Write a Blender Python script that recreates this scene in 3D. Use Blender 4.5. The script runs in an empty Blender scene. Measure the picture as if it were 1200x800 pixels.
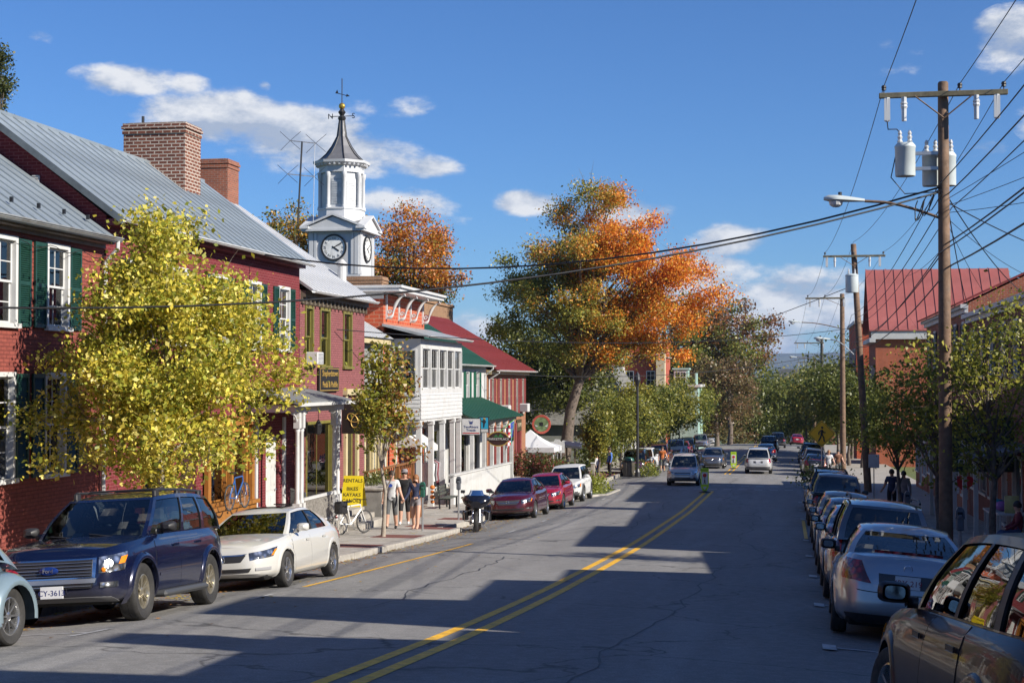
import bpy, math, random
import numpy as np
from mathutils import Vector, Matrix
R=math.radians
SC=bpy.context.scene; COL=SC.collection
rng=random.Random(7); nrng=np.random.default_rng(11)

# ---------------------------------------------------------------- camera
PSI=math.atan(325/1800); TH=math.atan(45/1800)
CAM=Vector((0,0,1.7))
FW=Vector((-math.sin(PSI)*math.cos(TH),math.cos(PSI)*math.cos(TH),math.sin(TH)))
RT=Vector((math.cos(PSI),math.sin(PSI),0)); UP=RT.cross(FW)
cd=bpy.data.cameras.new('camera'); cam=bpy.data.objects.new('camera',cd); COL.objects.link(cam)
cam.location=CAM; cam.rotation_euler=FW.to_track_quat('-Z','Y').to_euler()
cd.sensor_width=36; cd.lens=54; cd.clip_end=30000; cd.clip_start=.1; SC.camera=cam
SC.render.resolution_x=1024; SC.render.resolution_y=682
SC.cycles.use_denoising=True
SC.cycles.max_bounces=6; SC.cycles.diffuse_bounces=3; SC.cycles.glossy_bounces=3; SC.cycles.transmission_bounces=4
SC.cycles.transparent_max_bounces=10; SC.cycles.caustics_reflective=False; SC.cycles.caustics_refractive=False

# ---------------------------------------------------------------- light
SUN_EL=R(30); SUN_BACK=R(19)      # sun on the right, a little behind the camera
sdir=Vector((math.cos(SUN_EL)*math.cos(SUN_BACK),-math.cos(SUN_EL)*math.sin(SUN_BACK),math.sin(SUN_EL)))
sl=bpy.data.lights.new('sun','SUN'); sl.energy=4.8; sl.angle=R(.53); sl.color=(1,.93,.82)
so=bpy.data.objects.new('sun',sl); COL.objects.link(so); so.rotation_euler=(-sdir).to_track_quat('-Z','Y').to_euler(); so.location=(40,-20,60)
SC.view_settings.view_transform='Standard'; SC.view_settings.look='None'; SC.view_settings.gamma=1
SC.view_settings.exposure=.72; SC.view_settings.use_curve_mapping=False

# ---------------------------------------------------------------- pixel helpers (1200x800 photo pixels -> rays)
def ray(x,y): return FW+RT*((x-600)/1800)-UP*((y-400)/1800)
def onX(x,y,X): d=ray(x,y); return CAM+d*(X/d.x)
def onY(x,y,Y): d=ray(x,y); return CAM+d*(Y/d.y)
_PY=[-90,0,13.3,19,25.5,34.4,40.5,46.5,52.7,61,75.5,113,150,200,235,300,400,600,900]
_PZ=[6.9,0,-1.02,-1.46,-1.88,-2.36,-2.67,-2.92,-3.16,-3.48,-3.86,-4.7,-5.5,-6.6,-7.9,-12,-19,-32,-40]
_ys=np.arange(-90,901,1.0); _zs=np.interp(_ys,_PY,_PZ); _k=np.hanning(9); _k/=_k.sum()
_zs[4:-4]=np.convolve(_zs,_k,'valid')
def gz(y): return float(np.interp(y,_ys,_zs))
LK=-10.85; RK=2.85          # kerb lines
def xs(x):                  # cross fall of the road
    if x<-8.0: return -.065*min(-8.0-x,2.9)
    if x>.1: return -.08*min(x-.1,2.8)
    return -.006*abs(x+4)
def road(x,y): return gz(y)+xs(x)
SWL=lambda y: gz(y)+.0     # left pavement level
SWR=lambda y: gz(y)-.08    # right pavement level

# ---------------------------------------------------------------- materials
def newmat(n):
    m=bpy.data.materials.new(n); m.use_nodes=True; nt=m.node_tree; b=nt.nodes['Principled BSDF']; return m,nt,b
def N(nt,t,**k):
    n=nt.nodes.new(t)
    for a,v in k.items(): setattr(n,a,v)
    return n
def c4(c): return (c[0],c[1],c[2],1)
def mixc(nt,fac,a,b,mode='MIX'):
    n=N(nt,'ShaderNodeMix',data_type='RGBA',blend_type=mode)
    for s,v in ((n.inputs[0],fac),(n.inputs[6],a),(n.inputs[7],b)):
        if hasattr(v,'links') or isinstance(v,bpy.types.NodeSocket): nt.links.new(v,s)
        else: s.default_value=c4(v) if isinstance(v,(tuple,list)) else v
    return n.outputs[2]
def noise(nt,vec,scale,detail=4,rough=.6):
    n=N(nt,'ShaderNodeTexNoise'); n.inputs['Scale'].default_value=scale; n.inputs['Detail'].default_value=detail; n.inputs['Roughness'].default_value=rough
    if vec is not None: nt.links.new(vec,n.inputs['Vector'])
    return n.outputs['Fac']
def ramp(nt,f,*st):
    r=N(nt,'ShaderNodeValToRGB'); e=r.color_ramp.elements
    while len(e)<len(st): e.new(.5)
    for q,(p,c) in zip(e,st): q.position=p; q.color=c4(c) if isinstance(c,(tuple,list)) else (c,c,c,1)
    nt.links.new(f,r.inputs[0]); return r.outputs[0]
def bumpn(nt,h,b,strength,dist=.01):
    n=N(nt,'ShaderNodeBump'); n.inputs['Strength'].default_value=strength; n.inputs['Distance'].default_value=dist
    nt.links.new(h,n.inputs['Height']); nt.links.new(n.outputs[0],b.inputs['Normal']); return n
MATS={}
def mat(n,col,rough=.6,metal=0.,var=.25,vs=3.,bump=0.,bs=30.,coat=0.,spec=.5,dirt=None,uv=False):
    """painted / plain material with low-frequency tone variation, optional dirt blotches and bump"""
    if n in MATS: return MATS[n]
    m,nt,b=newmat(n)
    tc=N(nt,'ShaderNodeTexCoord'); vec=tc.outputs['UV' if uv else 'Object']
    f=noise(nt,vec,vs,5)
    lo=tuple(max(0,x*(1-var)) for x in col); hi=tuple(min(1,x*(1+var)) for x in col)
    c=ramp(nt,f,(.3,lo),(.7,hi))
    if dirt:
        g=noise(nt,vec,vs*.37,6,.7); c=mixc(nt,ramp(nt,g,(.5,0.),(.72,.75)),c,dirt)
    nt.links.new(c,b.inputs['Base Color'])
    rr=ramp(nt,noise(nt,vec,vs*2.3,3),(.3,max(.02,rough*.8)),(.7,min(1,rough*1.2))); nt.links.new(rr,b.inputs['Roughness'])
    b.inputs['Metallic'].default_value=metal; b.inputs['Specular IOR Level'].default_value=spec
    if coat: b.inputs['Coat Weight'].default_value=coat; b.inputs['Coat Roughness'].default_value=.03
    if bump: bumpn(nt,noise(nt,vec,bs,4),b,bump)
    MATS[n]=m; return m
def brick(n,c1,c2,mortar,bump=.6,w=.215,h=.075,ms=.010,stain=(.05,.03,.03),sat=.35):
    if n in MATS: return MATS[n]
    m,nt,b=newmat(n); tc=N(nt,'ShaderNodeTexCoord'); uv=tc.outputs['UV']
    t=N(nt,'ShaderNodeTexBrick'); t.offset=.5; t.inputs['Scale'].default_value=1
    t.inputs['Brick Width'].default_value=w; t.inputs['Row Height'].default_value=h; t.inputs['Mortar Size'].default_value=ms; t.inputs['Mortar Smooth'].default_value=.3
    t.inputs['Color1'].default_value=c4(c1); t.inputs['Color2'].default_value=c4(c2); t.inputs['Mortar'].default_value=c4(mortar); t.inputs['Bias'].default_value=0
    nt.links.new(uv,t.inputs['Vector'])
    f=noise(nt,uv,1.3,6,.7); c=mixc(nt,ramp(nt,f,(.42,0.),(.75,sat)),t.outputs['Color'],stain)
    f2=noise(nt,uv,9,3); c=mixc(nt,ramp(nt,f2,(.35,.0),(.7,.28)),c,tuple(min(1,x*1.5) for x in c1))
    nt.links.new(c,b.inputs['Base Color']); b.inputs['Roughness'].default_value=.82; b.inputs['Specular IOR Level'].default_value=.25
    hgt=N(nt,'ShaderNodeMath',operation='MULTIPLY_ADD'); nt.links.new(t.outputs['Fac'],hgt.inputs[0]); hgt.inputs[1].default_value=-1.; nt.links.new(noise(nt,uv,60,3),hgt.inputs[2])
    bumpn(nt,hgt.outputs[0],b,bump,.012); MATS[n]=m; return m
def glass(n='window_glass',tint=(.62,.68,.70),refl=1.,trans=.75):
    if n in MATS: return MATS[n]
    m,nt,b=newmat(n); nt.nodes.remove(b); out=nt.nodes['Material Output']
    tr=N(nt,'ShaderNodeBsdfTransparent'); tr.inputs[0].default_value=c4(tuple(x*trans for x in tint))
    gl=N(nt,'ShaderNodeBsdfGlossy'); gl.inputs['Roughness'].default_value=.015; gl.inputs[0].default_value=c4((refl,)*3)
    fr=N(nt,'ShaderNodeFresnel'); fr.inputs[0].default_value=1.6
    tc=N(nt,'ShaderNodeTexCoord'); bp=N(nt,'ShaderNodeBump'); bp.inputs['Strength'].default_value=.06; bp.inputs['Distance'].default_value=.02
    nt.links.new(noise(nt,tc.outputs['Object'],2.2,2),bp.inputs['Height']); nt.links.new(bp.outputs[0],gl.inputs['Normal'])
    mp=N(nt,'ShaderNodeMapRange'); mp.inputs[3].default_value=.04; nt.links.new(fr.outputs[0],mp.inputs[0]); mp.inputs[4].default_value=1.0
    mx=N(nt,'ShaderNodeMixShader'); nt.links.new(mp.outputs[0],mx.inputs[0]); nt.links.new(tr.outputs[0],mx.inputs[1]); nt.links.new(gl.outputs[0],mx.inputs[2])
    nt.links.new(mx.outputs[0],out.inputs[0]); MATS[n]=m; return m
def carpaint(n,col,flake=.25,rough=.28,metal=.35,coat=1.,spec=.5):
    if n in MATS: return MATS[n]
    m,nt,b=newmat(n); tc=N(nt,'ShaderNodeTexCoord'); v=tc.outputs['Object']
    # road dust collects low on the panels
    sp=N(nt,'ShaderNodeSeparateXYZ'); nt.links.new(v,sp.inputs[0])
    mr=N(nt,'ShaderNodeMapRange'); nt.links.new(sp.outputs[2],mr.inputs[0]); mr.inputs[1].default_value=.75; mr.inputs[2].default_value=.2; mr.inputs[3].default_value=0; mr.inputs[4].default_value=.3
    mu=N(nt,'ShaderNodeMath',operation='MULTIPLY'); nt.links.new(mr.outputs[0],mu.inputs[0]); nt.links.new(noise(nt,v,5,6,.7),mu.inputs[1])
    c=mixc(nt,mu.outputs[0],col,(.22,.2,.18)); nt.links.new(c,b.inputs['Base Color'])
    b.inputs['Metallic'].default_value=metal; b.inputs['Roughness'].default_value=rough
    b.inputs['Coat Weight'].default_value=coat; b.inputs['Specular IOR Level'].default_value=spec; b.inputs['Coat Roughness'].default_value=.04
    MATS[n]=m; return m
def leafmat(n='leaf'):
    if n in MATS: return MATS[n]
    m,nt,b=newmat(n); nt.nodes.remove(b); out=nt.nodes['Material Output']
    a=N(nt,'ShaderNodeAttribute'); a.attribute_name='leaf_color'
    d=N(nt,'ShaderNodeBsdfDiffuse'); t=N(nt,'ShaderNodeBsdfTranslucent'); g=N(nt,'ShaderNodeBsdfGlossy'); g.inputs['Roughness'].default_value=.42
    nt.links.new(a.outputs['Color'],d.inputs[0]); nt.links.new(a.outputs['Color'],t.inputs[0])
    m1=N(nt,'ShaderNodeMixShader'); m1.inputs[0].default_value=.42; nt.links.new(d.outputs[0],m1.inputs[1]); nt.links.new(t.outputs[0],m1.inputs[2])
    m2=N(nt,'ShaderNodeMixShader'); m2.inputs[0].default_value=.03; nt.links.new(m1.outputs[0],m2.inputs[1]); nt.links.new(g.outputs[0],m2.inputs[2])
    nt.links.new(m2.outputs[0],out.inputs[0]); MATS[n]=m; return m
def flat(n,col,rough=.5,metal=0.,spec=.5):
    if n in MATS: return MATS[n]
    m,nt,b=newmat(n); b.inputs['Base Color'].default_value=c4(col); b.inputs['Roughness'].default_value=rough; b.inputs['Metallic'].default_value=metal; b.inputs['Specular IOR Level'].default_value=spec
    MATS[n]=m; return m
def asphalt(n,base,light,spk):
    m,nt,b=newmat(n); tc=N(nt,'ShaderNodeTexCoord'); v=tc.outputs['Object']
    mp=N(nt,'ShaderNodeMapping'); mp.inputs['Scale'].default_value=(1,.10,1); nt.links.new(v,mp.inputs[0])
    lanes=noise(nt,mp.outputs[0],.9,4,.55)       # long wheel-track streaks
    blot=noise(nt,v,.35,6,.65); fine=noise(nt,v,55,3,.7); mid=noise(nt,v,6,5,.7)
    vp=N(nt,'ShaderNodeTexVoronoi',distance='CHEBYCHEV'); vp.inputs['Scale'].default_value=.11; mv=N(nt,'ShaderNodeMapping'); mv.inputs['Scale'].default_value=(2.2,.55,1); nt.links.new(v,mv.inputs[0]); nt.links.new(mv.outputs[0],vp.inputs['Vector']); c=ramp(nt,lanes,(.28,tuple(x*.82 for x in base)),(.5,base),(.75,tuple(x*1.12 for x in light))); c=mixc(nt,ramp(nt,vp.outputs['Color'],(.55,0.),(.62,.5)),c,tuple(x*.80 for x in base)); c=mixc(nt,ramp(nt,blot,(.42,0.),(.7,.45)),c,tuple(x*.72 for x in base))
    c=mixc(nt,ramp(nt,mid,(.42,0.),(.75,.55)),c,tuple(x*1.3 for x in light))
    c=mixc(nt,ramp(nt,fine,(.3,.75),(.7,0.)),c,tuple(x*.45 for x in base)); c=mixc(nt,ramp(nt,fine,(.58,0.),(.8,.6)),c,spk)
    # sealed cracks: thin dark wandering lines
    vo=N(nt,'ShaderNodeTexVoronoi',feature='DISTANCE_TO_EDGE'); vo.inputs['Scale'].default_value=.16
    wv=N(nt,'ShaderNodeMixRGB'); wv.inputs[0].default_value=.06; nt.links.new(v,wv.inputs[1]); nz=N(nt,'ShaderNodeTexNoise'); nz.inputs['Scale'].default_value=.9; nz.inputs['Detail'].default_value=5; nt.links.new(v,nz.inputs[0]); 
    sub=N(nt,'ShaderNodeVectorMath',operation='MULTIPLY_ADD'); nt.links.new(nz.outputs[1],sub.inputs[0]); sub.inputs[1].default_value=(2.4,2.4,0); nt.links.new(v,sub.inputs[2]); nt.links.new(sub.outputs[0],vo.inputs['Vector'])
    c=mixc(nt,ramp(nt,vo.outputs['Distance'],(0.,.85),(.007,0.)),c,tuple(x*.25 for x in base))
    nt.links.new(c,b.inputs['Base Color']); b.inputs['Roughness'].default_value=.78; b.inputs['Specular IOR Level'].default_value=.35
    bumpn(nt,fine,b,.35,.006); MATS[n]=m; return m

# ---------------------------------------------------------------- mesh builder
class Fr:                       # facade frame: o=(x,y) start, u=(ux,uy) along the wall, outward normal is to the right of u
    def __init__(s,o,u): s.o=o; s.u=u; s.n=(u[1],-u[0])
    def p(s,a,d,z): return (s.o[0]+s.u[0]*a+s.n[0]*d, s.o[1]+s.u[1]*a+s.n[1]*d, z)
class MB:
    def __init__(s): s.v=[]; s.f=[]; s.m=[]; s.k=0
    def add(s,vs,fs,k=None):
        o=len(s.v); s.v.extend([tuple(q) for q in vs]); k=s.k if k is None else k
        for q in fs: s.f.append(tuple(o+i for i in q)); s.m.append(k)
        return s
    def hexa(s,P,k=None): return s.add(P,[(0,3,2,1),(4,5,6,7),(0,1,5,4),(1,2,6,5),(2,3,7,6),(3,0,4,7)],k)
    def box(s,x0,y0,z0,x1,y1,z1,k=None):
        return s.hexa([(x0,y0,z0),(x1,y0,z0),(x1,y1,z0),(x0,y1,z0),(x0,y0,z1),(x1,y0,z1),(x1,y1,z1),(x0,y1,z1)],k)
    def cbox(s,x0,y0,z0,x1,y1,z1,c=.02,k=None):       # chamfered box
        c=min(c,abs(x1-x0)*.45,abs(y1-y0)*.45,abs(z1-z0)*.45)
        P=[];X=((x0,x0+c),(x1,x1-c));Y=((y0,y0+c),(y1,y1-c));Z=((z0,z0+c),(z1,z1-c)); ix={}
        for i in (0,1):
            for j in (0,1):
                for l in (0,1):
                    for a in range(3):
                        ix[i,j,l,a]=len(P); P.append((X[i][0 if a==0 else 1],Y[j][0 if a==1 else 1],Z[l][0 if a==2 else 1]))
        fs=[]
        for a in range(3):
            o=[b for b in range(3) if b!=a]
            for i in (0,1):
                q=[]
                for b,c2 in ((0,0),(1,0),(1,1),(0,1)):
                    t=[0,0,0]; t[a]=i; t[o[0]]=b; t[o[1]]=c2; q.append(ix[(*t,a)])
                fs.append(q)
        for a in range(3):
            o=[b for b in range(3) if b!=a]
            for b in (0,1):
                for c2 in (0,1):
                    t0=[0,0,0]; t1=[0,0,0]; t1[a]=1
                    for t in (t0,t1): t[o[0]]=b; t[o[1]]=c2
                    fs.append([ix[(*t0,o[0])],ix[(*t1,o[0])],ix[(*t1,o[1])],ix[(*t0,o[1])]])
        for i in (0,1):
            for j in (0,1):
                for l in (0,1): fs.append([ix[i,j,l,0],ix[i,j,l,1],ix[i,j,l,2]])
        ctr=Vector(((x0+x1)/2,(y0+y1)/2,(z0+z1)/2)); out=[]
        for q in fs:
            A,B,Cc=Vector(P[q[0]]),Vector(P[q[1]]),Vector(P[q[2]])
            nn=(B-A).cross(Cc-A); g=sum((Vector(P[i]) for i in q),Vector())/len(q)
            out.append(q if nn.dot(g-ctr)>0 else q[::-1])
        return s.add(P,out,k)
    def fb(s,fr,a0,a1,d0,d1,z0,z1,k=None):            # box in a facade frame
        p=fr.p; return s.hexa([p(a0,d1,z0),p(a1,d1,z0),p(a1,d0,z0),p(a0,d0,z0),p(a0,d1,z1),p(a1,d1,z1),p(a1,d0,z1),p(a0,d0,z1)],k)
    def fq(s,fr,a0,a1,d,z0,z1,k=None): p=fr.p; return s.add([p(a0,d,z0),p(a1,d,z0),p(a1,d,z1),p(a0,d,z1)],[(0,1,2,3)],k)
    def cyl(s,p0,p1,r0,r1=None,n=12,caps=True,k=None):
        return s.tube([p0,p1],[r0,r0 if r1 is None else r1],n,caps,k)
    def tube(s,P,r,n=8,caps=True,k=None):
        P=[Vector(q) for q in P]; L=len(P); rr=[r]*L if not hasattr(r,'__len__') else r; vs=[]
        t0=(P[1]-P[0]).normalized(); a=Vector((0,0,1)) if abs(t0.z)<.9 else Vector((1,0,0)); x=t0.cross(a).normalized()
        for i in range(L):
            t=(P[min(i+1,L-1)]-P[max(i-1,0)]); t=t.normalized() if t.length>1e-9 else t0
            x=(x-t*x.dot(t)); x=x.normalized() if x.length>1e-6 else t.orthogonal().normalized(); y=t.cross(x)
            for j in range(n): w=2*math.pi*j/n; vs.append(P[i]+(x*math.cos(w)+y*math.sin(w))*rr[i])
        fs=[(i*n+j,i*n+(j+1)%n,(i+1)*n+(j+1)%n,(i+1)*n+j) for i in range(L-1) for j in range(n)]
        if caps: fs+= [tuple(range(n))[::-1],tuple((L-1)*n+j for j in range(n))]
        return s.add(vs,fs,k)
    def lathe(s,prof,n=16,c=(0,0,0),M=None,k=None,seg=(0,2*math.pi)):
        full=abs(seg[1]-seg[0]-2*math.pi)<1e-6; m=n if full else n+1; vs=[]; c=Vector(c)
        for r,z in prof:
            for j in range(m):
                w=seg[0]+(seg[1]-seg[0])*j/n; q=Vector((r*math.cos(w),r*math.sin(w),z)); vs.append((M@q if M else q)+c)
        fs=[(i*m+j,i*m+(j+1)%m,(i+1)*m+(j+1)%m,(i+1)*m+j) for i in range(len(prof)-1) for j in range(n)]
        return s.add(vs,fs,k)
    def prism(s,poly,f,d0,d1,k=None):                  # poly 2D; f(a,b,d)->xyz
        n=len(poly); vs=[f(a,b,d0) for a,b in poly]+[f(a,b,d1) for a,b in poly]
        return s.add(vs,[tuple(range(n))[::-1],tuple(range(n,2*n))]+[(i,(i+1)%n,n+(i+1)%n,n+i) for i in range(n)],k)
    def grid(s,G,k=None,flip=False,closed=False):
        h=len(G); w=len(G[0]); fs=[]
        for i in range(h-1):
            for j in range(w if closed else w-1):
                q=(i*w+j,i*w+(j+1)%w,(i+1)*w+(j+1)%w,(i+1)*w+j); fs.append(q[::-1] if flip else q)
        return s.add([q for r in G for q in r],fs,k)
    def sphere(s,c,r,n=10,m=7,k=None,sc=(1,1,1)):
        return s.lathe([(math.sin(math.pi*i/m)*r,-math.cos(math.pi*i/m)*r) for i in range(m+1)],n,c,Matrix.Diagonal(sc),k)
    def xf(s,M): s.v=[tuple(M@Vector(q)) for q in s.v]; return s
    def mesh(s,name,mats,smooth=None,off=(0,0,0)):
        me=bpy.data.meshes.new(name); o=off
        V=[(a-o[0],b-o[1],c-o[2]) for a,b,c in s.v]
        me.from_pydata(V,[],s.f)
        if not isinstance(mats,(list,tuple)): mats=[mats]
        for m in mats: me.materials.append(m)
        nf=len(me.polygons)
        if len(mats)>1: me.polygons.foreach_set('material_index',np.array(s.m,dtype=np.int32))
        if nf:
            nl=len(me.loops); nm=np.empty(nf*3,np.float32); me.polygons.foreach_get('normal',nm); nm=np.abs(nm.reshape(-1,3))
            lt=np.empty(nf,np.int32); me.polygons.foreach_get('loop_total',lt); vi=np.empty(nl,np.int32); me.loops.foreach_get('vertex_index',vi)
            ax=np.repeat(np.argmax(nm+np.array([0,0,-.15]),1),lt); W=np.array(s.v,dtype=np.float32)[vi]
            u=np.where(ax==0,W[:,1],W[:,0]); v=np.where(ax==2,W[:,1],W[:,2])
            me.uv_layers.new(name='UVMap').data.foreach_set('uv',np.stack([u,v],1).ravel().astype(np.float32))
        if smooth is not None:
            me.polygons.foreach_set('use_smooth',np.ones(nf,bool))
            if smooth<179: me.set_sharp_from_angle(angle=R(smooth))
        return me
    def build(s,name,mats,parent=None,smooth=None,world=True):
        off=org(parent) if (parent is not None and world) else (0,0,0)
        return link(name,s.mesh(name,mats,smooth,off),parent)
def org(o):
    v=Vector((0,0,0))
    while o is not None: v+=o.location; o=o.parent
    return v
def link(name,data,parent=None,loc=None):
    o=bpy.data.objects.new(name,data); COL.objects.link(o)
    if parent is not None: o.parent=parent
    if loc is not None: o.location=loc
    return o
def tag(o,label,cat,group=None):
    o['label']=label; o['category']=cat
    if group: o['group']=group
    return o
def thing(name,label,cat,loc=(0,0,0),rz=0,group=None):
    o=link(name,None,None,loc); o.rotation_euler.z=rz; o.empty_display_size=.2; return tag(o,label,cat,group)
def struct(o): o['kind']='structure'; return o
def stuff(o): o['kind']='stuff'; return o
KIDS={}
def copy_tree(o,parent=None):
    c=o.copy(); COL.objects.link(c)
    if parent is not None: c.parent=parent
    for ch in [q for q in o.children]: copy_tree(ch,c)
    return c
def text(name,s,size,m,parent,M,extrude=.003,align='CENTER'):
    cu=bpy.data.curves.new(name,'FONT'); cu.body=s; cu.size=size; cu.extrude=extrude; cu.align_x=align; cu.align_y='CENTER'; cu.resolution_u=3
    t=bpy.data.objects.new(name,cu); COL.objects.link(t); dg=bpy.context.evaluated_depsgraph_get()
    me=bpy.data.meshes.new_from_object(t.evaluated_get(dg)); bpy.data.objects.remove(t); bpy.data.curves.remove(cu)
    me.transform(M); me.materials.clear(); me.materials.append(m)
    return link(name,me,parent)
def frameM(o,u,n):     # text plane: x along u (3D), z up, facing n
    u=Vector(u).normalized(); n=Vector(n).normalized(); up=n.cross(u)
    return Matrix(((u.x,up.x,n.x,o[0]),(u.y,up.y,n.y,o[1]),(u.z,up.z,n.z,o[2]),(0,0,0,1)))
# ================================================================ sky
w=bpy.data.worlds.new('World'); SC.world=w; w.use_nodes=True; nt=w.node_tree
bg=nt.nodes['Background']; bg.inputs[1].default_value=.074
sky=N(nt,'ShaderNodeTexSky',sky_type='NISHITA'); sky.sun_disc=False; sky.sun_elevation=SUN_EL; sky.sun_rotation=math.atan2(sdir.x,sdir.y)
sky.altitude=120; sky.air_density=1.0; sky.dust_density=.0; sky.ozone_density=4.0
tc=N(nt,'ShaderNodeTexCoord'); D=tc.outputs['Generated']
# clouds: each a soft ellipse on the sky dome, broken up by noise; plus a thin scatter of the same all round
nz=N(nt,'ShaderNodeTexNoise'); nz.inputs['Scale'].default_value=19; nz.inputs['Detail'].default_value=8; nz.inputs['Roughness'].default_value=.62
mpz=N(nt,'ShaderNodeMapping'); mpz.inputs['Scale'].default_value=(1,1,2.1); nt.links.new(D,mpz.inputs[0]); nt.links.new(mpz.outputs[0],nz.inputs[0])
def mth(op,a,b=None,c=None,clamp=False):
    n=N(nt,'ShaderNodeMath',operation=op); n.use_clamp=clamp
    for i,v in enumerate((a,b,c)):
        if v is None: continue
        if isinstance(v,(int,float)): n.inputs[i].default_value=v
        else: nt.links.new(v,n.inputs[i])
    return n.outputs[0]
def vm(op,a,b):
    n=N(nt,'ShaderNodeVectorMath',operation=op)
    for i,v in enumerate((a,b)):
        if isinstance(v,(tuple,list,Vector)): n.inputs[i].default_value=v
        else: nt.links.new(v,n.inputs[i])
    return n
CL=[(160,94,80,22,.95),(215,98,36,18,.85),(255,140,125,36,1.),(205,128,60,22,.9),(340,160,110,42,1.),(430,182,95,30,1.),(500,196,62,17,.95),(455,122,62,16,.45),(48,43,22,9,.5),(310,102,10,7,.5),
    (615,237,52,17,1.),(740,252,60,18,.75),(860,283,62,24,1.),(480,238,95,24,.8),(545,262,60,14,.4),(840,322,110,30,.95),(920,345,130,36,1.),(905,405,60,22,1.),(985,372,70,26,.9),(820,345,120,34,.85),(860,380,140,30,.9),(1000,330,60,20,.7),
    (1185,50,52,40,.95),(1142,178,40,15,.7),(1055,66,40,22,.3),(560,385,120,22,.5),(700,360,120,20,.5),(1250,140,60,30,.7),(-60,120,70,30,.8),(-150,220,90,30,.7)]
dens=None
for (px,py,a,b,st) in CL:
    d=ray(px,py).normalized(); rx=Vector((d.y,-d.x,0)).normalized(); uy=rx.cross(d).normalized()
    k=1/1800*.93
    a,b,st=a*1.05,b*1.2,st*1.06; u=mth('MULTIPLY',vm('DOT_PRODUCT',D,rx).outputs['Value'],1/(a*k)); v=mth('MULTIPLY',mth('SUBTRACT',vm('DOT_PRODUCT',D,uy).outputs['Value'],0),1/(b*k))
    front=mth('GREATER_THAN',vm('DOT_PRODUCT',D,d).outputs['Value'],0)
    r2=mth('ADD',mth('MULTIPLY',u,u),mth('MULTIPLY',v,v))
    e=mth('MULTIPLY',mth('MULTIPLY',mth('SUBTRACT',1.0,r2,clamp=True),st),front)
    dens=e if dens is None else mth('MAXIMUM',dens,e)
gen=N(nt,'ShaderNodeTexNoise'); gen.inputs['Scale'].default_value=5.5; gen.inputs['Detail'].default_value=3; mp2=N(nt,'ShaderNodeMapping'); mp2.inputs['Scale'].default_value=(1,1,2.6); mp2.inputs['Location'].default_value=(3.1,.4,1.7); nt.links.new(D,mp2.inputs[0]); nt.links.new(mp2.outputs[0],gen.inputs[0])
dv=Vector(ray(640,300)).normalized()
out_of_view=mth('LESS_THAN',vm('DOT_PRODUCT',D,dv).outputs['Value'],.92)
g=mth('MULTIPLY',mth('MULTIPLY',mth('SUBTRACT',gen.outputs[0],.57,clamp=True),5.0),out_of_view)
dens=mth('MAXIMUM',dens,g)
nn=nz.outputs[0]
m1=mth('ADD',dens,mth('MULTIPLY',mth('SUBTRACT',nn,.5),2.7))
mask=N(nt,'ShaderNodeMapRange'); mask.interpolation_type='SMOOTHSTEP'; nt.links.new(m1,mask.inputs[0]); mask.inputs[1].default_value=.22; mask.inputs[2].default_value=.95; mask.inputs[4].default_value=.93
mk=mth('MULTIPLY',mask.outputs[0],mth('GREATER_THAN',dens,.004))
# tops lit, undersides grey: compare the density a little higher up
nz2=N(nt,'ShaderNodeTexNoise'); nz2.inputs['Scale'].default_value=19; nz2.inputs['Detail'].default_value=5; nz2.inputs['Roughness'].default_value=.6
off=vm('ADD',mpz.outputs[0],(.006,-.004,.02)); nt.links.new(off.outputs[0],nz2.inputs[0])
lit=N(nt,'ShaderNodeMapRange'); nt.links.new(mth('SUBTRACT',nn,nz2.outputs[0]),lit.inputs[0]); lit.inputs[1].default_value=-.11; lit.inputs[2].default_value=.13
cc=mixc(nt,lit.outputs[0],(3.5,4.1,5.2),(7.2,7.3,7.5))
skyc=mixc(nt,1.0,sky.outputs[0],(.45,.68,1.0),'MULTIPLY')
fin=mixc(nt,mk,skyc,cc)
nt.links.new(fin,bg.inputs[0])

# ================================================================ common materials
M_asph=asphalt('asphalt',(.248,.24,.228),(.33,.318,.304),(.45,.45,.44))
M_conc=mat('concrete',(.34,.315,.275),.85,var=.18,vs=2,bump=.25,bs=60,dirt=(.26,.23,.19))
M_conc2=mat('concrete_worn',(.38,.355,.315),.85,var=.2,vs=5,bump=.3,bs=50,dirt=(.25,.22,.18))
M_brpave=brick('brick_paving',(.20,.065,.05),(.155,.052,.045),(.18,.15,.13),.3,.2,.1,.008)
M_yel=mat('yellow_road_paint',(.86,.44,.014),.6,var=.25,vs=9,bump=.2,bs=60,dirt=(.3,.22,.08))
M_whp=mat('white_road_paint',(.45,.45,.44),.6,var=.25,vs=9,bump=.2,bs=60,dirt=(.2,.2,.2))
M_grass=mat('grass_soil',(.10,.13,.035),.9,var=.5,vs=6,bump=.6,bs=40,dirt=(.16,.12,.05))
M_white=mat('white_paint',(.52,.52,.51),.45,var=.08,vs=2,dirt=(.40,.39,.36))
M_white2=mat('white_trim',(.56,.56,.55),.4,var=.07,vs=4,dirt=(.46,.45,.42))
M_gl=glass(); M_glc=glass('car_glass',(.36,.42,.42),1.,.7)
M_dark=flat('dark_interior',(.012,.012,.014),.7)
M_black=flat('black_plastic',(.02,.02,.022),.45)
M_steel=mat('galvanised_steel',(.42,.43,.44),.4,.7,var=.15,vs=8)
M_chrome=flat('chrome',(.75,.76,.78),.12,1.)
M_wood=mat('weathered_wood',(.20,.145,.10),.8,var=.4,vs=5,bump=.5,bs=25)
M_roofg=mat('grey_metal_roof',(.25,.29,.32),.45,.25,var=.18,vs=1.2,dirt=(.15,.165,.17))
M_roofw=mat('white_metal_roof',(.50,.51,.525),.45,.1,var=.14,vs=1.5,dirt=(.28,.27,.26))
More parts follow.
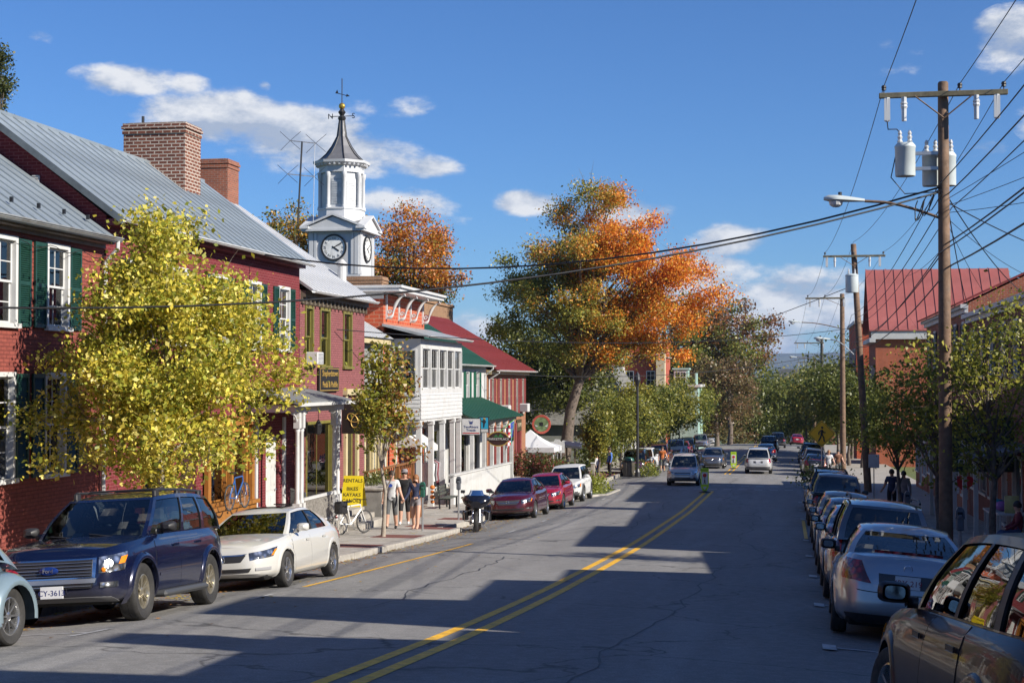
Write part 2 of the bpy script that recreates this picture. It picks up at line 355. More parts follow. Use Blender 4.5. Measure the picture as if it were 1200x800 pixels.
M_roofr=mat('red_metal_roof',(.24,.045,.042),.45,.1,var=.18,vs=1.2,dirt=(.22,.06,.05))
M_roofgr=mat('green_metal_roof',(.02,.085,.055),.5,.1,var=.2,vs=1.5)
M_bark=mat('bark',(.13,.10,.08),.9,var=.45,vs=7,bump=.8,bs=18)
M_barkp=mat('pale_bark',(.30,.26,.21),.9,var=.35,vs=6,bump=.6,bs=18)
M_rubber=mat('tyre_rubber',(.028,.027,.026),.75,var=.25,vs=9,bump=.2,bs=60)
M_alloy=flat('alloy_wheel',(.55,.55,.55),.25,.9)
M_leaf=leafmat()

# ================================================================ ground, road, pavements
def ysamp(a,b,st): n=max(1,int(round((b-a)/st))); return [a+(b-a)*i/n for i in range(n+1)]
ylong=ysamp(-60,130,2)+ysamp(134,320,6)+ysamp(340,900,30)
g=MB(); xs_=[-4000,-600,-200,-80,-40,-25,-14,-4,8,25,40,80,200,600,4000]
rows=[]
for y in [-3000,-300]+ylong+[1500,2500,4500,7000]:
    z=gz(max(-90,min(900,y)))-.30
    rows.append([(x,y,z-.1*max(0,0)) for x in xs_])
g.grid(rows,flip=True); ground=struct(g.build('ground',M_grass))
g=MB(); xr=[-10.95,-10.2,-9.2,-8.4,-8.0,-6,-4,-2,.1,1.0,2.0,2.95]
g.grid([[(x,y,road(x,y)) for x in xr] for y in ylong],flip=True); struct(g.build('road',M_asph,smooth=60))
# cross street openings stay asphalt; pavements as structure with slabs
def strip(name,m,x0,x1,y0,y1,fz,dz,st=1.5,label=None):
    g=MB(); Y=ysamp(y0,y1,st); g.grid([[(x0,y,fz(x0,y)+dz),(x1,y,fz(x1,y)+dz)] for y in Y],flip=True); return g
def kerb_x(y):       # left kerb with a planted build-out
    if 33.0<y<47.6: return -10.2
    if 72.5<y<80.5: return -8.8
    return LK
def pave(name,side,y0,y1,xk,xb,base,slab=1.5):
    """pavement: bed sheet + kerb stones + slabs"""
    g=MB(); Y=ysamp(y0,y1,1.5); g.grid([[(min(xk,xb),y,base(y)-.012),(max(xk,xb),y,base(y)-.012)] for y in Y],flip=True)
    pv=struct(g.build(name,M_conc))
    s=1 if side=='L' else -1      # L: road is toward +x
    k=0; y=y0
    while y<y1-.2:
        ye=min(y+2.4,y1); b=MB(); za,zb=base(y),base(ye)
        xo,xi=xk+s*.0,xk-s*.16
        zl=lambda yy: road(xk,yy)-.25
        P=[(xo,y+.01,zl(y)),(xi,y+.01,zl(y)),(xi,ye-.01,zl(ye)),(xo,ye-.01,zl(ye)),(xo,y+.01,za+.006),(xi,y+.01,za+.006),(xi,ye-.01,zb+.006),(xo,ye-.01,zb+.006)]
        if s>0: P=[P[i] for i in (1,0,3,2,5,4,7,6)]
        b.hexa(P); b.build('kerb_stone',M_conc2,pv); y=ye
    return pv,s
def slabs(pv,side,y0,y1,xk,xb,base,st=1.5,cols=2,mats=(M_conc,),pat=None):
    s=1 if side=='L' else -1; xa=xk-s*.17; w=(xb-xa)/cols; y=y0; r=0
    while y<y1-.3:
        ye=min(y+st,y1)
        for c in range(cols):
            x0,x1=sorted((xa+w*c,xa+w*(c+1))); x0+=.006; x1-=.006; dz=rng.uniform(-.003,.003)
            b=MB(); P=[]
            for z in (-.011,.0): P+=[(x0,y+.008,base(y)+z+dz),(x1,y+.008,base(y)+z+dz),(x1,ye-.008,base(ye)+z+dz),(x0,ye-.008,base(ye)+z+dz)]
            b.hexa(P); m=pat(r,c) if pat else mats[(r*7+c*3)%len(mats)]; b.build('paving_slab',m,pv)
        y=ye; r+=1
FX=-14.5
lf=[(-60,33.0,LK),(33.0,47.6,-10.2),(47.6,72.5,LK)]
for (a,b,xk) in lf:
    pv,s=pave('pavement_left','L',a,b,xk,-17.5,SWL)
    lo,hi=max(a,28),min(b,74)
    if hi>lo:
        slabs(pv,'L',lo,hi,xk,-14.3,SWL,1.5,3,pat=lambda r,c:(M_brpave if (c==0 and r%3==0) else (M_conc if (r+c)%2 else M_conc2)))
pv,s=pave('pavement_left','L',80.6,330,LK,-14.5,SWL)
slabs(pv,'L',86,104,LK,-14.4,SWL,1.5,2,pat=lambda r,c:M_brpave)
# planted build-out beside the side street
g=MB(); g.prism([(-10.9,72.6),(-9.4,72.8),(-8.75,74.2),(-8.7,79.0),(-9.3,80.3),(-10.9,80.5)],lambda a,b,d:(a,b,gz(b)+d),-.3,-.02); pl=struct(g.build('planted_kerb_island',M_grass))
pts=[(-10.9,72.5),(-9.35,72.7),(-8.65,74.15),(-8.6,79.05),(-9.25,80.4),(-10.9,80.62)]
for (a,b),(c,d) in zip(pts,pts[1:]):
    dx,dy=c-a,d-b; L=math.hypot(dx,dy); nx,ny=dy/L*.16,-dx/L*.16; k=MB(); P=[]
    for z in (-.35,.02): P+=[(a,b,gz(b)+z),(c,d,gz(d)+z),(c-nx,d-ny,gz(d)+z),(a-nx,b-ny,gz(b)+z)]
    k.hexa(P); k.build('kerb_stone',M_conc2,pl)
# right side
pv,s=pave('pavement_right','R',-60,72,RK,7.6,SWR)
slabs(pv,'R',14,60,RK,6.9,SWR,1.5,2,pat=lambda r,c:(M_conc if (r+c)%2 else M_conc2))
pave('pavement_right','R',72,96,.75,7.6,SWR); pave('pavement_right','R',96,330,RK,7.6,SWR)
g=strip('x',None,.95,2.6,76,95,lambda x,y:SWR(y),.02); struct(g.build('planted_kerb_island',M_grass))
# side streets (asphalt aprons) and yards behind
g=MB(); g.grid([[(-60,y,gz(y)-.06),(-17.5,y,gz(y)-.06),(-10.9,y,road(-10.9,y)+.006)] for y in ysamp(80.7,86,1)],flip=True); struct(g.build('side_street',M_asph))
# ---- painted markings
def line(name,m,pts,w,dz=.005,parent=None):
    g=MB(); 
    for (x0,y0),(x1,y1) in zip(pts,pts[1:]):
        n=max(1,int(abs(y1-y0)/1.2)); dx,dy=x1-x0,y1-y0; L=math.hypot(dx,dy); nx,ny=dy/L*w/2,-dx/L*w/2; G=[]
        for i in range(n+1):
            t=i/n; x=x0+dx*t; y=y0+dy*t; G.append([(x-nx,y-ny,road(x-nx,y-ny)+dz),(x+nx,y+ny,road(x+nx,y+ny)+dz)])
        g.grid(G,flip=True)
    return struct(g.build(name,m,parent))
line('yellow_centre_line',M_yel,[(-4.18,-40),(-4.18,78.5)],.15); line('yellow_centre_line',M_yel,[(-3.85,-40),(-3.85,78.5)],.15)
line('yellow_centre_line',M_yel,[(-4.17,101),(-4.17,215)],.12); line('yellow_centre_line',M_yel,[(-3.86,101),(-3.86,215)],.12)
line('yellow_parking_line',M_yel,[(-8.4,26.0),(-8.4,40.5)],.11); line('yellow_parking_line',M_yel,[(.46,45.5),(.46,56)],.11)
for y in (17.6,23.8,46.5,52.7,58.6,64.6,70.2,14.0,11.5): line('white_parking_tick',M_whp,[(-8.4,y-.55),(-8.4,y+.55)],.1)
line('white_parking_tick',M_whp,[(-8.45,17.6),(-10.6,17.3)],.09); line('white_parking_tick',M_whp,[(-8.45,46.5),(-10.6,46.5)],.09)
for y in (18.6,25.0,31.5,38.2,44.8,57,63.5,69.5):
    line('white_parking_tick',M_whp,[(.45,y-.3),(.45,y+.3)],.16); line('white_parking_tick',M_whp,[(.54,y),(2.6,y)],.09)
for y in (80.8,84.8):
    for i in range(17):
        x=-10.4+i*.78; line('crosswalk_dash',M_whp,[(x,y),(x+.42,y)],.3)
for y in (96.5,99.5):
    for i in range(13):
        x=-9.0+i*.78; line('crosswalk_dash',M_whp,[(x,y),(x+.42,y)],.3)
# old tar seams wandering along the lanes
M_tar=flat('tar_seam',(.035,.035,.037),.6)
for (x0,y0,y1,a) in ((-1.9,12,34,.25),(-6.3,22,36,.3),(-.9,36,64,.3),(-5.2,44,70,.25),(-2.6,60,95,.3)):
    pts=[]; x=x0; y=y0
    while y<y1: pts.append((x,y)); x+=rng.uniform(-a,a)*.5; y+=rng.uniform(.35,.9)
    g=MB()
    for (xa,ya),(xb,yb) in zip(pts,pts[1:]):
        w=rng.uniform(.008,.02); g.add([(xa-w,ya,road(xa,ya)+.004),(xa+w,ya,road(xa,ya)+.004),(xb+w,yb,road(xb,yb)+.004),(xb-w,yb,road(xb,yb)+.004)],[(0,1,2,3)])
    struct(g.build('tar_seam',M_tar))
# fallen leaves along the gutters: scattered, one mass
def litter(name,n,fx,fy,pal):
    P=[];Fc=[];Cc=[]
    for i in range(n):
        x,y=fx(),fy(); z=(road(x,y) if LK<x<RK else (SWL(y) if x<0 else SWR(y)))+.012; s=rng.uniform(.025,.055); a=rng.uniform(0,6.28)
        o=len(P)
        for j in range(4):
            w=a+j*1.5708; P.append((x+s*math.cos(w)*(1 if j%2 else .6),y+s*math.sin(w)*(1 if j%2 else .6),z+rng.uniform(0,.015)))
        Fc.append((o,o+1,o+2,o+3)); Cc+= [c4(rng.choice(pal))]*4
    me=bpy.data.meshes.new(name); me.from_pydata(P,[],Fc); at=me.color_attributes.new('leaf_color','FLOAT_COLOR','POINT'); at.data.foreach_set('color',np.array(Cc,dtype=np.float32).ravel()); me.materials.append(M_leaf)
    return stuff(link(name,me))
PAL=[(.45,.30,.06),(.5,.22,.05),(.32,.16,.06),(.5,.4,.1),(.22,.12,.06)]
litter('fallen_leaves',3200,lambda:LK+abs(rng.gauss(0,.35))+(.62 if rng.random()<.5 else 0),lambda:rng.uniform(15,80),PAL)
litter('fallen_leaves',350,lambda:rng.uniform(-14,-7),lambda:rng.uniform(15,75),PAL)
# ================================================================ building kit
def wall(mb,fr,w,z0,z1,ops=(),depth=.16,k=0,kr=None):
    us=sorted({0,w,*[o[0] for o in ops],*[o[1] for o in ops]}); zs=sorted({z0,z1,*[o[2] for o in ops],*[o[3] for o in ops]})
    zs=[z for z in zs if z0<=z<=z1]
    for a,b in zip(us,us[1:]):
        for c,d in zip(zs,zs[1:]):
            m,n=(a+b)/2,(c+d)/2
            if any(o[0]<m<o[1] and o[2]<n<o[3] for o in ops): continue
            mb.fq(fr,a,b,0,c,d,k)
    kr=k if kr is None else kr
    for o in ops:
        a,b,c,d=o[:4]; p=fr.p
        mb.add([p(a,0,c),p(a,-depth,c),p(a,-depth,d),p(a,0,d)],[(0,1,2,3)],kr); mb.add([p(b,0,c),p(b,0,d),p(b,-depth,d),p(b,-depth,c)],[(0,1,2,3)],kr)
        mb.add([p(a,0,d),p(a,-depth,d),p(b,-depth,d),p(b,0,d)],[(0,1,2,3)],kr); mb.add([p(a,0,c),p(b,0,c),p(b,-depth,c),p(a,-depth,c)],[(0,1,2,3)],kr)
M_blind=mat('window_blind',(.55,.53,.47),.8,var=.1,vs=6)
def window(par,fr,a,b,z0,z1,rows=2,cols=2,m=None,sash=True,sill=True,cas=.07,blind=None,depth=.16,single=False,name='window',mp=None):
    """double-hung window: casing + sash bars (one mesh), panes, sill, blind as sub-parts"""
    m=m or M_white2; g=MB(); F=fr
    g.fb(F,a-cas,a+.02,-depth+.02,.035,z0,z1+cas); g.fb(F,b-.02,b+cas,-depth+.02,.035,z0,z1+cas); g.fb(F,a+.02,b-.02,-depth+.02,.04,z1-.02,z1+cas)
    t=.045; zm=(z0+z1)/2
    halves=[(z0,zm+.02,-.115,-.085),(zm-.02,z1-.02,-.08,-.05)] if sash else [(z0,z1-.02,-.1,-.065)]
    panes=[]
    for (c,d,d0,d1) in halves:
        g.fb(F,a+.02,a+.02+t,d0,d1,c,d); g.fb(F,b-.02-t,b-.02,d0,d1,c,d); g.fb(F,a+.02+t,b-.02-t,d0,d1,c,c+t); g.fb(F,a+.02+t,b-.02-t,d0,d1,d-t,d)
        x0,x1,y0,y1=a+.02+t,b-.02-t,c+t,d-t; mb_=.022
        for i in range(1,cols): x=x0+(x1-x0)*i/cols; g.fb(F,x-mb_/2,x+mb_/2,d0+.004,d1-.004,y0,y1)
        for j in range(1,rows): z=y0+(y1-y0)*j/rows; g.fb(F,x0,x1,d0+.006,d1-.006,z-mb_/2,z+mb_/2)
        if single: panes.append((x0,x1,y0,y1,(d0+d1)/2))
        else:
            for i in range(cols):
                for j in range(rows): panes.append((x0+(x1-x0)*i/cols,x0+(x1-x0)*(i+1)/cols,y0+(y1-y0)*j/rows,y0+(y1-y0)*(j+1)/rows,(d0+d1)/2))
    wo=g.build(name,m,par)
    for q in panes: MB().fb(F,q[0],q[1],q[4]-.002,q[4]+.002,q[2],q[3]).build('pane',mp or M_gl,wo)
    if sill: MB().fb(F,a-cas-.05,b+cas+.05,-depth+.02,.09,z0-.09,z0).build('sill',m,wo)
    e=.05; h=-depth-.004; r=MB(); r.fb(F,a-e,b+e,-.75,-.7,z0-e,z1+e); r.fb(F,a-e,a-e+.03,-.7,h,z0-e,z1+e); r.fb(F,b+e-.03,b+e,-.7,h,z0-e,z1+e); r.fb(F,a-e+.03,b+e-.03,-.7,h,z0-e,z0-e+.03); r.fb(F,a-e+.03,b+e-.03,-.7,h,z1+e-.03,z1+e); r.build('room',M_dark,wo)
    if blind:
        zb=z1-(z1-z0)*blind; q=MB(); n=max(2,int((b-a)/.05))
        G=[[F.p(a+(b-a)*i/n,-.15-.012*(i%2),z) for i in range(n+1)] for z in (zb,z1)]; q.grid(G); q.build('curtain',M_blind,wo)
    return wo
def shutter(par,fr,a,b,z0,z1,m,d=.05):
    g=MB(); t=.055; g.fb(fr,a,a+t,.01,d,z0,z1); g.fb(fr,b-t,b,.01,d,z0,z1); n=3
    for z in (z0,(z0+z1)/2-.04,z1-.08): g.fb(fr,a+t,b-t,.012,d-.003,z,z+.08)
    z=z0+.1
    while z<z1-.1:
        p=fr.p; g.add([p(a+t,d-.008,z),p(b-t,d-.008,z),p(b-t,.014,z+.04),p(a+t,.014,z+.04)],[(0,1,2,3)]); z+=.042
    g.fb(fr,a+t,b-t,.005,.012,z0+.08,z1-.08)
    return g.build('shutter',m,par)
def roof_slope(par,x0,z0,x1,z1,y0,y1,m,step=.48,th=.05,rib=.035,name='roof',panels=True):
    """one pitched slope running from the eave (x0,z0) to the ridge (x1,z1): deck plus standing-seam sheets"""
    g=MB(); L=math.hypot(x1-x0,z1-z0); ux,uz=(x1-x0)/L,(z1-z0)/L; s=1 if x1>x0 else -1; nx,nz=-uz*s,ux*s
    f=lambda t,y,d:(x0+ux*t+nx*d,y,z0+uz*t+nz*d)
    g.hexa([f(0,y0,0),f(L,y0,0),f(L,y1,0),f(0,y1,0),f(0,y0,th),f(L,y0,th),f(L,y1,th),f(0,y1,th)] if s>0 else [f(0,y1,0),f(L,y1,0),f(L,y0,0),f(0,y0,0),f(0,y1,th),f(L,y1,th),f(L,y0,th),f(0,y0,th)])
    ro=g.build(name,m,par); n=max(1,int(round((y1-y0)/step))); w=(y1-y0)/n
    q=MB(); ff=lambda t,y,d:(ux*t+nx*d,y,uz*t+nz*d)
    def bx(t0,t1,ya,yb,d0,d1):
        P=[ff(t0,ya,d0),ff(t1,ya,d0),ff(t1,yb,d0),ff(t0,yb,d0),ff(t0,ya,d1),ff(t1,ya,d1),ff(t1,yb,d1),ff(t0,yb,d1)]
        q.hexa(P if s>0 else [P[i] for i in (3,2,1,0,7,6,5,4)])
    bx(-.03,L,.009,w-.009,th+.001,th+.007); bx(-.03,L,-.009,.009,th-.002,th+rib)
    me=q.mesh('roof_panel',m); o0=org(ro)
    for i in range(n): link('roof_panel',me,ro,Vector((x0,y0+w*i,z0))-o0)
    return ro
def gutter(par,x,z,y0,y1,m,r=.075,down=None,side=1):
    g=MB(); n=6; G=[]
    for y in (y0,y1):
        G.append([(x+r*math.cos(math.pi+math.pi*j/n),y,z+r*math.sin(math.pi+math.pi*j/n)) for j in range(n+1)])
    g.grid(G); g.box(x-r-.02,y0,z-.01,x-r,y1,z+.015); g.box(x+r-.005,y0,z-.012,x+r+.015,y1,z+.012)
    o=g.build('gutter',m,par)
    if down:
        yy,xw,zb=down; MB().tube([(x,yy,z-.06),(x,yy,z-.16),(xw+.07*side,yy,z-.5),(xw+.07*side,yy,zb)],.045,8).build('downpipe',m,par)
    return o
def gable(mb,y,xa,xb,z0,xr,zr,za,zb,k=0,face=-1):
    """gable end wall in the plane y: eaves at (xa,za),(xb,zb), ridge at (xr,zr)"""
    P=[(xa,y,z0),(xb,y,z0),(xb,y,zb),(xr,y,zr),(xa,y,za)]
    mb.add(P if face<0 else P[::-1],[(0,1,2,3,4)],k)
def chimney(par,x0,x1,y0,y1,z0,z1,m,mc=None):
    g=MB(); g.box(x0,y0,z0,x1,y1,z1-.16); g.box(x0-.03,y0-.03,z1-.3,x1+.03,y1+.03,z1-.2); g.box(x0-.05,y0-.05,z1-.16,x1+.05,y1+.05,z1-.08); g.box(x0-.02,y0-.02,z1-.08,x1+.02,y1+.02,z1)
    c=g.build('chimney',m,par)
    MB().box(x0+.1,y0+.1,z1,x1-.1,y1-.1,z1+.03).build('chimney_cap',mc or M_conc2,c); return c
def clap(mb,fr,w,z0,z1,ops=(),lap=.13,k=0):
    """lapped boards with real overlap"""
    z=z0
    while z<z1-.02:
        zt=min(z+lap,z1); segs=[(0,w)]
        for o in ops:
            if o[2]<zt-.01 and o[3]>z+.01: segs=[q for a,b in segs for q in ((a,min(b,o[0])),(max(a,o[1]),b)) if q[1]-q[0]>.01]
        for a,b in segs:
            p=fr.p; mb.add([p(a,.028,z),p(b,.028,z),p(b,.008,zt),p(a,.008,zt)],[(0,1,2,3)],k); mb.add([p(a,.008,z),p(b,.008,z),p(b,.028,z),p(a,.028,z)],[(0,1,2,3)],k)
        z=zt
def post(g,x,y,z0,z1,w=.14,k=0): 
    g.box(x-w/2-.02,y-w/2-.02,z0,x+w/2+.02,y+w/2+.02,z0+.2,k); g.box(x-w/2,y-w/2,z0+.2,x+w/2,y+w/2,z1-.15,k); g.box(x-w/2-.03,y-w/2-.03,z1-.15,x+w/2+.03,y+w/2+.03,z1,k)
M_red1=brick('red_painted_brick',(.265,.07,.052),(.21,.054,.042),(.14,.037,.031),.9,stain=(.14,.035,.03),sat=.5)
M_red2=brick('crimson_painted_brick',(.16,.024,.028),(.125,.019,.023),(.25,.08,.08),.8,stain=(.09,.012,.018))
M_pink=brick('rose_painted_brick',(.25,.09,.09),(.205,.074,.074),(.15,.055,.055),.8,stain=(.15,.055,.055))
M_brch=brick('chimney_brick',(.19,.065,.038),(.10,.036,.026),(.50,.44,.37),.8,.25,.095,.019)
M_brold=brick('old_brick',(.30,.10,.055),(.20,.07,.045),(.25,.2,.16),.7)
M_bror=brick('orange_brick',(.44,.085,.035),(.36,.06,.03),(.44,.28,.18),.7,.42,.16,.014,stain=(.2,.05,.03))
M_brtan=brick('tan_brick',(.30,.16,.085),(.22,.115,.06),(.32,.26,.19),.7)
M_brR=brick('warm_brick',(.34,.095,.05),(.25,.07,.04),(.32,.25,.19),.7)
M_gsh=mat('green_shutter_paint',(.012,.048,.034),.4,var=.15,vs=6)
M_olive=mat('olive_paint',(.17,.15,.035),.45,var=.15,vs=5)
M_cream=mat('cream_paint',(.50,.42,.24),.5,var=.08,vs=3)
M_orange=mat('ochre_paint',(.29,.12,.025),.4,var=.12,vs=5)
M_grsid=mat('grey_clapboard',(.22,.23,.21),.6,var=.12,vs=4)
M_rsh=mat('red_shutter_paint',(.21,.045,.042),.5,var=.12,vs=5)
M_gold=flat('gold_paint',(.55,.36,.09),.4,.3)
def lot(name,label,y,x=FX): return thing(name,label,'building',(x,y,gz(y)))

# ================================================================ L1: red painted brick, green shutters
B=lot('brick_row_building','red painted brick building with dark green shutters and grey metal roof nearest the camera',24)
y0,y1=12.0,30.9; fr=Fr((FX,y0),(0,1)); ops=[]
ups=[(16.3,17.2),(19.2,20.1),(21.6,22.5),(23.9,24.8),(26.15,27.05),(28.35,29.2)]
for a,b in ups: ops.append((a-y0,b-y0,2.77,4.36))
los=[(16.3,17.2),(19.2,20.1),(23.8,24.7),(26.1,27.0),(28.3,29.1)]
for a,b in los: ops.append((a-y0,b-y0,-.16,1.78))
dops=[(21.4,22.5)]; 
for a,b in dops: ops.append((a-y0,b-y0,gz(22)+.3,1.5))
g=MB(); wall(g,fr,y1-y0,gz(y1)-.3,4.72,ops); gable(g,y1,-22.5,FX,gz(y1)-.3,-18.5,7.55,4.8,4.72,face=1); gable(g,y0,-22.5,FX,gz(y0)-.3,-18.5,7.55,4.8,4.72)
g.build('wall',M_red1,B)
for i,(a,b) in enumerate(ups):
    window(B,fr,a-y0,b-y0,2.77,4.36,2,2,blind=.3 if i%2 else None)
    for c,d in ((a-.57,a-.08),(b+.08,b+.57)): shutter(B,fr,c-y0,d-y0,2.72,4.40,M_gsh)
for i,(a,b) in enumerate(los):
    window(B,fr,a-y0,b-y0,-.16,1.78,2,2,blind=.25)
    for c,d in ((a-.57,a-.08),(b+.08,b+.57)): shutter(B,fr,c-y0,d-y0,-.2,1.82,M_gsh)
g=MB(); g.fb(fr,9.42,10.48,-.14,-.08,gz(22)+.3,1.5); g.build('door',M_gsh,B)
g=MB(); g.box(FX,y0,4.60,FX+.26,y1-.02,4.68); g.box(FX,y0,4.52,FX+.05,y1-.02,4.60); g.build('cornice',mat('eave_shade',(.16,.13,.12),.6),B)  # thin dark strip under the eave, its colour standing in for shade on the brick
roof_slope(B,-14.12,4.62,-18.5,7.64,y0-.15,y1-.02,M_roofg,.5); roof_slope(B,-22.9,4.62,-18.5,7.66,y0-.15,y1-.02,M_roofg,.8)
gutter(B,-14.10,4.72,y0-.1,y1-.05,mat('grey_gutter',(.30,.31,.31),.45,.3,dirt=(.16,.13,.1)),.075)
MB().tube([(-14.1,30.72,4.66),(-14.1,30.72,4.5),(-14.38,30.72,4.2),(-14.4,30.72,gz(31)+.2)],.05,8).build('downpipe',M_white,B)
g=MB()
for i in range(17):
    a=27.0+i*.24; s=.1*math.sin(i/16*math.pi*3)**2
    if i: g.tube([(-14.36,pa,4.36-ps),(-14.36,a,4.36-s)],.008,4,False)
    pa,ps=a,s
g.build('string_lights',M_black,B)
g=MB()
for i in range(17): a=y0+1.0+i*1.08; g.box(-14.62,a,5.09,-14.56,a+.05,5.19)
stuff(g.build('snow_guards',M_black,B))
MB().fb(fr,29.75-y0,30.1-y0,.0,.02,-.05,.55).build('notice_board',M_olive,B)

# ================================================================ L2: crimson building with the big chimney
B=lot('crimson_building','deep crimson painted brick building with tall gable, grey metal roof and ochre shopfront',37)
y0,y1=31.0,44.3; fr=Fr((FX,y0),(0,1)); z1=5.25; ops=[]
ups=[(32.2,33.1),(34.6,35.5),(37.3,38.2),(39.9,40.8),(42.4,43.3)]
for a,b in ups: ops.append((a-y0,b-y0,2.6,4.35))
shop=[(33.0,34.6),(36.9,38.2),(38.5,39.7)]
zs_=gz(37)+.55
for a,b in shop: ops.append((a-y0,b-y0,zs_+.5,.35))
ops.append((41.35-y0,42.45-y0,gz(42)+.3,.1)); ops.append((35.2-y0,36.2-y0,gz(35.5)+.25,.35))
g=MB(); wall(g,fr,y1-y0,gz(y1)-.3,z1,ops); gable(g,y0,-21,FX,0,-17.6,7.66,5.2,z1); gable(g,y1,-21,FX,0,-17.6,7.66,5.2,z1,face=1)
g.build('wall',M_red2,B)
for i,(a,b) in enumerate(ups): window(B,fr,a-y0,b-y0,2.6,4.35,2,2,single=True,blind=.4); [shutter(B,fr,c-y0,d-y0,2.56,4.38,M_gsh) for c,d in ((a-.5,a-.06),(b+.06,b+.5))]
for a,b in shop: window(B,fr,a-y0,b-y0,zs_+.5,.35,1,1,m=M_orange,sash=False,single=True,cas=.12,blind=.5)
g=MB(); g.fb(fr,36.55-y0,40.0-y0,.06,.22,zs_-.4,zs_+.32); g.fb(fr,36.5-y0,40.05-y0,.04,.3,zs_+.32,zs_+.42); g.fb(fr,36.5-y0,40.05-y0,.045,.2,.50,.72)
for a in (36.6,38.25,39.8): g.fb(fr,a-y0,a+.2-y0,.05,.16,zs_+.42,.5)
g.build('shopfront',M_orange,B)
g=MB(); F=Fr((FX,y0),(0,1)); 
d0,d1,zb,zt=10.4,11.4,gz(42)+.3,.1; g.fb(F,d0,d1,-.12,-.07,zb,zt)
for c in ((.1,.45),(.55,.9)):
    for z in ((.1,.85),(1.0,1.75),(1.9,2.35)): g.fb(F,d0+c[0],d0+c[1],-.07,-.055,zb+z[0],zb+z[1])
dr=g.build('door',M_white2,B); MB().sphere(F.p(d1-.12,-.03,zb+1.0),.035).build('handle',M_chrome,dr)
g=MB()
for a in (40.42,42.75,43.95): g.fb(F,a-y0,a+.2-y0,.0,.05,gz(a)+.15,.62)
g.build('corner_board',M_white2,B)
g=MB(); g.fb(F,4.15,5.25,-.12,-.06,gz(35.5)+.25,.35); g.build('door',flat('dark_door',(.05,.02,.02),.4),B)
g=MB(); g.box(FX,y0+.02,5.04,FX+.2,y1,5.18); g.build('cornice',mat('crimson_trim',(.16,.02,.03),.5),B)
roof_slope(B,-14.12,5.13,-17.6,7.70,y0-.12,y1,M_roofg,.55); roof_slope(B,-21.1,5.13,-17.6,7.72,y0-.12,y1,M_roofg,.8)
g=MB(); 
for (xa,za,xb,zb) in ((-14.05,5.08,-17.6,7.70),(-21.2,5.08,-17.6,7.70)):
    g.hexa([(xa,y0-.16,za-.06),(xb,y0-.16,zb-.06),(xb,y0-.12,zb-.06),(xa,y0-.12,za-.06),(xa,y0-.16,za+.11),(xb,y0-.16,zb+.11),(xb,y0-.12,zb+.11),(xa,y0-.12,za+.11)])
g.build('verge_flashing',mat('grey_flashing',(.13,.15,.16),.5,.3),B)
MB().box(-17.68,y0-.1,7.68,-17.52,y1,7.80).build('ridge_cap',M_roofg,B)
gutter(B,-14.04,5.14,y0-.1,y1,M_white,.06)
chimney(B,-18.3,-16.48,40.2,41.35,6.0,8.86,M_brch)
MB().tube([(-17.9,40.6,8.86),(-17.9,40.6,9.12)],.04,6).build('flue_pipe',M_black,B)
g=MB(); F2=Fr((-17,y0),(1,0)); p0=onY(38,206,31); p1=onY(47,214,31)
g.box(p0.x,y0-.04,p1.z,p1.x,y0-.004,p0.z); [g.box(p0.x+.02,y0-.055,p1.z+.03+i*.05,p1.x-.02,y0-.04,p1.z+.055+i*.05) for i in range(3)]; g.build('attic_vent',M_white2,B)
# porch at its right end
P=lot('entrance_porch','white timber porch with paired columns in front of the white panelled door',42,-13.2); P['category']='porch'
zf=gz(42)+.32; zr=1.02
g=MB(); g.box(FX,39.7,gz(45)-.2,-13.0,44.4,zf); g.build('floor',M_conc,P)
for (px_,py_) in ((-13.2,40.2),(-13.2,40.55),(-13.2,43.65),(-13.2,44.0),(-14.3,44.0)):
    c=MB(); c.box(px_-.1,py_-.1,zf,px_+.1,py_+.1,zf+.75); c.lathe([(.075,zf+.75),(.08,zf+.8),(.062,zf+.86),(.066,zf+1.6),(.06,zr-.75),(.08,zr-.7),(.06,zr-.64)],12,(px_,py_,0)); c.box(px_-.085,py_-.085,zr-.64,px_+.085,py_+.085,zr-.2)
    c.build('column',M_white2,P,smooth=40)
g=MB()
for (a,b) in (((-13.2,40.55),1),((-13.2,43.65),-1),((-13.2,40.2),-1)):
    pts=[(math.cos(t)*.5,math.sin(t)*.45) for t in [i*math.pi/16 for i in range(9)]]
    for i in range(8):
        (u0,v0),(u1,v1)=pts[i],pts[i+1]; g.tube([(a[0],a[1]+b*(.5-u0),zr-.68+v0),(a[0],a[1]+b*(.5-u1),zr-.68+v1)],.028,5)
    g.box(a[0]-.03,min(a[1],a[1]+b*.42),zr-.24,a[0]+.03,max(a[1],a[1]+b*.42),zr-.2)
g.build('bracket',M_white2,P)
g=MB(); g.box(-13.3,39.7,zr-.2,-13.1,44.3,zr); g.box(FX,39.7,zr-.2,-13.3,39.9,zr); g.box(FX,44.1,zr-.2,-13.3,44.3,zr); g.build('beam',M_white2,P)
g=MB(); g.hexa([(FX,39.4,zr+.42),(FX,39.4,zr+.46),(FX,44.6,zr+.46),(FX,44.6,zr+.42),(-12.85,39.4,zr+.0),(-12.85,39.4,zr+.09),(-12.85,44.6,zr+.09),(-12.85,44.6,zr+.0)]); g.build('porch_roof',mat('porch_roof_grey',(.16,.17,.17),.6),P)
MB().box(-12.87,39.38,zr-.03,-12.82,44.62,zr+.06).build('fascia',M_white2,P)
g=MB(); g.box(-13.24,40.7,zf+.78,-13.16,43.5,zf+.86); g.box(-13.23,40.7,zf+.08,-13.17,43.5,zf+.14); g.build('handrail',M_white2,P)
g=MB()
for i in range(26): g.box(-13.215,40.75+i*.107,zf+.14,-13.185,40.785+i*.107,zf+.78)
g.build('railing_panel',mat('lattice_grey',(.30,.28,.25),.8,var=.4,vs=14),P)
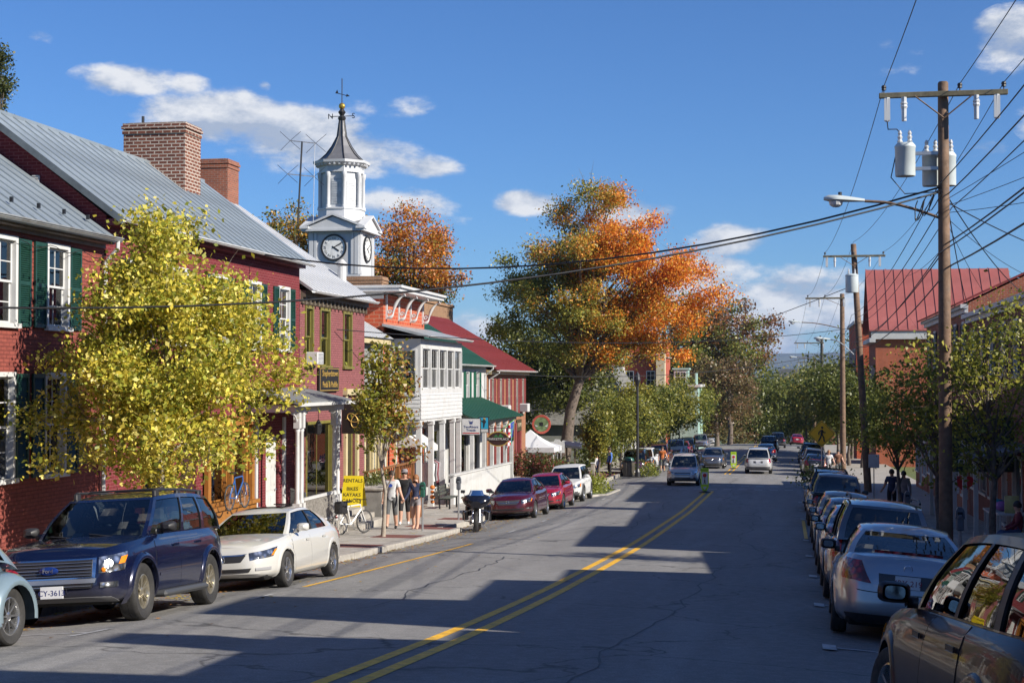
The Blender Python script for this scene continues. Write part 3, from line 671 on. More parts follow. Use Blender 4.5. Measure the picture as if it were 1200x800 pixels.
MB().tube([(-13.2,42.1,zr-.2),(-13.2,42.1,zr-.45)],.008,5).lathe([(.02,zr-.45),(.11,zr-.6),(.09,zr-.85),(.02,zr-.88)],8,(-13.2,42.1,0)).build('lantern',M_black,P)

# ================================================================ L3: rose brick with white roof
B=lot('rose_brick_building','rose painted brick building with olive window frames and white metal roof',48)
y0,y1=44.35,51.5; fr=Fr((FX,y0),(0,1)); ops=[(46.4-y0,47.35-y0,2.15,3.9),(48.95-y0,49.85-y0,2.15,3.9),(44.9-y0,45.6-y0,2.15,3.9)]
low=(45.0-y0,47.6-y0,gz(46)+.9,.35); dor=(49.2-y0,50.35-y0,gz(50)+.55,.9); ops+=[low,dor]
g=MB(); wall(g,fr,y1-y0,gz(y1)-.3,4.42,ops); gable(g,y1,-24.6,FX,gz(y1)-.3,-19.5,8.0,4.5,4.42,face=1); gable(g,y0,-24.6,FX,0,-19.5,8.0,4.5,4.42); g.build('wall',M_pink,B)
for o in ops[:3]: window(B,fr,*o[:4],1,1,m=M_olive,single=True,blind=.55)
window(B,fr,*low,1,2,m=M_olive,sash=False,single=True)
g=MB(); g.fb(fr,dor[0]+.02,dor[1]-.02,-.14,-.08,dor[2],dor[3]); d=g.build('door',M_olive,B)
MB().fb(fr,dor[0]+.2,dor[1]-.2,-.08,-.07,dor[2]+.9,dor[3]-.5).build('door_glass',M_gl,d); g=MB(); g.fb(fr,dor[0]-.22,dor[0]+.0,.0,.09,dor[2]-.2,dor[3]+.3); g.fb(fr,dor[1],dor[1]+.22,.0,.09,dor[2]-.2,dor[3]+.3); g.fb(fr,dor[0]-.3,dor[1]+.3,.0,.16,dor[3]+.3,dor[3]+.5); g.build('door_surround',M_cream,B)
g=MB(); g.box(FX,y0+.06,4.2,FX+.16,y1-.01,4.40); g.box(FX,y0+.06,4.02,FX+.07,y1-.01,4.2); [g.box(FX+.0,a,3.98,FX+.14,a+.08,4.2) for a in np.arange(y0+.2,y1,.42)]; g.build('cornice',mat('brown_cornice',(.13,.105,.075),.6),B)
roof_slope(B,-14.15,4.38,-19.5,8.06,y0,y1+.12,M_roofw,.42); roof_slope(B,-24.9,4.38,-19.5,8.08,y0,y1+.12,M_roofw,.8)
gutter(B,-14.06,4.38,y0,y1+.1,M_white,.07)
chimney(B,-20.5,-19.1,50.4,51.48,7.0,9.35,M_brold)
g=MB(); g.box(-20.6,50.0,7.9,-19.9,51.5,8.35); g.build('roof_flashing',M_white,B)
MB().cyl((-15.2,51.1,4.6),(-15.2,51.1,5.65),.16,.16,12).lathe([(.2,5.65),(.2,5.7),(.05,5.86)],12,(-15.2,51.1,0)).build('roof_vent',M_white,B)
AC=thing('window_air_conditioner','white air conditioner in the upper window of the rose brick building','air conditioner',(FX,45.25,2.15))
g=MB(); g.cbox(FX-.02,44.95,2.17,FX+.38,45.55,2.55,.02); g.build('case',M_white2,AC); g=MB(); [g.box(FX+.379,45.0,2.21+i*.04,FX+.387,45.5,2.225+i*.04) for i in range(8)]; g.build('grille',M_steel,AC)
S=thing('shop_sign','black shop sign with gold script on the rose brick wall','sign',(FX+.05,47.1,1.75)); 
MB().cbox(FX+.03,46.05,1.33,FX+.10,48.15,2.1,.015).build('board',flat('sign_black',(.015,.014,.012),.4),S)
for s_,z_,sz in (('Shepherdstown',1.9,.27),('Pedal & Paddle',1.55,.27)):
    text('lettering',s_,sz,M_gold,S,frameM(Vector((.055,0.05,z_-1.75)),(0,1,0),(1,0,0)))
g=MB(); q=.03
for a,b,c,d in ((46.1,48.1,1.36,1.38),(46.1,48.1,2.05,2.07),(46.1,46.12,1.38,2.05),(48.08,48.1,1.38,2.05)): g.box(FX+.1,a,c,FX+.106,b,d)
g.build('border',M_gold,S)
S=thing('knot_sign','small black hanging sign with a gold triangular knot','sign',(FX+.55,48.4,.3))
zc=.35; MB().cbox(FX+.12,48.37,-.05,FX+1.0,48.43,.95,.015).build('board',flat('sign_black',(.015,.014,.012),.4),S)
g=MB(); cx=FX+.56; pts=[]
for i in range(61):
    t=i/60*2*math.pi; pts.append((cx+.15*(math.sin(t)+2*math.sin(2*t))*.6,48.36,.42+.15*(math.cos(t)-2*math.cos(2*t))*.6))
g.tube(pts,.014,5,False); g.build('emblem',M_gold,S); MB().tube([(FX,48.4,1.02),(FX+1.05,48.4,1.02)],.015,6).build('bracket',M_black,S)
# steps and planter wall before the rose building / grey house
S=thing('stone_steps','grey concrete steps rising from the left pavement beside the yellow board','steps',(-13.6,47.2,SWL(47)))
zb=SWL(46)
for i in range(4):
    MB().cbox(-14.45,45.2+.0,SWL(46)-.3 if i==0 else zb+.165*i,-12.9-.34*i,48.3,zb+.165*(i+1),.015).build('step',M_conc,S)
W=thing('planter_wall','low grey rendered planter wall with a capping next to the steps','wall',(-13.9,50,SWL(50)))
g=MB(); g.box(-14.4,48.6,SWL(52)-.2,-13.1,51.9,SWL(50)+1.15); g.build('block',mat('grey_render',(.25,.24,.22),.8,bump=.2),W); MB().cbox(-14.45,48.55,SWL(50)+1.15,-13.03,51.95,SWL(50)+1.25,.02).build('coping',M_conc2,W)

# ================================================================ L4: grey clapboard house, set back
B=lot('grey_clapboard_house','narrow grey clapboard house with cream door frames set back behind the slim tree',55,-16)
X4=-16.0; y0,y1=51.65,59.5; fr=Fr((X4,y0),(0,1)); ops=[(1.2,2.1,.9,2.6),(4.0,4.9,.9,2.6),(6.0,6.9,.9,2.6),(5.3,6.3,gz(56)+.9,-.4),(6.8,7.5,gz(56)+1.2,-.4),(2,3,gz(54)+1,-.3)]
g=MB(); wall(g,fr,y1-y0,gz(y1)-.3,3.3,ops); g.box(-24,y0,gz(y1)-.3,X4-.2,y0+.1,3.3); g.build('wall',M_grsid,B)
g=MB(); clap(g,fr,y1-y0,gz(y1)+.5,3.3,[(o[0]-.1,o[1]+.1,o[2]-.1,o[3]+.1) for o in ops]); stuff(g.build('siding',M_grsid,B))
for o in ops[:3]: window(B,fr,*o,1,1,m=M_white2,single=True,blind=.4)
for o in ops[3:]: window(B,fr,*o,1,1,m=M_cream,sash=False,single=True,cas=.16)
roof_slope(B,-15.6,3.3,-20.5,6.2,y0,y1+.05,M_roofw,.45); roof_slope(B,-25.4,3.3,-20.5,6.22,y0,y1+.05,M_roofw,.8); MB().box(-16,y0,3.1,-15.65,y1,3.28).build('cornice',M_cream,B)
D=thing('wooden_deck_rail','varnished orange wood railing in front of the grey house','railing',(-14.6,55,SWL(55)))
zb=SWL(55)+.7; g=MB(); g.box(X4,52,SWL(56)-.1,-14.5,59,zb); g.build('deck',M_conc,D); MO=mat('varnished_wood',(.23,.095,.032),.4,var=.25,vs=6)
for y in (52.1,54.3,56.5,58.8): MB().box(-14.65,y-.06,zb,-14.53,y+.06,zb+1.05).build('post',MO,D)
MB().box(-14.66,52,zb+1.0,-14.5,59,zb+1.06).build('handrail',MO,D); MB().box(-14.62,52,zb+.12,-14.56,59,zb+.18).build('lower_rail',MO,D)
for i in range(22): MB().box(-14.61,52.25+i*.3,zb+.18,-14.57,52.29+i*.3,zb+1.0).build('baluster',MO,D)

# ================================================================ L5: orange brick with bracketed cornice and white bay
B=lot('bracketed_cornice_building','orange brick building with white bracketed cornice above a white glazed upper porch',63,-16)
y0,y1=59.6,66.6; fr=Fr((X4,y0),(0,1)); zt=5.15
g=MB(); wall(g,fr,y1-y0,gz(y1)-.3,zt); g.add([(-24,y0,gz(y0)-.3),(X4,y0,gz(y0)-.3),(X4,y0,zt),(-24,y0,zt)],[(0,1,2,3)]); g.add([(X4,y1,0),(-24,y1,0),(-24,y1,zt-.4),(X4,y1,zt)],[(0,1,2,3)]); g.build('wall',M_bror,B)
g=MB(); g.box(X4-8,y0-.75,zt+.06,X4+.85,y1+.25,zt+.2); g.box(X4-8.0,y0-.8,zt+.2,X4+.95,y1+.3,zt+.3); g.box(X4-8,y0-.02,zt-.2,X4+.02,y0-.001,zt+.06); cor=g.build('cornice',M_white2,B)
for (yy,dx,dy) in [(60.0,1,0),(62.0,1,0),(64.0,1,0),(66.2,1,0)]:
    g=MB(); pts=[]
    for i in range(15):
        t=i/14; a=-.3+t*4.2; pts.append((X4+.06+.72*t+.05*math.sin(t*9),yy,zt-.95+.92*t-.12*math.sin(t*6.28)))
    g.tube(pts,[.055+.02*math.sin(i) for i in range(15)],6)
    sp=[(X4+.16+.1*math.cos(t)*(1-t/9),yy,zt-.72+.1*math.sin(t)*(1-t/9)) for t in [j*.45 for j in range(16)]]; g.tube(sp,.035,5); g.box(X4,yy-.06,zt-1.0,X4+.06,yy+.06,zt+.06)
    g.build('bracket',M_white2,B,smooth=60)
chimney(B,-20.2,-18.0,66.8,67.8,2,6.35,M_brtan); chimney(B,-17.9,-16.9,67.2,67.9,2,5.9,M_brtan)
# glazed bay
bx0,bx1,by0,by1,bz0,bz1=X4,FX,59.75,67.6,.1,3.35
fS=Fr((bx0,by0),(1,0)); fE=Fr((bx1,by0),(0,1)); n=5; wy=(by1-by0-.3)/n
opE=[(.2+i*wy+.06,.2+(i+1)*wy-.06,1.35,2.98) for i in range(n)]; opS=[(.25,1.3,1.15,2.9)]
g=MB(); wall(g,fE,by1-by0,bz0,bz1,opE,.1); wall(g,fS,bx1-bx0,bz0,bz1,opS,.1); g.box(bx0,by0+.02,bz0-.1,bx1-.02,by1,bz0-.001); g.add([(bx1,by1,bz0),(bx0,by1,bz0),(bx0,by1,bz1),(bx1,by1,bz1)],[(0,1,2,3)]); g.build('bay',M_white,B)
g=MB(); clap(g,fE,by1-by0,bz0+.02,1.15,[],.16); clap(g,fS,bx1-bx0,bz0+.02,1.0,[],.16); stuff(g.build('siding',M_white2,B))
for o in opE: window(B,fE,*o,1,2,m=M_white2,sill=False,single=True,cas=.05,depth=.1,blind=.3)
for o in opS: window(B,fS,*o,1,1,m=M_white2,single=True,cas=.05,depth=.1,blind=.75)
g=MB(); g.hexa([(X4,by0-.35,bz1+.5),(bx1+.4,by0-.35,bz1+.02),(bx1+.4,by1+.3,bz1+.02),(X4,by1+.3,bz1+.5),(X4,by0-.35,bz1+.6),(bx1+.4,by0-.35,bz1+.12),(bx1+.4,by1+.3,bz1+.12),(X4,by1+.3,bz1+.6)]); g.build('bay_roof',mat('bay_roof_grey',(.33,.35,.36),.5,.2),B)
gutter(B,bx1+.42,bz1+.1,by0-.3,by1+.3,M_white,.06)
# ground floor under the bay
for yy in (60.0,62.1,64.2,66.2,67.5):
    g=MB(); post(g,FX-.12,yy,SWL(yy)-.05,bz0-.1,.2); g.build('post',M_white2,B)
gl=SWL(62)+.25; fr2=Fr((X4+.05,59.7),(0,1)); g=MB(); opz=[(.2,1.6,gl+.4,-.4),(1.8,2.8,gl,-.4),(2.95,4.9,gl+.4,-.4),(5.1,7.4,gl+.4,-.4)]; wall(g,fr2,7.9,gl-.5,bz0-.1,opz); g.build('shopfront',M_white,B)
for o in opz: window(B,fr2,*o,1,1,m=M_cream if o[0]<1 else M_white2,sash=False,single=True,sill=False)
aw=mat('striped_awning',(.55,.56,.56),.8,var=.1,vs=4)
g=MB(); za=-.35
g.hexa([(X4+.05,61.8,za),(X4+1.2,61.8,za-.75),(X4+1.2,64.2,za-.75),(X4+.05,64.2,za),(X4+.05,61.8,za+.03),(X4+1.2,61.8,za-.72),(X4+1.2,64.2,za-.72),(X4+.05,64.2,za+.03)]); g.add([(X4+1.2,61.8,za-.75),(X4+1.2,64.2,za-.75),(X4+1.2,64.2,za-.95),(X4+1.2,61.8,za-.95)],[(0,1,2,3)]); g.add([(X4+.05,61.8,za),(X4+.05,61.8,za-.75),(X4+1.2,61.8,za-.75)],[(0,1,2)]); g.build('awning',aw,B)
# long low white porch parapet
Q=thing('white_porch_parapet','solid white boarded porch wall along the pavement beside the parked maroon sedan','wall',(-14.0,70,SWL(70)))
g=MB(); za=SWL(66)+1.15
g.hexa([(-14.05,63.2,SWL(65)-.2),(-13.9,63.2,SWL(65)-.2),(-13.9,76.5,SWL(76)-.2),(-14.05,76.5,SWL(76)-.2),(-14.05,63.2,SWL(63)+1.2),(-13.9,63.2,SWL(63)+1.2),(-13.9,76.5,SWL(76)+1.35),(-14.05,76.5,SWL(76)+1.35)]); g.build('panel',M_white2,Q)
g=MB(); g.hexa([(-14.1,63.1,SWL(63)+1.2),(-13.85,63.1,SWL(63)+1.2),(-13.85,76.6,SWL(76)+1.35),(-14.1,76.6,SWL(76)+1.35),(-14.1,63.1,SWL(63)+1.27),(-13.85,63.1,SWL(63)+1.27),(-13.85,76.6,SWL(76)+1.42),(-14.1,76.6,SWL(76)+1.42)]); g.build('capping',M_white2,Q)

# ================================================================ L6: white house, green roof
B=lot('green_roofed_house','white house with green shutters, green metal roof and a green porch roof',75,-16)
y0,y1=67.7,80.8; fr=Fr((X4,y0),(0,1)); zt=2.5; zf=SWL(74)+.45
up=[(70.2,71.0),(73.0,73.8),(75.5,76.25),(78.0,78.75)]; ops=[(a-y0,b-y0,.75,2.1) for a,b in up]; lo=[(68.3,70.7),(71.4,73.6),(74.2,76.1),(76.7,78.9)]; ops+=[(a-y0,b-y0,zf+.1,-.6) for a,b in lo]
g=MB(); wall(g,fr,y1-y0,gz(y1)-.3,zt,ops); gable(g,y0,-24.5,X4,0,-20,5.1,zt,zt); g.build('wall',M_white,B)
for i,o in enumerate(ops): window(B,fr,*o,1,1,single=True,sash=i<4,sill=i<4)
for a,b in up: [shutter(B,fr,c-y0,d-y0,.7,2.12,M_gsh2) for M_gsh2 in (mat('bright_green_shutter',(.01,.10,.055),.5),) for c,d in ((a-.52,a-.08),(b+.08,b+.52))]
roof_slope(B,-15.6,2.45,-20,5.15,y0,y1,M_roofgr,.6); roof_slope(B,-24.6,2.45,-20,5.17,y0,y1,M_roofgr,.9); gutter(B,-15.52,2.45,y0,y1,M_white,.07,(80.3,-16,-.6))
g=MB(); g.box(X4,y0,zf-1.2,-13.95,y1-1,zf); g.build('porch_floor',M_conc,B)
for yy in (68.2,71.0,72.9,74.6,76.4,78.2): 
    g=MB(); post(g,-14.15,yy,zf,-.35,.17); g.build('post',M_white2,B)
MB().box(-14.27,67.8,-.35,-14.03,79.0,-.16).build('porch_beam',M_white2,B)
roof_slope(B,-13.7,-.18,-15.98,.75,67.75,79.3,M_roofgr,.6,name='porch_roof')
# ================================================================ L7: red roof
B=lot('red_roofed_building','brick building with long red shutters, red metal roof and window air conditioners',87,-16)
y0,y1=81.0,93.3; fr=Fr((X4,y0),(0,1)); zt=2.25; ups=[82.2,84.6,87.2,89.8,91.9]; ops=[(a-y0,a+.6-y0,-.25,1.75) for a in ups]
zf=SWL(87)+.4; los=[82.0,84.9,87.4,90.0]; ops+=[(a-y0,a+1.0-y0,zf,-1.0) for a in los]
g=MB(); wall(g,fr,y1-y0,gz(y1)-.3,zt,ops); gable(g,y1,-26,X4,gz(y1)-.3,-21,5.3,zt,zt,face=1); gable(g,y0,-26,X4,0,-21,5.3,zt,zt); g.build('wall',brick('brown_brick',(.33,.13,.06),(.26,.1,.05),(.3,.22,.15),.6),B)
for i,o in enumerate(ops): window(B,fr,*o,1,1,single=True,sash=i<5,sill=True,cas=.02,m=mat('dull_sash',(.36,.33,.29),.5) if i<5 else M_rsh)
for a in ups: [shutter(B,fr,c-y0,d-y0,-.3,1.8,M_rsh) for c,d in ((a-.62,a-.05),(a+.65,a+1.25))]
for a in los: g=MB(); g.fb(fr,a-.55-y0,a-.1-y0,.005,.07,zf-.4,-.85); g.fb(fr,a+1.1-y0,a+1.5-y0,.005,.07,zf-.4,-.85); g.build('pilaster',M_rsh,B)
g=MB(); g.box(X4,y0,zt-.25,X4+.25,y1,zt-.02); g.build('cornice',M_cream,B)
roof_slope(B,-15.45,2.2,-21,5.45,y0,y1+.55,M_roofr,.55); roof_slope(B,-26.5,2.2,-21,5.47,y0,y1+.55,M_roofr,.9); gutter(B,-15.38,2.22,y0,y1+.5,M_white,.08,(81.3,-16,-.6))
for i,a in enumerate((84.65,91.0)):
    AC=thing('window_air_conditioner',['white air conditioner in a middle window of the red shuttered building','white air conditioner at the far corner of the red shuttered building'][i],'air conditioner',(X4,a,-.25),group='window air conditioners')
    g=MB(); g.cbox(X4,a,-.22,X4+.55,a+.68,.28,.03); g.build('case',M_white2,AC); g=MB(); [g.box(X4+.05,a-.008,-.18+j*.06,X4+.5,a-.001,-.15+j*.06) for j in range(7)]; g.build('grille',M_steel,AC)
S=thing('wall_board','small brown name board with pale lettering on the far brick corner','sign',(X4+.05,90.7,-.9)); MB().cbox(X4+.03,89.9,-1.35,X4+.09,91.4,-.65,.02).build('board',flat('brown_board',(.06,.045,.02),.5),S); text('lettering','SHOPPE',.34,flat('pale_letter',(.5,.45,.3),.5),S,frameM(Vector((.05,-.05,-.1)),(0,1,0),(1,0,0)))

# ================================================================ clock tower
TY=88.0; q=lambda px,py:onY(px,py,TY)
xl,xr=q(362,320).x,q(421,320).x; sw=xr-xl; xc=(xl+xr)/2; yc=TY+sw/2
zA=q(390,316).z; zB=q(390,266).z
T=thing('clock_tower','white wooden clock tower with octagonal lantern, grey bell roof and weathervane','clock tower',(xc,yc,gz(88)))
MW=mat('tower_white',(.54,.55,.56),.5,var=.07,vs=1.5,dirt=(.44,.44,.43))
g=MB(); g.box(xl+.3,TY+.3,gz(88),xr-.3,TY+sw-.3,zA-.3); g.box(xl,TY,zA-.3,xr,TY+sw,zB-.28); g.box(xl-.1,TY-.1,zA-.42,xr+.1,TY+sw+.1,zA-.3); g.box(xl-.38,TY-.38,zB-.26,xr+.38,TY+sw+.38,zB-.13); g.build('shaft',MW,T)
faces=[Fr((xl,TY),(1,0)),Fr((xr,TY),(0,1)),Fr((xr,TY+sw),(-1,0)),Fr((xl,TY+sw),(0,-1))]
g=MB()
for F in faces:
    for a,b in ((0.03,.28),(.34,.5),(sw-.5,sw-.34),(sw-.28,sw-.03)): g.fb(F,a,b,.005,.07,zA-.26,zB-.38)
    g.fb(F,0.03,sw-.03,.005,.09,zB-.38,zB-.29)
g.build('pilaster',MW,T)
for F in faces:
    e_=.004*faces.index(F); g=MB(); g.prism([(-.40+e_,zB-.14-e_),(sw+.40-e_,zB-.14-e_),(sw/2,zB+.60-e_)],lambda a,b,d:F.p(a,d,b),-.3,.30+e_); pd=g.build('pediment',MW,T)
    g=MB(); 
    for (a,b) in (((-.46,zB-.13),(sw/2,zB+.68)),((sw/2,zB+.68),(sw+.46,zB-.13))):
        g.prism([(a[0],a[1]+e_),(b[0],b[1]+e_),(b[0],b[1]+.12+e_),(a[0],a[1]+.12+e_)],lambda u,v,d:F.p(u,d,v),-.1,.44+e_)
    g.build('raking_cornice',MW,pd)
M_tr=mat('tower_roof',(.15,.15,.16),.55,.2,var=.2,vs=2)
g=MB(); hc=(xc,yc); rz=zB+.55
for F in faces:
    g.add([F.p(-.4,.4,zB),F.p(sw/2,.4,zB+.74),F.p(sw/2,-sw/2,zB+.74)],[(0,1,2)]); g.add([F.p(sw/2,.4,zB+.74),F.p(sw+.4,.4,zB),F.p(sw/2,-sw/2,zB+.74)],[(0,1,2)])
g.build('cross_gable_roof',M_tr,T)
cr=(zA-.2+zB-.4)/2
for i,F in enumerate(faces[:2]):
    cl=MB(); rr=.80; cz=q(392,290).z
    M=Matrix(((F.u[0],0,F.n[0],0),(F.u[1],0,F.n[1],0),(0,1,0,0),(0,0,0,1))); o=F.p(sw/2,.06,cz)
    cl.lathe([(rr,0),(rr,.05),(rr-.11,.05),(rr-.11,.0)],32,o,M.to_3x3()); co=cl.build('clock_rim',M_black,T)
    dd=MB(); dd.lathe([(0,.012),(rr-.1,.012)],32,o,M.to_3x3()); dd.build('dial',mat('dial_white',(.75,.75,.72),.4),co)
    for h,s_ in enumerate(['XII','I','II','III','IV','V','VI','VII','VIII','IX','X','XI']):
        a=h*math.pi/6; rot=Matrix.Rotation(-a,4,'Z'); base=frameM(Vector(o)-org(co),(F.u[0],F.u[1],0),(F.n[0],F.n[1],0))
        text('numeral',s_,.21,M_black,co,base@rot@Matrix.Translation((0,rr*.68,.018)))
    for (ang,ln,wd) in ((125,.42,.055),(62,.6,.04)):
        a=math.radians(ang); hb=MB(); U=Vector((F.u[0],F.u[1],0)); Z=Vector((0,0,1)); d_=U*math.sin(a)+Z*math.cos(a); p_=U*math.cos(a)-Z*math.sin(a); oo=Vector(F.p(sw/2,.085,cz))
        hb.add([oo-d_*.12-p_*wd*.6,oo-d_*.12+p_*wd*.6,oo+d_*ln*.8+p_*wd,oo+d_*ln,oo+d_*ln*.8-p_*wd],[(4,3,2,1,0)]); hb.build('clock_hand',M_black,co)
# lantern
z0=zB+.35; z1=q(401,188).z; z2=q(401,180).z; zt=q(401,136).z
oct=lambda r,z,a0=math.pi/8:[(xc+r*math.cos(a0+i*math.pi/4),yc+r*math.sin(a0+i*math.pi/4),z) for i in range(8)]
def octl(rows,name,m,par): g=MB(); g.grid([oct(r,z) for r,z in rows],closed=True); return g.build(name,m,par)
r0=(q(424,240).x-q(374,240).x)/2*1.02
octl([(r0*1.14,z0),(r0*1.14,z0+.25),(r0*1.08,z0+.3),(r0*1.05,z0+.75),(r0*1.1,z0+.78),(r0*1.1,z0+.86),(r0*.93,z0+.9)],'lantern_base',MW,T)
octl([(r0*.92,z0+.86),(r0*.92,z1-.62),(r0*1.02,z1-.6),(r0*1.02,z1-.25),(r0*1.1,z1-.2),(r0*1.28,z1-.05),(r0*1.3,z1+.1),(r0*1.05,z1+.12)],'lantern_drum',MW,T)
for i in range(8):
    a=math.pi/8+i*math.pi/4; px_,py_=xc+r0*.97*math.cos(a),yc+r0*.97*math.sin(a); g=MB()
    g.lathe([(.16,z0+.86),(.16,z0+.98),(.12,z0+1.0),(.115,z1-.95),(.15,z1-.9),(.17,z1-.66),(.17,z1-.6)],10,(px_,py_,0)); g.build('column',MW,T,smooth=40)
    b=a+math.pi/8; rr=r0*.92*math.cos(math.pi/8); F=Fr((xc+rr*math.cos(b)+math.sin(b)*.33,yc+rr*math.sin(b)-math.cos(b)*.33),(-math.sin(b),math.cos(b)))
    g=MB(); g.fb(F,.03,.63,.0,.015,z0+1.05,z1-1.0); [g.fb(F,.06,.6,.015,.035,z0+1.1+j*.1,z0+1.15+j*.1) for j in range(int((z1-1.1-z0-1.1)/.1))]; g.build('louvre_panel',mat('louvre_grey',(.48,.50,.52),.6) if i%2 else MW,T)
g=MB()
for i in range(32):
    a=i*math.pi/16; g.box(xc+r0*1.13*math.cos(a)-.05,yc+r0*1.13*math.sin(a)-.05,z1-.2,xc+r0*1.13*math.cos(a)+.05,yc+r0*1.13*math.sin(a)+.05,z1-.06)
g.build('dentils',MW,T)
octl([(r0*1.12,z1+.1),(r0*.98,z1+.22),(r0*.72,z1+.55),(r0*.45,z1+1.05),(r0*.22,z1+1.65),(r0*.12,zt)],'bell_roof',M_tr,T)
g=MB()
for i in range(8):
    a=math.pi/8+i*math.pi/4; g.tube([(xc+r*math.cos(a),yc+r*math.sin(a),z) for r,z in [(r0*1.12,z1+.12),(r0*.98,z1+.24),(r0*.72,z1+.57),(r0*.45,z1+1.07),(r0*.22,z1+1.67),(r0*.12,zt)]],.035,5)
g.build('roof_rib',M_black,T)
g=MB(); g.lathe([(.2,zt),(.26,zt+.15),(.12,zt+.3),(.24,zt+.5),(.1,zt+.7),(.2,zt+.85),(.05,zt+1.05)],10,(xc,yc,0)); top=q(401,86).z; g.tube([(xc,yc,zt+.9),(xc,yc,top)],.03,6); g.build('finial',M_black,T)
zb_=q(400,119).z; MB().sphere((xc,yc,zb_),.2,14,10).build('gilt_ball',flat('gilt',(.65,.42,.08),.3,.8),T)
zn=q(400,131).z; MB().tube([(xc-.75,yc,zn),(xc+.75,yc,zn)],.025,5).build('compass_bar',M_black,T)
for s_,dx in (('N',-.72),('S',.72)): text('compass_letter',s_,.45,M_black,T,frameM(Vector((dx,0,zn-gz(88))),(1,0,0),(0,-1,0)),.02)
zv=q(400,105).z; g=MB(); g.tube([(xc-.4,yc,zv+.12),(xc+.35,yc,zv-.1)],.022,5); g.prism([(-.42,.08),(-.3,.3),(-.22,.05)],lambda a,b,d:(xc+a,yc+d,zv+b),-.015,.015); g.prism([(.25,-.15),(.5,-.12),(.3,.02)],lambda a,b,d:(xc+a,yc+d,zv+b),-.015,.015); g.build('vane',M_black,T)
# its hall below
B=thing('tower_hall','tan brick hall with parapet carrying the clock tower','building',(xc,yc,gz(88)))
g=MB(); g.box(xl-7,TY+.4,gz(88)-.4,xr+.4,TY+24,zA-1.2); g.box(xl-7.1,TY+.3,zA-1.2,xr+.5,TY+24.1,zA-1.0); g.build('wall',M_brtan,B); MB().box(xl-6.5,TY+1.0,zA-1.0,xr,TY+23,zA-.9).build('roof',M_tr,B)
# rooftop antenna behind the rose building
A=thing('tv_antenna','tall thin television antenna mast above the white roof','antenna',onY(351,262,56))
b_=onY(349,262,56); t_=onY(354,166,56); g=MB(); g.tube([b_,t_],.035,6); g.build('mast',M_black,A)
p2_=onY(369,168,56); g=MB(); g.tube([p2_,onY(367,262,56)],.012,5); g.build('guy_rod',M_steel,A)
for (py_,pl,pr) in ((167,340,370),(206,337,368)):
    a=onY(pl,py_-2,56); b=onY(pr,py_+1,56); MB().tube([a,b],.02,5).build('boom',M_steel,A); g=MB()
    for (c,m_) in ((a,1),(b,1)):
        for d in ((-.4,0,.36),(.4,0,-.34),(.42,0,.34),(-.38,0,-.36)): g.tube([c,c+Vector(d)*m_],.009,4)
    g.build('dipole',M_black,A)

def fwin(par,fr,a,b,z0,z1,*_,**k):
    """window whose frame stands proud of a solid wall (distant buildings)"""
    g=MB(); t=.09
    g.fb(fr,a-t,a,.0,.07,z0-t,z1+t); g.fb(fr,b,b+t,.0,.07,z0-t,z1+t); g.fb(fr,a,b,.0,.07,z1,z1+t); g.fb(fr,a,b,.0,.09,z0-t,z0); g.fb(fr,a,b,.0,.06,(z0+z1)/2-.03,(z0+z1)/2+.03); g.fb(fr,(a+b)/2-.02,(a+b)/2+.02,.0,.055,z0,z1)
    w=g.build('window',M_white2,par); MB().fb(fr,a,b,.004,.03,z0,z1).build('pane',M_gldk,w); return w
M_gldk=flat('dark_pane',(.02,.024,.03),.08)
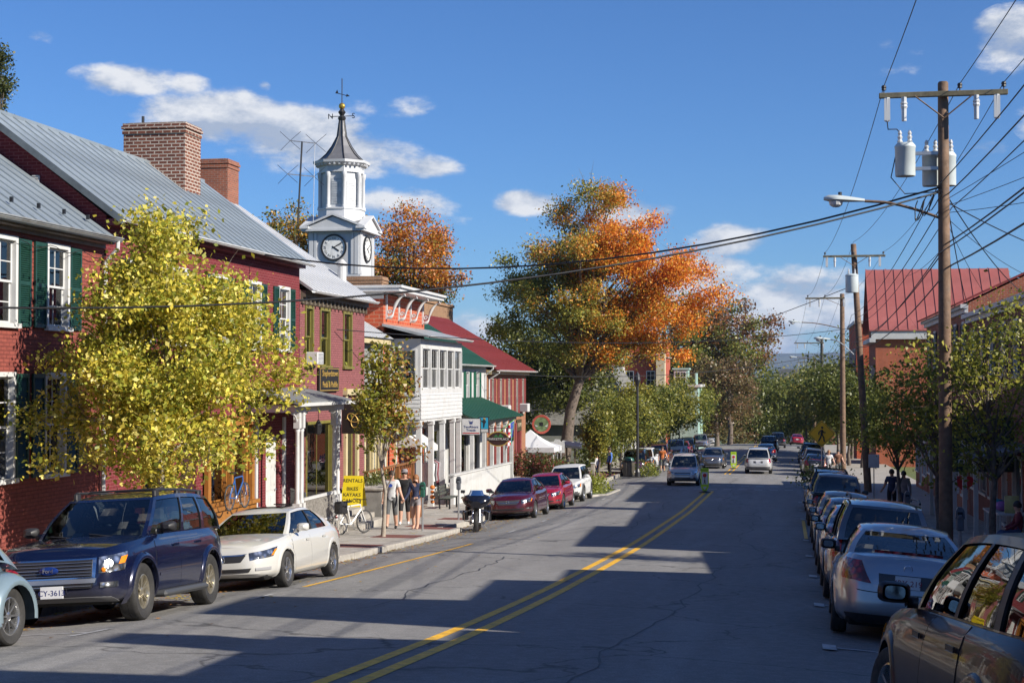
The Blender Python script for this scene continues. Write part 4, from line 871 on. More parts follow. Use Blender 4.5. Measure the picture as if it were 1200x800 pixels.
# ================================================================ right-hand row
XR=7.0
def right_block(name,label,y0,y1,ztop,m,roofm,floors=2,ridge=None,wins=3,sh=None,shop=True,chim=None,trim=None,gab=False):
    B=lot(name,label,(y0+y1)/2,XR); fr=Fr((XR,y1),(0,-1)); w=y1-y0; gb=gz(y1); ops=[]; zg=gz((y0+y1)/2)
    n=wins; st=w/n; zu0,zu1=ztop-2.45,ztop-.75
    for i in range(n): c=st*(i+.5); ops.append((c-.45,c+.45,zu0,zu1))
    lo=[]
    for i in range(n):
        c=st*(i+.5)
        if i==n//2: lo.append((c-.5,c+.5,zg+.2,zg+2.5))
        else: lo.append((c-min(.95,st*.4),c+min(.95,st*.4),zg+.8,zg+2.5))
    allo=(ops if floors>1 else [])+lo
    g=MB(); wall(g,fr,w,gb-.4,ztop,allo); g.add([(XR,y0,gb-.4),(XR+9,y0,gb-.4),(XR+9,y0,ztop),(XR,y0,ztop)],[(0,1,2,3)]); g.add([(XR+9,y1,gb-.4),(XR,y1,gb-.4),(XR,y1,ztop),(XR+9,y1,ztop)],[(0,1,2,3)]); g.add([(XR+9,y0,gb-.4),(XR+9,y1,gb-.4),(XR+9,y1,ztop),(XR+9,y0,ztop)],[(0,1,2,3)])
    if ridge:
        for yy,f in ((y0,1),(y1,0)): P=[(XR,yy,ztop),(XR+9,yy,ztop),(XR+4.5,yy,ztop+ridge)]; g.add(P if f else P[::-1],[(0,1,2)])
    g.build('wall',m,B)
    for i,o in enumerate(allo):
        window(B,fr,*o,1,1,single=True,sash=(floors>1 and i<n),m=trim or M_white2,blind=.4 if i%2 else None)
    if sh and floors>1:
        for o in ops: shutter(B,fr,o[0]-.52,o[0]-.07,o[2],o[3],sh); shutter(B,fr,o[1]+.07,o[1]+.52,o[2],o[3],sh)
    g=MB(); g.fb(fr,0,w,.0,.14,ztop-.38,ztop-.2); g.fb(fr,-.05,w+.05,.0,.3,ztop-.2,ztop-.04); g.build('cornice',M_white,B)
    if ridge:
        roof_slope(B,XR-.45,ztop-.08,XR+4.5,ztop+ridge,y0,y1,roofm,.6); roof_slope(B,XR+9.4,ztop-.08,XR+4.5,ztop+ridge+.02,y0,y1,roofm,.9)
    else: MB().box(XR+.2,y0+.1,ztop-.3,XR+8.8,y1-.1,ztop-.2).build('roof',M_tr,B)
    if chim: [chimney(B,a,b,c,d,ztop-.5,e,M_brR) for a,b,c,d,e in chim]
    return B,fr
M_brdk=brick('dull_red_brick',(.22,.065,.045),(.17,.05,.035),(.2,.16,.13),.6)
right_block('corner_store','tall brown brick store beside the camera on the right, out of frame',-30,8.2,8.6,M_brR,M_tr,wins=8)
right_block('brick_store','narrow brick store with a high parapet on the right, out of frame',8.4,13.3,6.5,M_brdk,M_tr,wins=2,chim=[(7.2,8.2,11.4,12.4,7.9)])
right_block('brick_store','slim low brick store between taller ones on the right, out of frame',13.5,15.3,5.2,M_brR,M_tr,wins=1)
right_block('brick_store','tall gabled brick store on the right, out of frame',15.5,18.6,7.6,M_brR,M_tr,wins=2)
right_block('brick_store','three bay brick store on the right, out of frame',18.8,24.2,5.45,M_brdk,M_tr,wins=3)
right_block('brick_store','small two bay brick store on the right, out of frame',24.4,27.6,4.7,M_brR,M_tr,wins=2)
right_block('brick_store','single storey brick shop on the right, out of frame',27.8,35.6,2.9,M_brR,M_tr,floors=1,wins=4)
right_block('brick_store','two storey brick shop with slate shutters on the right, out of frame',35.8,45.6,4.9,M_brdk,M_tr,wins=4,sh=M_gsh)
DKS=mat('slate_shutter',(.03,.035,.04),.5)
B,fr=right_block('brick_bookshop','dark brick shop building with shutters at the right edge',45.8,63.0,4.3,M_brdk,M_tr,wins=6,sh=DKS,chim=[(8.6,9.8,56.5,57.6,7.6)])
g=MB(); zc=-.35; g.hexa([(5.3,47,zc-.35),(XR,47,zc),(XR,63,zc),(5.3,63,zc-.35),(5.3,47,zc-.25),(XR,47,zc+.1),(XR,63,zc+.1),(5.3,63,zc-.25)]); g.build('canopy',M_tr,B)
for y in (48,51,54,57,60,62.7): g=MB(); post(g,5.5,y,SWR(y),zc-.3,.13); g.build('post',M_white,B)
B,fr=right_block('red_roofed_row','long brick row with red metal roof and white eaves behind the street trees',63.2,82,4.75,M_brR,M_roofr,ridge=2.2,wins=6,sh=DKS)
right_block('low_brick_shop','low flat roofed brick shop past the long red roofed row',82.3,89.5,.2,M_brR,M_tr,floors=1,wins=3)
S=thing('bookshop_sign','dark green hanging shop sign with white lettering at the right edge','sign',(6.0,50.5,-.2))
MB().cbox(5.0,50.45,-1.2,6.95,50.55,.55,.02).build('board',flat('dark_green_sign',(.012,.03,.022),.5),S)
for s_,z_,sz in (('Four',.22,.36),('Seasons',-.2,.4),('BOOKS',-.68,.44)): text('lettering',s_,sz,flat('sign_white',(.55,.55,.5),.5),S,frameM(Vector((-.05,-.06,z_+.05)),(1,0,0),(0,-1,0)))
MB().tube([(4.9,50.5,.72),(7,50.5,.72)],.025,6).tube([(5.3,50.5,.55),(5.3,50.5,.72)],.01,4).tube([(6.6,50.5,.55),(6.6,50.5,.72)],.01,4).build('bracket',M_black,S)
# cross-gabled building with the steep red roof
B=lot('steep_red_roof_building','brick building with a steep red metal roof and gable facing the street',133,6.9)
ya,ym,yb=128.0,133.2,138.5; xa,xb=6.9,18.0; ze,zr=6.1,10.9; gb=gz(138)-.4
g=MB(); g.add([(xa,ya,gb),(xb,ya,gb),(xb,ya,ze),(xa,ya,ze)],[(0,1,2,3)]); g.add([(xa,yb,gb),(xa,ya,gb),(xa,ya,ze),(xa,ym,zr),(xa,yb,ze)],[(0,1,2,3,4)]); g.build('wall',brick('bright_brick',(.40,.10,.045),(.33,.08,.04),(.36,.26,.18),.6),B)
def slope_y(par,yA,zA,yB,zB,x0,x1,m,step):
    g=MB(); g.hexa([(x0,yA,zA),(x1,yA,zA),(x1,yB,zB),(x0,yB,zB),(x0,yA,zA+.08),(x1,yA,zA+.08),(x1,yB,zB+.08),(x0,yB,zB+.08)]); ro=g.build('roof',m,par)
    n=int((x1-x0)/step); L=math.hypot(yB-yA,zB-zA); o0=org(ro)
    q=MB(); dy,dz=yB-yA,zB-zA; nx=(x1-x0)/n
    q.hexa([(.03,0,.081),(nx-.03,0,.081),(nx-.03,dy,dz+.081),(.03,dy,dz+.081),(.03,0,.09),(nx-.03,0,.09),(nx-.03,dy,dz+.09),(.03,dy,dz+.09)]); q.hexa([(-.03,0,.07),(.03,0,.07),(.03,dy,dz+.07),(-.03,dy,dz+.07),(-.03,0,.16),(.03,0,.16),(.03,dy,dz+.16),(-.03,dy,dz+.16)])
    me=q.mesh('roof_panel',m)
    for i in range(n): link('roof_panel',me,ro,Vector((x0+nx*i,yA,zA))-o0)
M_roofr2=mat('light_red_metal_roof',(.36,.115,.10),.45,.1,var=.15,vs=.6,dirt=(.3,.07,.06))
slope_y(B,ya-.5,ze-.45,ym,zr,xa-.5,xb,M_roofr2,.75); slope_y(B,yb+.5,ze-.45,ym,zr+.02,xa-.5,xb,M_roofr2,1.5)
g=MB(); g.box(xa-.35,ya-.4,ze-1.1,xb,ya-.02,ze-.46); g.box(xa-.5,ya-.45,ze-1.35,xa-.02,yb+.4,ze-1.0); g.build('cornice',M_white,B)
fs=Fr((xa,yb),(0,-1))
for c in (2.0,5.0,8.0): 
    for z in (0.8,-3.2): fwin(B,fs,c,c+1,z,z+2,1,1,single=True)
MB().box(9,129.5,-4,10.2,130.6,-3).build('vent_box',M_white2,B)
B=lot('far_brick_block','tall orange brick block just behind the second utility pole',150,6.2); g=MB(); g.box(6.0,143,gz(160)-1,16,160,6.8); g.build('wall',M_bror,B); MB().box(5.8,142.8,6.8,16.2,160.2,7.1).build('cornice',M_white,B)
fs=Fr((6.0,160),(0,-1))
for c in (2,5,8,11,14): fwin(B,fs,c,c+1,2.5,4.5,1,1,single=True)
for i,(px_,py_,Yd,wd,hh,mm,lb) in enumerate(((992,434,330,14,9,M_brR,'far low brick building beyond the trees at the foot of the street'),(968,432,420,26,8,M_white,'far pale roofed building below the blue ridge'))):
    p=onY(px_,py_,Yd); B=thing('distant_building',lb,'building',(p.x,Yd,p.z-hh)); g=MB(); g.box(p.x-wd/2,Yd,p.z-hh-8,p.x+wd/2,Yd+10,p.z-2); g.build('wall',mm,B); g=MB(); g.prism([(-wd/2-.5,p.z-2.1),(wd/2+.5,p.z-2.1),(wd/2+.5,p.z-1.8),(wd/2-1,p.z),(-wd/2+1,p.z),(-wd/2-.5,p.z-1.8)],lambda a,b,d:(p.x+a,d,b),Yd-.6,Yd+10.6); g.build('roof',M_tr,B)
    fs=Fr((p.x-wd/2,Yd),(1,0)); [fwin(B,fs,c,c+1.2,p.z-5,p.z-3,1,1,single=True,sill=False) for c in np.arange(1.2,wd-2,3)]

# ================================================================ left background buildings
def bbox(px0,px1,py0,py1,Y): a=onY(px0,py0,Y); b=onY(px1,py1,Y); return a.x,b.x,b.z,a.z
x0,x1,z0,z1=bbox(690,773,418,470,165); B=thing('brick_hall','red brick hall behind the big maple with pale corner chimney','building',((x0+x1)/2,170,gz(165)))
g=MB(); g.box(x0,165,gz(165)-1,x1,180,z1); g.box(x0+3,168,z1,x1,179,z1+1.4); g.build('wall',brick('hall_brick',(.40,.075,.04),(.33,.06,.035),(.3,.14,.1),.4),B)
MB().box(x0-.2,164.8,z1,x1+.2,180.2,z1+.12).build('coping',M_conc,B)
xa,xb=onY(769,400,164).x,onY(779,400,164).x; MB().box(xa,163.8,gz(165),xb,165.2,onY(770,398,164).z).build('chimney',mat('tan_stone',(.5,.42,.28),.8,var=.25,vs=1),B)
fs=Fr((x0,165),(1,0)); w_=x1-x0
for c in (1.5,4.0,6.3): fwin(B,fs,c,c+.8,z1-3.4,z1-1.6,1,1,single=True)
MB().box(onY(717,428,163).x,163,onY(717,440,163).z-2,onY(730,428,163).x,165,onY(717,428,163).z).build('stair_head',M_white,B)
x0,x1,z0,z1=bbox(707,735,442,470,140); B=thing('white_gable_cottage','white gabled cottage with grey shingle roof below the brick hall','house',((x0+x1)/2,145,gz(140)))
g=MB(); zr=z1+.2; g.add([(x0-2,140,gz(140)),(x1,140,gz(140)),(x1,140,z0+.2),(x0+.8,140,zr),(x0-2,140,zr-2)],[(0,1,2,3,4)]); g.box(x0-2,140.02,gz(140)-.5,x1,150,z0); g.build('wall',M_white,B)
g=MB(); xm=x0+.8; 
for s in ((x1+.5,z0-.1),(x0-2.6,zr-2.4)): g.add([(s[0],139.5,s[1]),(xm,139.5,zr+.1),(xm,151,zr+.1),(s[0],151,s[1]),(s[0],139.5,s[1]+.2),(xm,139.5,zr+.32),(xm,151,zr+.32),(s[0],151,s[1]+.2)],[(0,1,2,3),(7,6,5,4),(0,4,5,1),(3,2,6,7),(0,3,7,4)])
g.build('roof',mat('grey_shingle',(.16,.155,.14),.85,var=.3,vs=4),B)
x0,x1,z0,z1=bbox(786,818,431,462,178); B=thing('teal_roofed_building','pale teal turreted house front beyond the brick hall','building',((x0+x1)/2,182,gz(178)))
MT=mat('teal_paint',(.30,.45,.40),.5,var=.08); xm=(x0+x1)/2
g=MB(); g.box(x0,178,gz(178)-.5,x1,190,z1-2.2); g.build('wall',MT,B); g=MB(); g.box(x0-.3,177.7,z1-2.2,x1+.3,190,z1-1.9); g.build('cornice',M_white2,B)
g=MB(); g.box(x0+.3,178.3,z1-1.9,xm+.4,181,z1-.2); g.box(x0+.15,178.15,z1-.2,xm+.55,181.2,z1); g.build('turret',MT,B); g=MB(); g.box(xm+1.2,178.3,z1-1.9,x1-.2,181,z1-.6); g.build('dormer',MT,B)
fs=Fr((x0,178.28),(1,0)); [fwin(B,fs,c,c+.5,z1-1.6,z1-.5,1,1,single=True,sill=False,depth=.02,cas=.05) for c in (.5,1.15)]
CY=121.0; B=lot('porch_cottage','shaded grey cottage with porch behind the pair of strollers',CY+4,-13.9)
g=MB(); z=gz(125); g.box(-21,CY,z-.5,-14.4,CY+9.5,z+3.2); g.build('wall',M_grsid,B); g=MB(); g.prism([(CY-.5,z+3.1),(CY+10,z+3.1),(CY+4.7,z+5.6)],lambda a,b,d:(d,a,b),-21.4,-14.1); g.build('roof',mat('grey_shingle',(.16,.155,.14),.85,var=.3,vs=4),B)
fr=Fr((-14.4,CY),(0,1)); [fwin(B,fr,c,c+1.1,z+.9,z+2.5,1,1,single=True) for c in (1.2,4,7)]
g=MB(); g.box(-14.4,CY+.5,z+2.5,-12.9,CY+9,z+2.7); g.build('porch_roof',M_tr,B); [ (lambda q:(post(q,-13.05,y,z-.2,z+2.5,.13),q.build('post',M_white,B)))(MB()) for y in (CY+.8,CY+3.4,CY+6,CY+8.8)]
B=lot('brick_wall','low brick garden wall with pale coping behind the lawn',97,-14.6); B['category']='wall'
g=MB(); g.box(-22,101.6,gz(102)-.3,-14.6,101.9,gz(102)+.7); g.build('wall_body',M_brold,B); MB().box(-22.1,101.55,gz(102)+.7,-14.5,101.95,gz(102)+.8).build('coping',M_conc2,B)

# ================================================================ trees
def leaves(name,parent,pos,size,cols,seed,droop=.0):
    r=np.random.default_rng(seed); n=len(pos)
    nrm=r.normal(size=(n,3)); nrm[:,2]+=.5; nrm/=np.linalg.norm(nrm,axis=1)[:,None]
    t=r.normal(size=(n,3)); t[:,2]-=droop; t-=nrm*(t*nrm).sum(1)[:,None]; t/=np.linalg.norm(t,axis=1)[:,None]+1e-9; b=np.cross(nrm,t)
    s=size*(.5+1.1*r.random(n)**1.5)[:,None]
    V=np.stack([pos+t*s*.55,pos+b*s*.36+nrm*s*.08,pos-t*s*.5,pos-b*s*.36+nrm*s*.08],1).reshape(-1,3)
    me=bpy.data.meshes.new(name); me.vertices.add(4*n); me.vertices.foreach_set('co',V.astype(np.float32).ravel())
    me.loops.add(4*n); me.loops.foreach_set('vertex_index',np.arange(4*n,dtype=np.int32)); me.polygons.add(n); me.polygons.foreach_set('loop_start',np.arange(0,4*n,4,dtype=np.int32)); me.polygons.foreach_set('loop_total',np.full(n,4,np.int32))
    me.update(); at=me.color_attributes.new('leaf_color','FLOAT_COLOR','POINT'); C=np.repeat(np.clip(cols,0.004,1),4,0); C=np.concatenate([C,np.ones((4*n,1))],1)
    at.data.foreach_set('color',C.astype(np.float32).ravel()); me.materials.append(M_leaf); return link(name,me,parent)
def pick(pal,r,n): A=np.array(pal); return A[r.integers(0,len(pal),n)]*r.uniform(.75,1.25,(n,1))
def tree(name,label,base,cc,rad,nl,ls,pal,tr=.12,seed=1,ncl=45,crad=.22,bark=None,group=None,shape=None,lean=0,trunk_top=.75,limbs=26,hollow=.55,twig=0,cat='tree',colfn=None):
    r=np.random.default_rng(seed); rd=random.Random(seed); base=Vector(base); cc=np.array(cc,float); rad=np.array(rad,float)
    T=thing(name,label,cat,base,group=group)
    d=r.normal(size=(ncl*3,3)); d/=np.linalg.norm(d,axis=1)[:,None]; rr=(hollow+(1-hollow)*r.random(ncl*3))**.8; C=d*rr[:,None]
    if shape is not None: C=C[[shape(c) for c in C]]
    C=C[:ncl]; ncl=len(C); lump=r.uniform(.82,1.14,(ncl,1)); Cw=cc+C*rad*lump*.86
    rc=crad*rad.mean()*r.uniform(.6,1.35,ncl); tone=r.uniform(0,1,ncl)
    wts=rc**2; idx=r.choice(ncl,nl,p=wts/wts.sum())
    P=Cw[idx]+r.normal(size=(nl,3))*rc[idx][:,None]*np.array([.62,.62,.45])
    rel=(P-cc)/rad; rel0=rel
    if colfn: cols=colfn(rel,tone[idx],r)
    else:
        cols=pick(pal,r,nl); k=(tone[idx]>.5); c2=pick(pal[len(pal)//2:],r,nl); cols=np.where(k[:,None],c2,cols)
    leaves('crown',T,P-np.array(base),ls,cols,seed+1,.4)
    g=MB(); top=Vector(cc)+Vector((0,0,rad[2]*(trunk_top-.5)*1.2)); n=7; path=[];rads=[]
    for i in range(n+1):
        t=i/n; p=base.lerp(top,t); w=.06*(top-base).length*math.sin(t*3.1)
        p=p+Vector((rd.uniform(-1,1)*w*.3+lean*math.sin(t*math.pi),rd.uniform(-1,1)*w*.3,0)); path.append(p); rads.append(tr*(1.25 if i==0 else 1)*(1-t*.78))
    g.tube(path,rads,9)
    order=sorted(range(ncl),key=lambda i:-rc[i])[:limbs]
    for i in order:
        e=Vector(Cw[i]); k=min(n-1,max(2,int(n*(.35+.5*max(0,min(1,(C[i][2]+1)/2)))))); s=path[k]
        if e.z<s.z-.5: s=path[max(2,k-2)]
        m=s.lerp(e,.5)+Vector((0,0,.12*(e-s).length)); q=[s,s.lerp(m,.5)+Vector((rd.uniform(-.05,.05),)*3),m,m.lerp(e,.5)+Vector((0,0,.03)),e]
        r0=min(rads[k]*.6,tr*.42); g.tube(q,[r0,r0*.75,r0*.5,r0*.3,r0*.1],6,False)
        for j in range(twig):
            dd=Vector((rd.gauss(0,1),rd.gauss(0,1),rd.uniform(.2,1.6))).normalized()*rc[i]*rd.uniform(1,2.2); g.tube([e.lerp(s,.25*rd.random()),e+dd*.5+Vector((0,0,.05)),e+dd],[r0*.16,r0*.1,r0*.03],4,False)
    o=g.build('trunk',bark or M_bark,T,smooth=60)
    return T
def at(px_,Y,x=None): 
    p=onY(px_,445,Y); return p.x
YEL=[(.74,.60,.08),(.80,.66,.11),(.66,.55,.07),(.84,.74,.22),(.56,.50,.07),(.42,.42,.06)]
def yel(rel,tone,r):
    n=len(rel); c=pick(YEL,r,n); gsel=r.random(n)<np.clip(.30-.35*rel[:,0]*0+.25*(tone>.7),0,1); c[gsel]=pick([(.24,.28,.035),(.36,.38,.05),(.46,.44,.06)],r,gsel.sum()); return c
zt=SWL(27.5); 
tree('street_tree','yellow leaved street tree in front of the near red buildings',(-11.7,27.6,zt),(-11.75,27.6,2.2),(3.05,2.7,3.35),60000,.084,None,.10,3,190,.135,bark=M_barkp,colfn=yel,hollow=.25,limbs=60,twig=2,shape=lambda c: math.hypot(c[0],c[1])<(1.0-.72*max(0,c[2]+.25)) and c[2]>-.8)
def t2(rel,tone,r):
    n=len(rel); c=pick([(.24,.25,.03),(.34,.31,.04),(.16,.19,.03),(.44,.36,.06)],r,n); s=r.random(n)<np.clip(.15+.5*rel[:,0],0,.8); c[s]=pick([(.36,.17,.05),(.42,.26,.06),(.28,.12,.05)],r,s.sum()); return c
tree('street_tree','slim young street tree turning from green to rust beside the strolling couple',(-11.4,42.5,SWL(42.5)),(-11.35,42.5,1.15),(1.0,1.0,2.1),5200,.11,None,.06,5,60,.24,bark=M_barkp,colfn=t2,hollow=.2,limbs=26)
# the big maple
def big(rel,tone,r):
    n=len(rel); c=pick([(.21,.23,.04),(.30,.29,.05),(.38,.34,.055),(.15,.17,.035)],r,n)
    k=rel[:,0]*1.2-.0+(rel[:,2]*.25)+r.normal(size=n)*.16+(tone-.5)*.85; s=k>.12; c[s]=pick([(.80,.26,.03),(.85,.35,.045),(.70,.20,.025),(.80,.46,.06),(.56,.15,.025)],r,s.sum())
    s=(k>-.16)&(k<.12); c[s]=pick([(.48,.34,.05),(.36,.29,.05),(.52,.26,.04)],r,s.sum()); return c
Yb=112; b0=Vector((at(657,Yb),Yb,gz(Yb)-.1)); cx=onY(703,345,Yb)
tree('maple_tree','tall spreading maple, green on the left and orange on the right',b0,(cx.x,Yb,cx.z),(9.8,7.5,8.9),140000,.15,None,.5,14,170,.10,colfn=big,hollow=.22,limbs=70,twig=3,trunk_top=.7,shape=lambda c: not(c[2]<-.62) and not (c[0]>.55 and c[2]>.5) and not(c[0]<-.6 and c[2]>.35))
DG=[(.06,.085,.02),(.09,.115,.028),(.13,.15,.035),(.17,.18,.04)]
OL=[(.17,.19,.04),(.24,.24,.05),(.31,.27,.055),(.12,.15,.035)]
ORA=[(.58,.19,.03),(.64,.26,.04),(.46,.14,.025),(.42,.28,.05)]
def orag(rel,tone,r):
    n=len(rel); c=pick(ORA,r,n); k=-rel[:,2]*.8-rel[:,0]*.5+(tone-.5)*1.2+r.normal(size=n)*.2; s=k>.25; c[s]=pick([(.14,.16,.03),(.22,.2,.035),(.1,.12,.03)],r,s.sum()); return c
def T(px_,py_,Y,rw,rh,nl,ls,pal,seed,label,colfn=None,name='tree',ncl=55,crad=.2,group='trees behind the left buildings',hollow=.45,**k):
    c=onY(px_,py_,Y); return tree(name,label,(c.x,Y,gz(min(Y,880))-.2),(c.x,Y,c.z),(rw,rw*.9,rh),nl,ls,pal,.02*rh+.18,seed,ncl,crad,group=group,colfn=colfn,hollow=hollow,**k)
T(485,310,118,4.6,5.4,22000,.19,None,21,'orange topped tree rising right of the clock tower',orag)
T(335,292,112,4.2,3.9,11000,.2,OL+[(.42,.26,.04),(.5,.24,.04)],22,'olive yellow tree peeping left of the clock tower')
T(615,415,128,4.4,5.2,18000,.22,DG,23,'dark green tree behind the big maple, left side')
T(665,440,126,5.0,5.4,19000,.22,DG+[(.16,.17,.035)],24,'green tree under the big maple crown')
T(595,475,118,3.4,4.2,10000,.2,DG,25,'dark shrubby tree just past the red roofed building')
T(-14,88,62,1.35,2.2,6000,.11,[(.05,.07,.02),(.08,.09,.02)],26,'green tree top at the upper left corner')
T(855,400,205,7.0,7.5,20000,.3,None,27,'rust and green tree right of the orange maple',lambda rel,tone,r:np.where((tone>.45)[:,None],pick([(.26,.12,.06),(.30,.15,.07),(.2,.11,.05)],r,len(rel)),pick(OL,r,len(rel))),group='trees down the street')
T(840,460,190,5.5,6,14000,.28,[(.24,.13,.07),(.2,.13,.06),(.15,.13,.05)],28,'dusky rust tree low beside the far left kerb',group='trees down the street')
T(790,400,200,6.0,7,8000,.4,OL,29,'olive tree behind the teal roofed house',group='trees down the street')
# young trees along the left pavement
SG=[(.085,.115,.027),(.125,.155,.033),(.18,.19,.038),(.27,.26,.045)]
for i,(Y,h,rw) in enumerate([(92,4.6,.9),(100.5,5.6,1.9),(107,5.8,2.2),(116,6.1,2.4),(126,6.4,2.6),(137,6.7,2.7),(150,7.2,3.0),(165,8,3.2),(182,8,3.4),(200,8.5,3.6)]):
    x=-11.6 if i else -11.3; z=SWL(Y); w=['first','second','third','fourth','fifth','sixth','seventh','eighth','ninth','tenth'][i]
    tree('street_tree',f'{w} bushy street tree beyond the side street along the left pavement',(x,Y,z),(x,Y,z+h*.62),(rw,rw,h*.42),int(8600-i*250),.14+.012*i,SG if i%3 else SG+[(.36,.31,.05)],.08,40+i,40,.28,group='street trees along the far left pavement',hollow=.25,limbs=18)
# right pavement trees
RG=[(.34,.32,.05),(.44,.40,.06),(.24,.25,.04),(.16,.18,.03)]
for i,(X,Y,h,rw,nl) in enumerate([(4.2,33.5,6.2,1.7,3000),(4.1,44.5,6.0,1.7,2300),(4.1,60,5.6,1.9,2300)]):
    z=SWR(Y); tree('street_tree',['yellow green street tree nearest on the right pavement, by the shop sign','street tree on the right pavement just past the big utility pole','third street tree on the right pavement beside the pickup'][i],(X,Y,z),(X-.1,Y,z+h*.62),(rw,rw,h*.40),int(nl*1.7),.085+.015*i,RG,.09,60+i,44,.24,group='street trees on the right pavement',hollow=.25,limbs=30,twig=2)
for i,(X,Y,h,rw) in enumerate([(5.4,119,7,2.8),(4.6,124,8.5,3.6),(5.5,142,10,4.6),(5,165,10.5,5),(6,195,11.5,5.5)]):
    z=SWR(Y); w=['first','second','third','fourth','fifth'][i]
    tree('street_tree',f'{w} dark green tree shading the far right pavement',(X,Y,z),(X,Y,z+h*.6),(rw,rw,h*.42),7500,.2+.02*i,DG,.14,70+i,42,.26,group='dark trees on the far right pavement',hollow=.25,limbs=14)
# trees closing the view at the foot of the street
k=0
for (px_,py_,Y,rw,rh,pal) in [(835,470,260,7,8,OL),(870,455,290,8,9,DG),(900,452,330,9,10,OL),(925,446,300,8,9,OL+[(.3,.26,.05)]),(950,452,310,9,10,OL),(980,458,280,8,10,DG),(1010,455,260,8,10,DG),(885,478,255,6,7,DG),(855,485,240,5,6,[(.22,.13,.06),(.16,.14,.05)]),(915,480,270,6,8,OL),(945,478,262,7,8,OL),(800,455,270,8,9,DG),(760,440,260,8,10,DG),(720,440,250,8,10,DG),(1040,470,250,8,9,DG),(900,433,420,10,11,OL),(968,440,450,11,12,OL),(930,440,520,12,13,DG)]:
    k+=1; py_=max(py_,437-9*(k%3)+rh*.98/Y*1800) if 860<px_<1000 else py_; c=onY(px_,py_,Y); words_=['leafy','broad','rounded','mossy','pale','shadowed','olive','tall','squat','bushy','dense','spreading','feathery','dull','deep','golden','hazy','distant'][k-1]
    tree('woodland_tree',f'{words_} tree in the wood closing the foot of the street',(c.x,Y,gz(Y)-.5),(c.x,Y,c.z),(rw,rw,rh),6500,.42,pal,.25,100+k,36,.28,group='trees at the foot of the street',hollow=.3,limbs=8)
# ================================================================ distant ridge
g=MB(); rows=[]
for j,(Y,h) in enumerate([(5200,-45),(5800,10),(6400,60),(7000,100),(7600,112),(8600,70)]):
    rows.append([(x,Y+200*math.sin(x/900+j),h+(14*math.sin(x/700+1)+9*math.sin(x/310+j*.3)+5*math.sin(x/140+j))*(.3 if j==0 else 1)) for x in range(-6000,6001,120)])
g.grid(rows,flip=True); struct(g.build('hills',mat('forest_hill',(.07,.075,.035),.95,var=.5,vs=.004),smooth=80))
# ================================================================ poles, lamps, wires
M_pole=mat('utility_pole_wood',(.17,.105,.065),.85,var=.35,vs=4,bump=.6,bs=22,dirt=(.10,.075,.06))
M_arm=mat('crossarm_wood',(.13,.115,.075),.85,var=.35,vs=6,bump=.5,bs=22)
M_porc=flat('porcelain',(.55,.56,.56),.25); M_can=mat('transformer_grey',(.48,.53,.53),.45,var=.06,vs=4); M_cable=flat('black_cable',(.012,.012,.013),.5)
def cobra(par,p,d,ln=.85,m=None):
    """cobra-head luminaire at p pointing along d"""
    d=Vector(d).normalized(); s=Vector((-d.y,d.x,0)); G=[]
    for t,w,h in ((0,.05,.05),(.1,.07,.06),(.35,.12,.085),(.65,.17,.11),(.88,.15,.10),(1,.04,.05)):
        G.append([p+d*ln*t+s*w*math.cos(a)+Vector((0,0,h*math.sin(a)*(1 if math.sin(a)>0 else .35))) for a in [2*math.pi*j/12 for j in range(12)]])
    g=MB(); g.grid(G,closed=True,flip=True); h=g.build('lamp_head',m or M_can,par,smooth=50)
    q=MB(); c=p+d*ln*.7-Vector((0,0,.03)); q.lathe([(.15,0),(.13,-.08),(.07,-.12),(0,-.13)],12,c); q.build('lens',M_porc,h)
    MB().cyl(p+d*ln*.6+Vector((0,0,.09)),p+d*ln*.6+Vector((0,0,.17)),.04,.04,8).build('photocell',M_black,h)
def insul(par,p,up=True):
    g=MB(); s=1 if up else -1; g.lathe([(.012,0),(.012,.05*s),(.05,.06*s),(.045,.1*s),(.055,.12*s),(.04,.16*s),(.0,.17*s)],8,p); return g.build('insulator',M_black if up else M_porc,par)
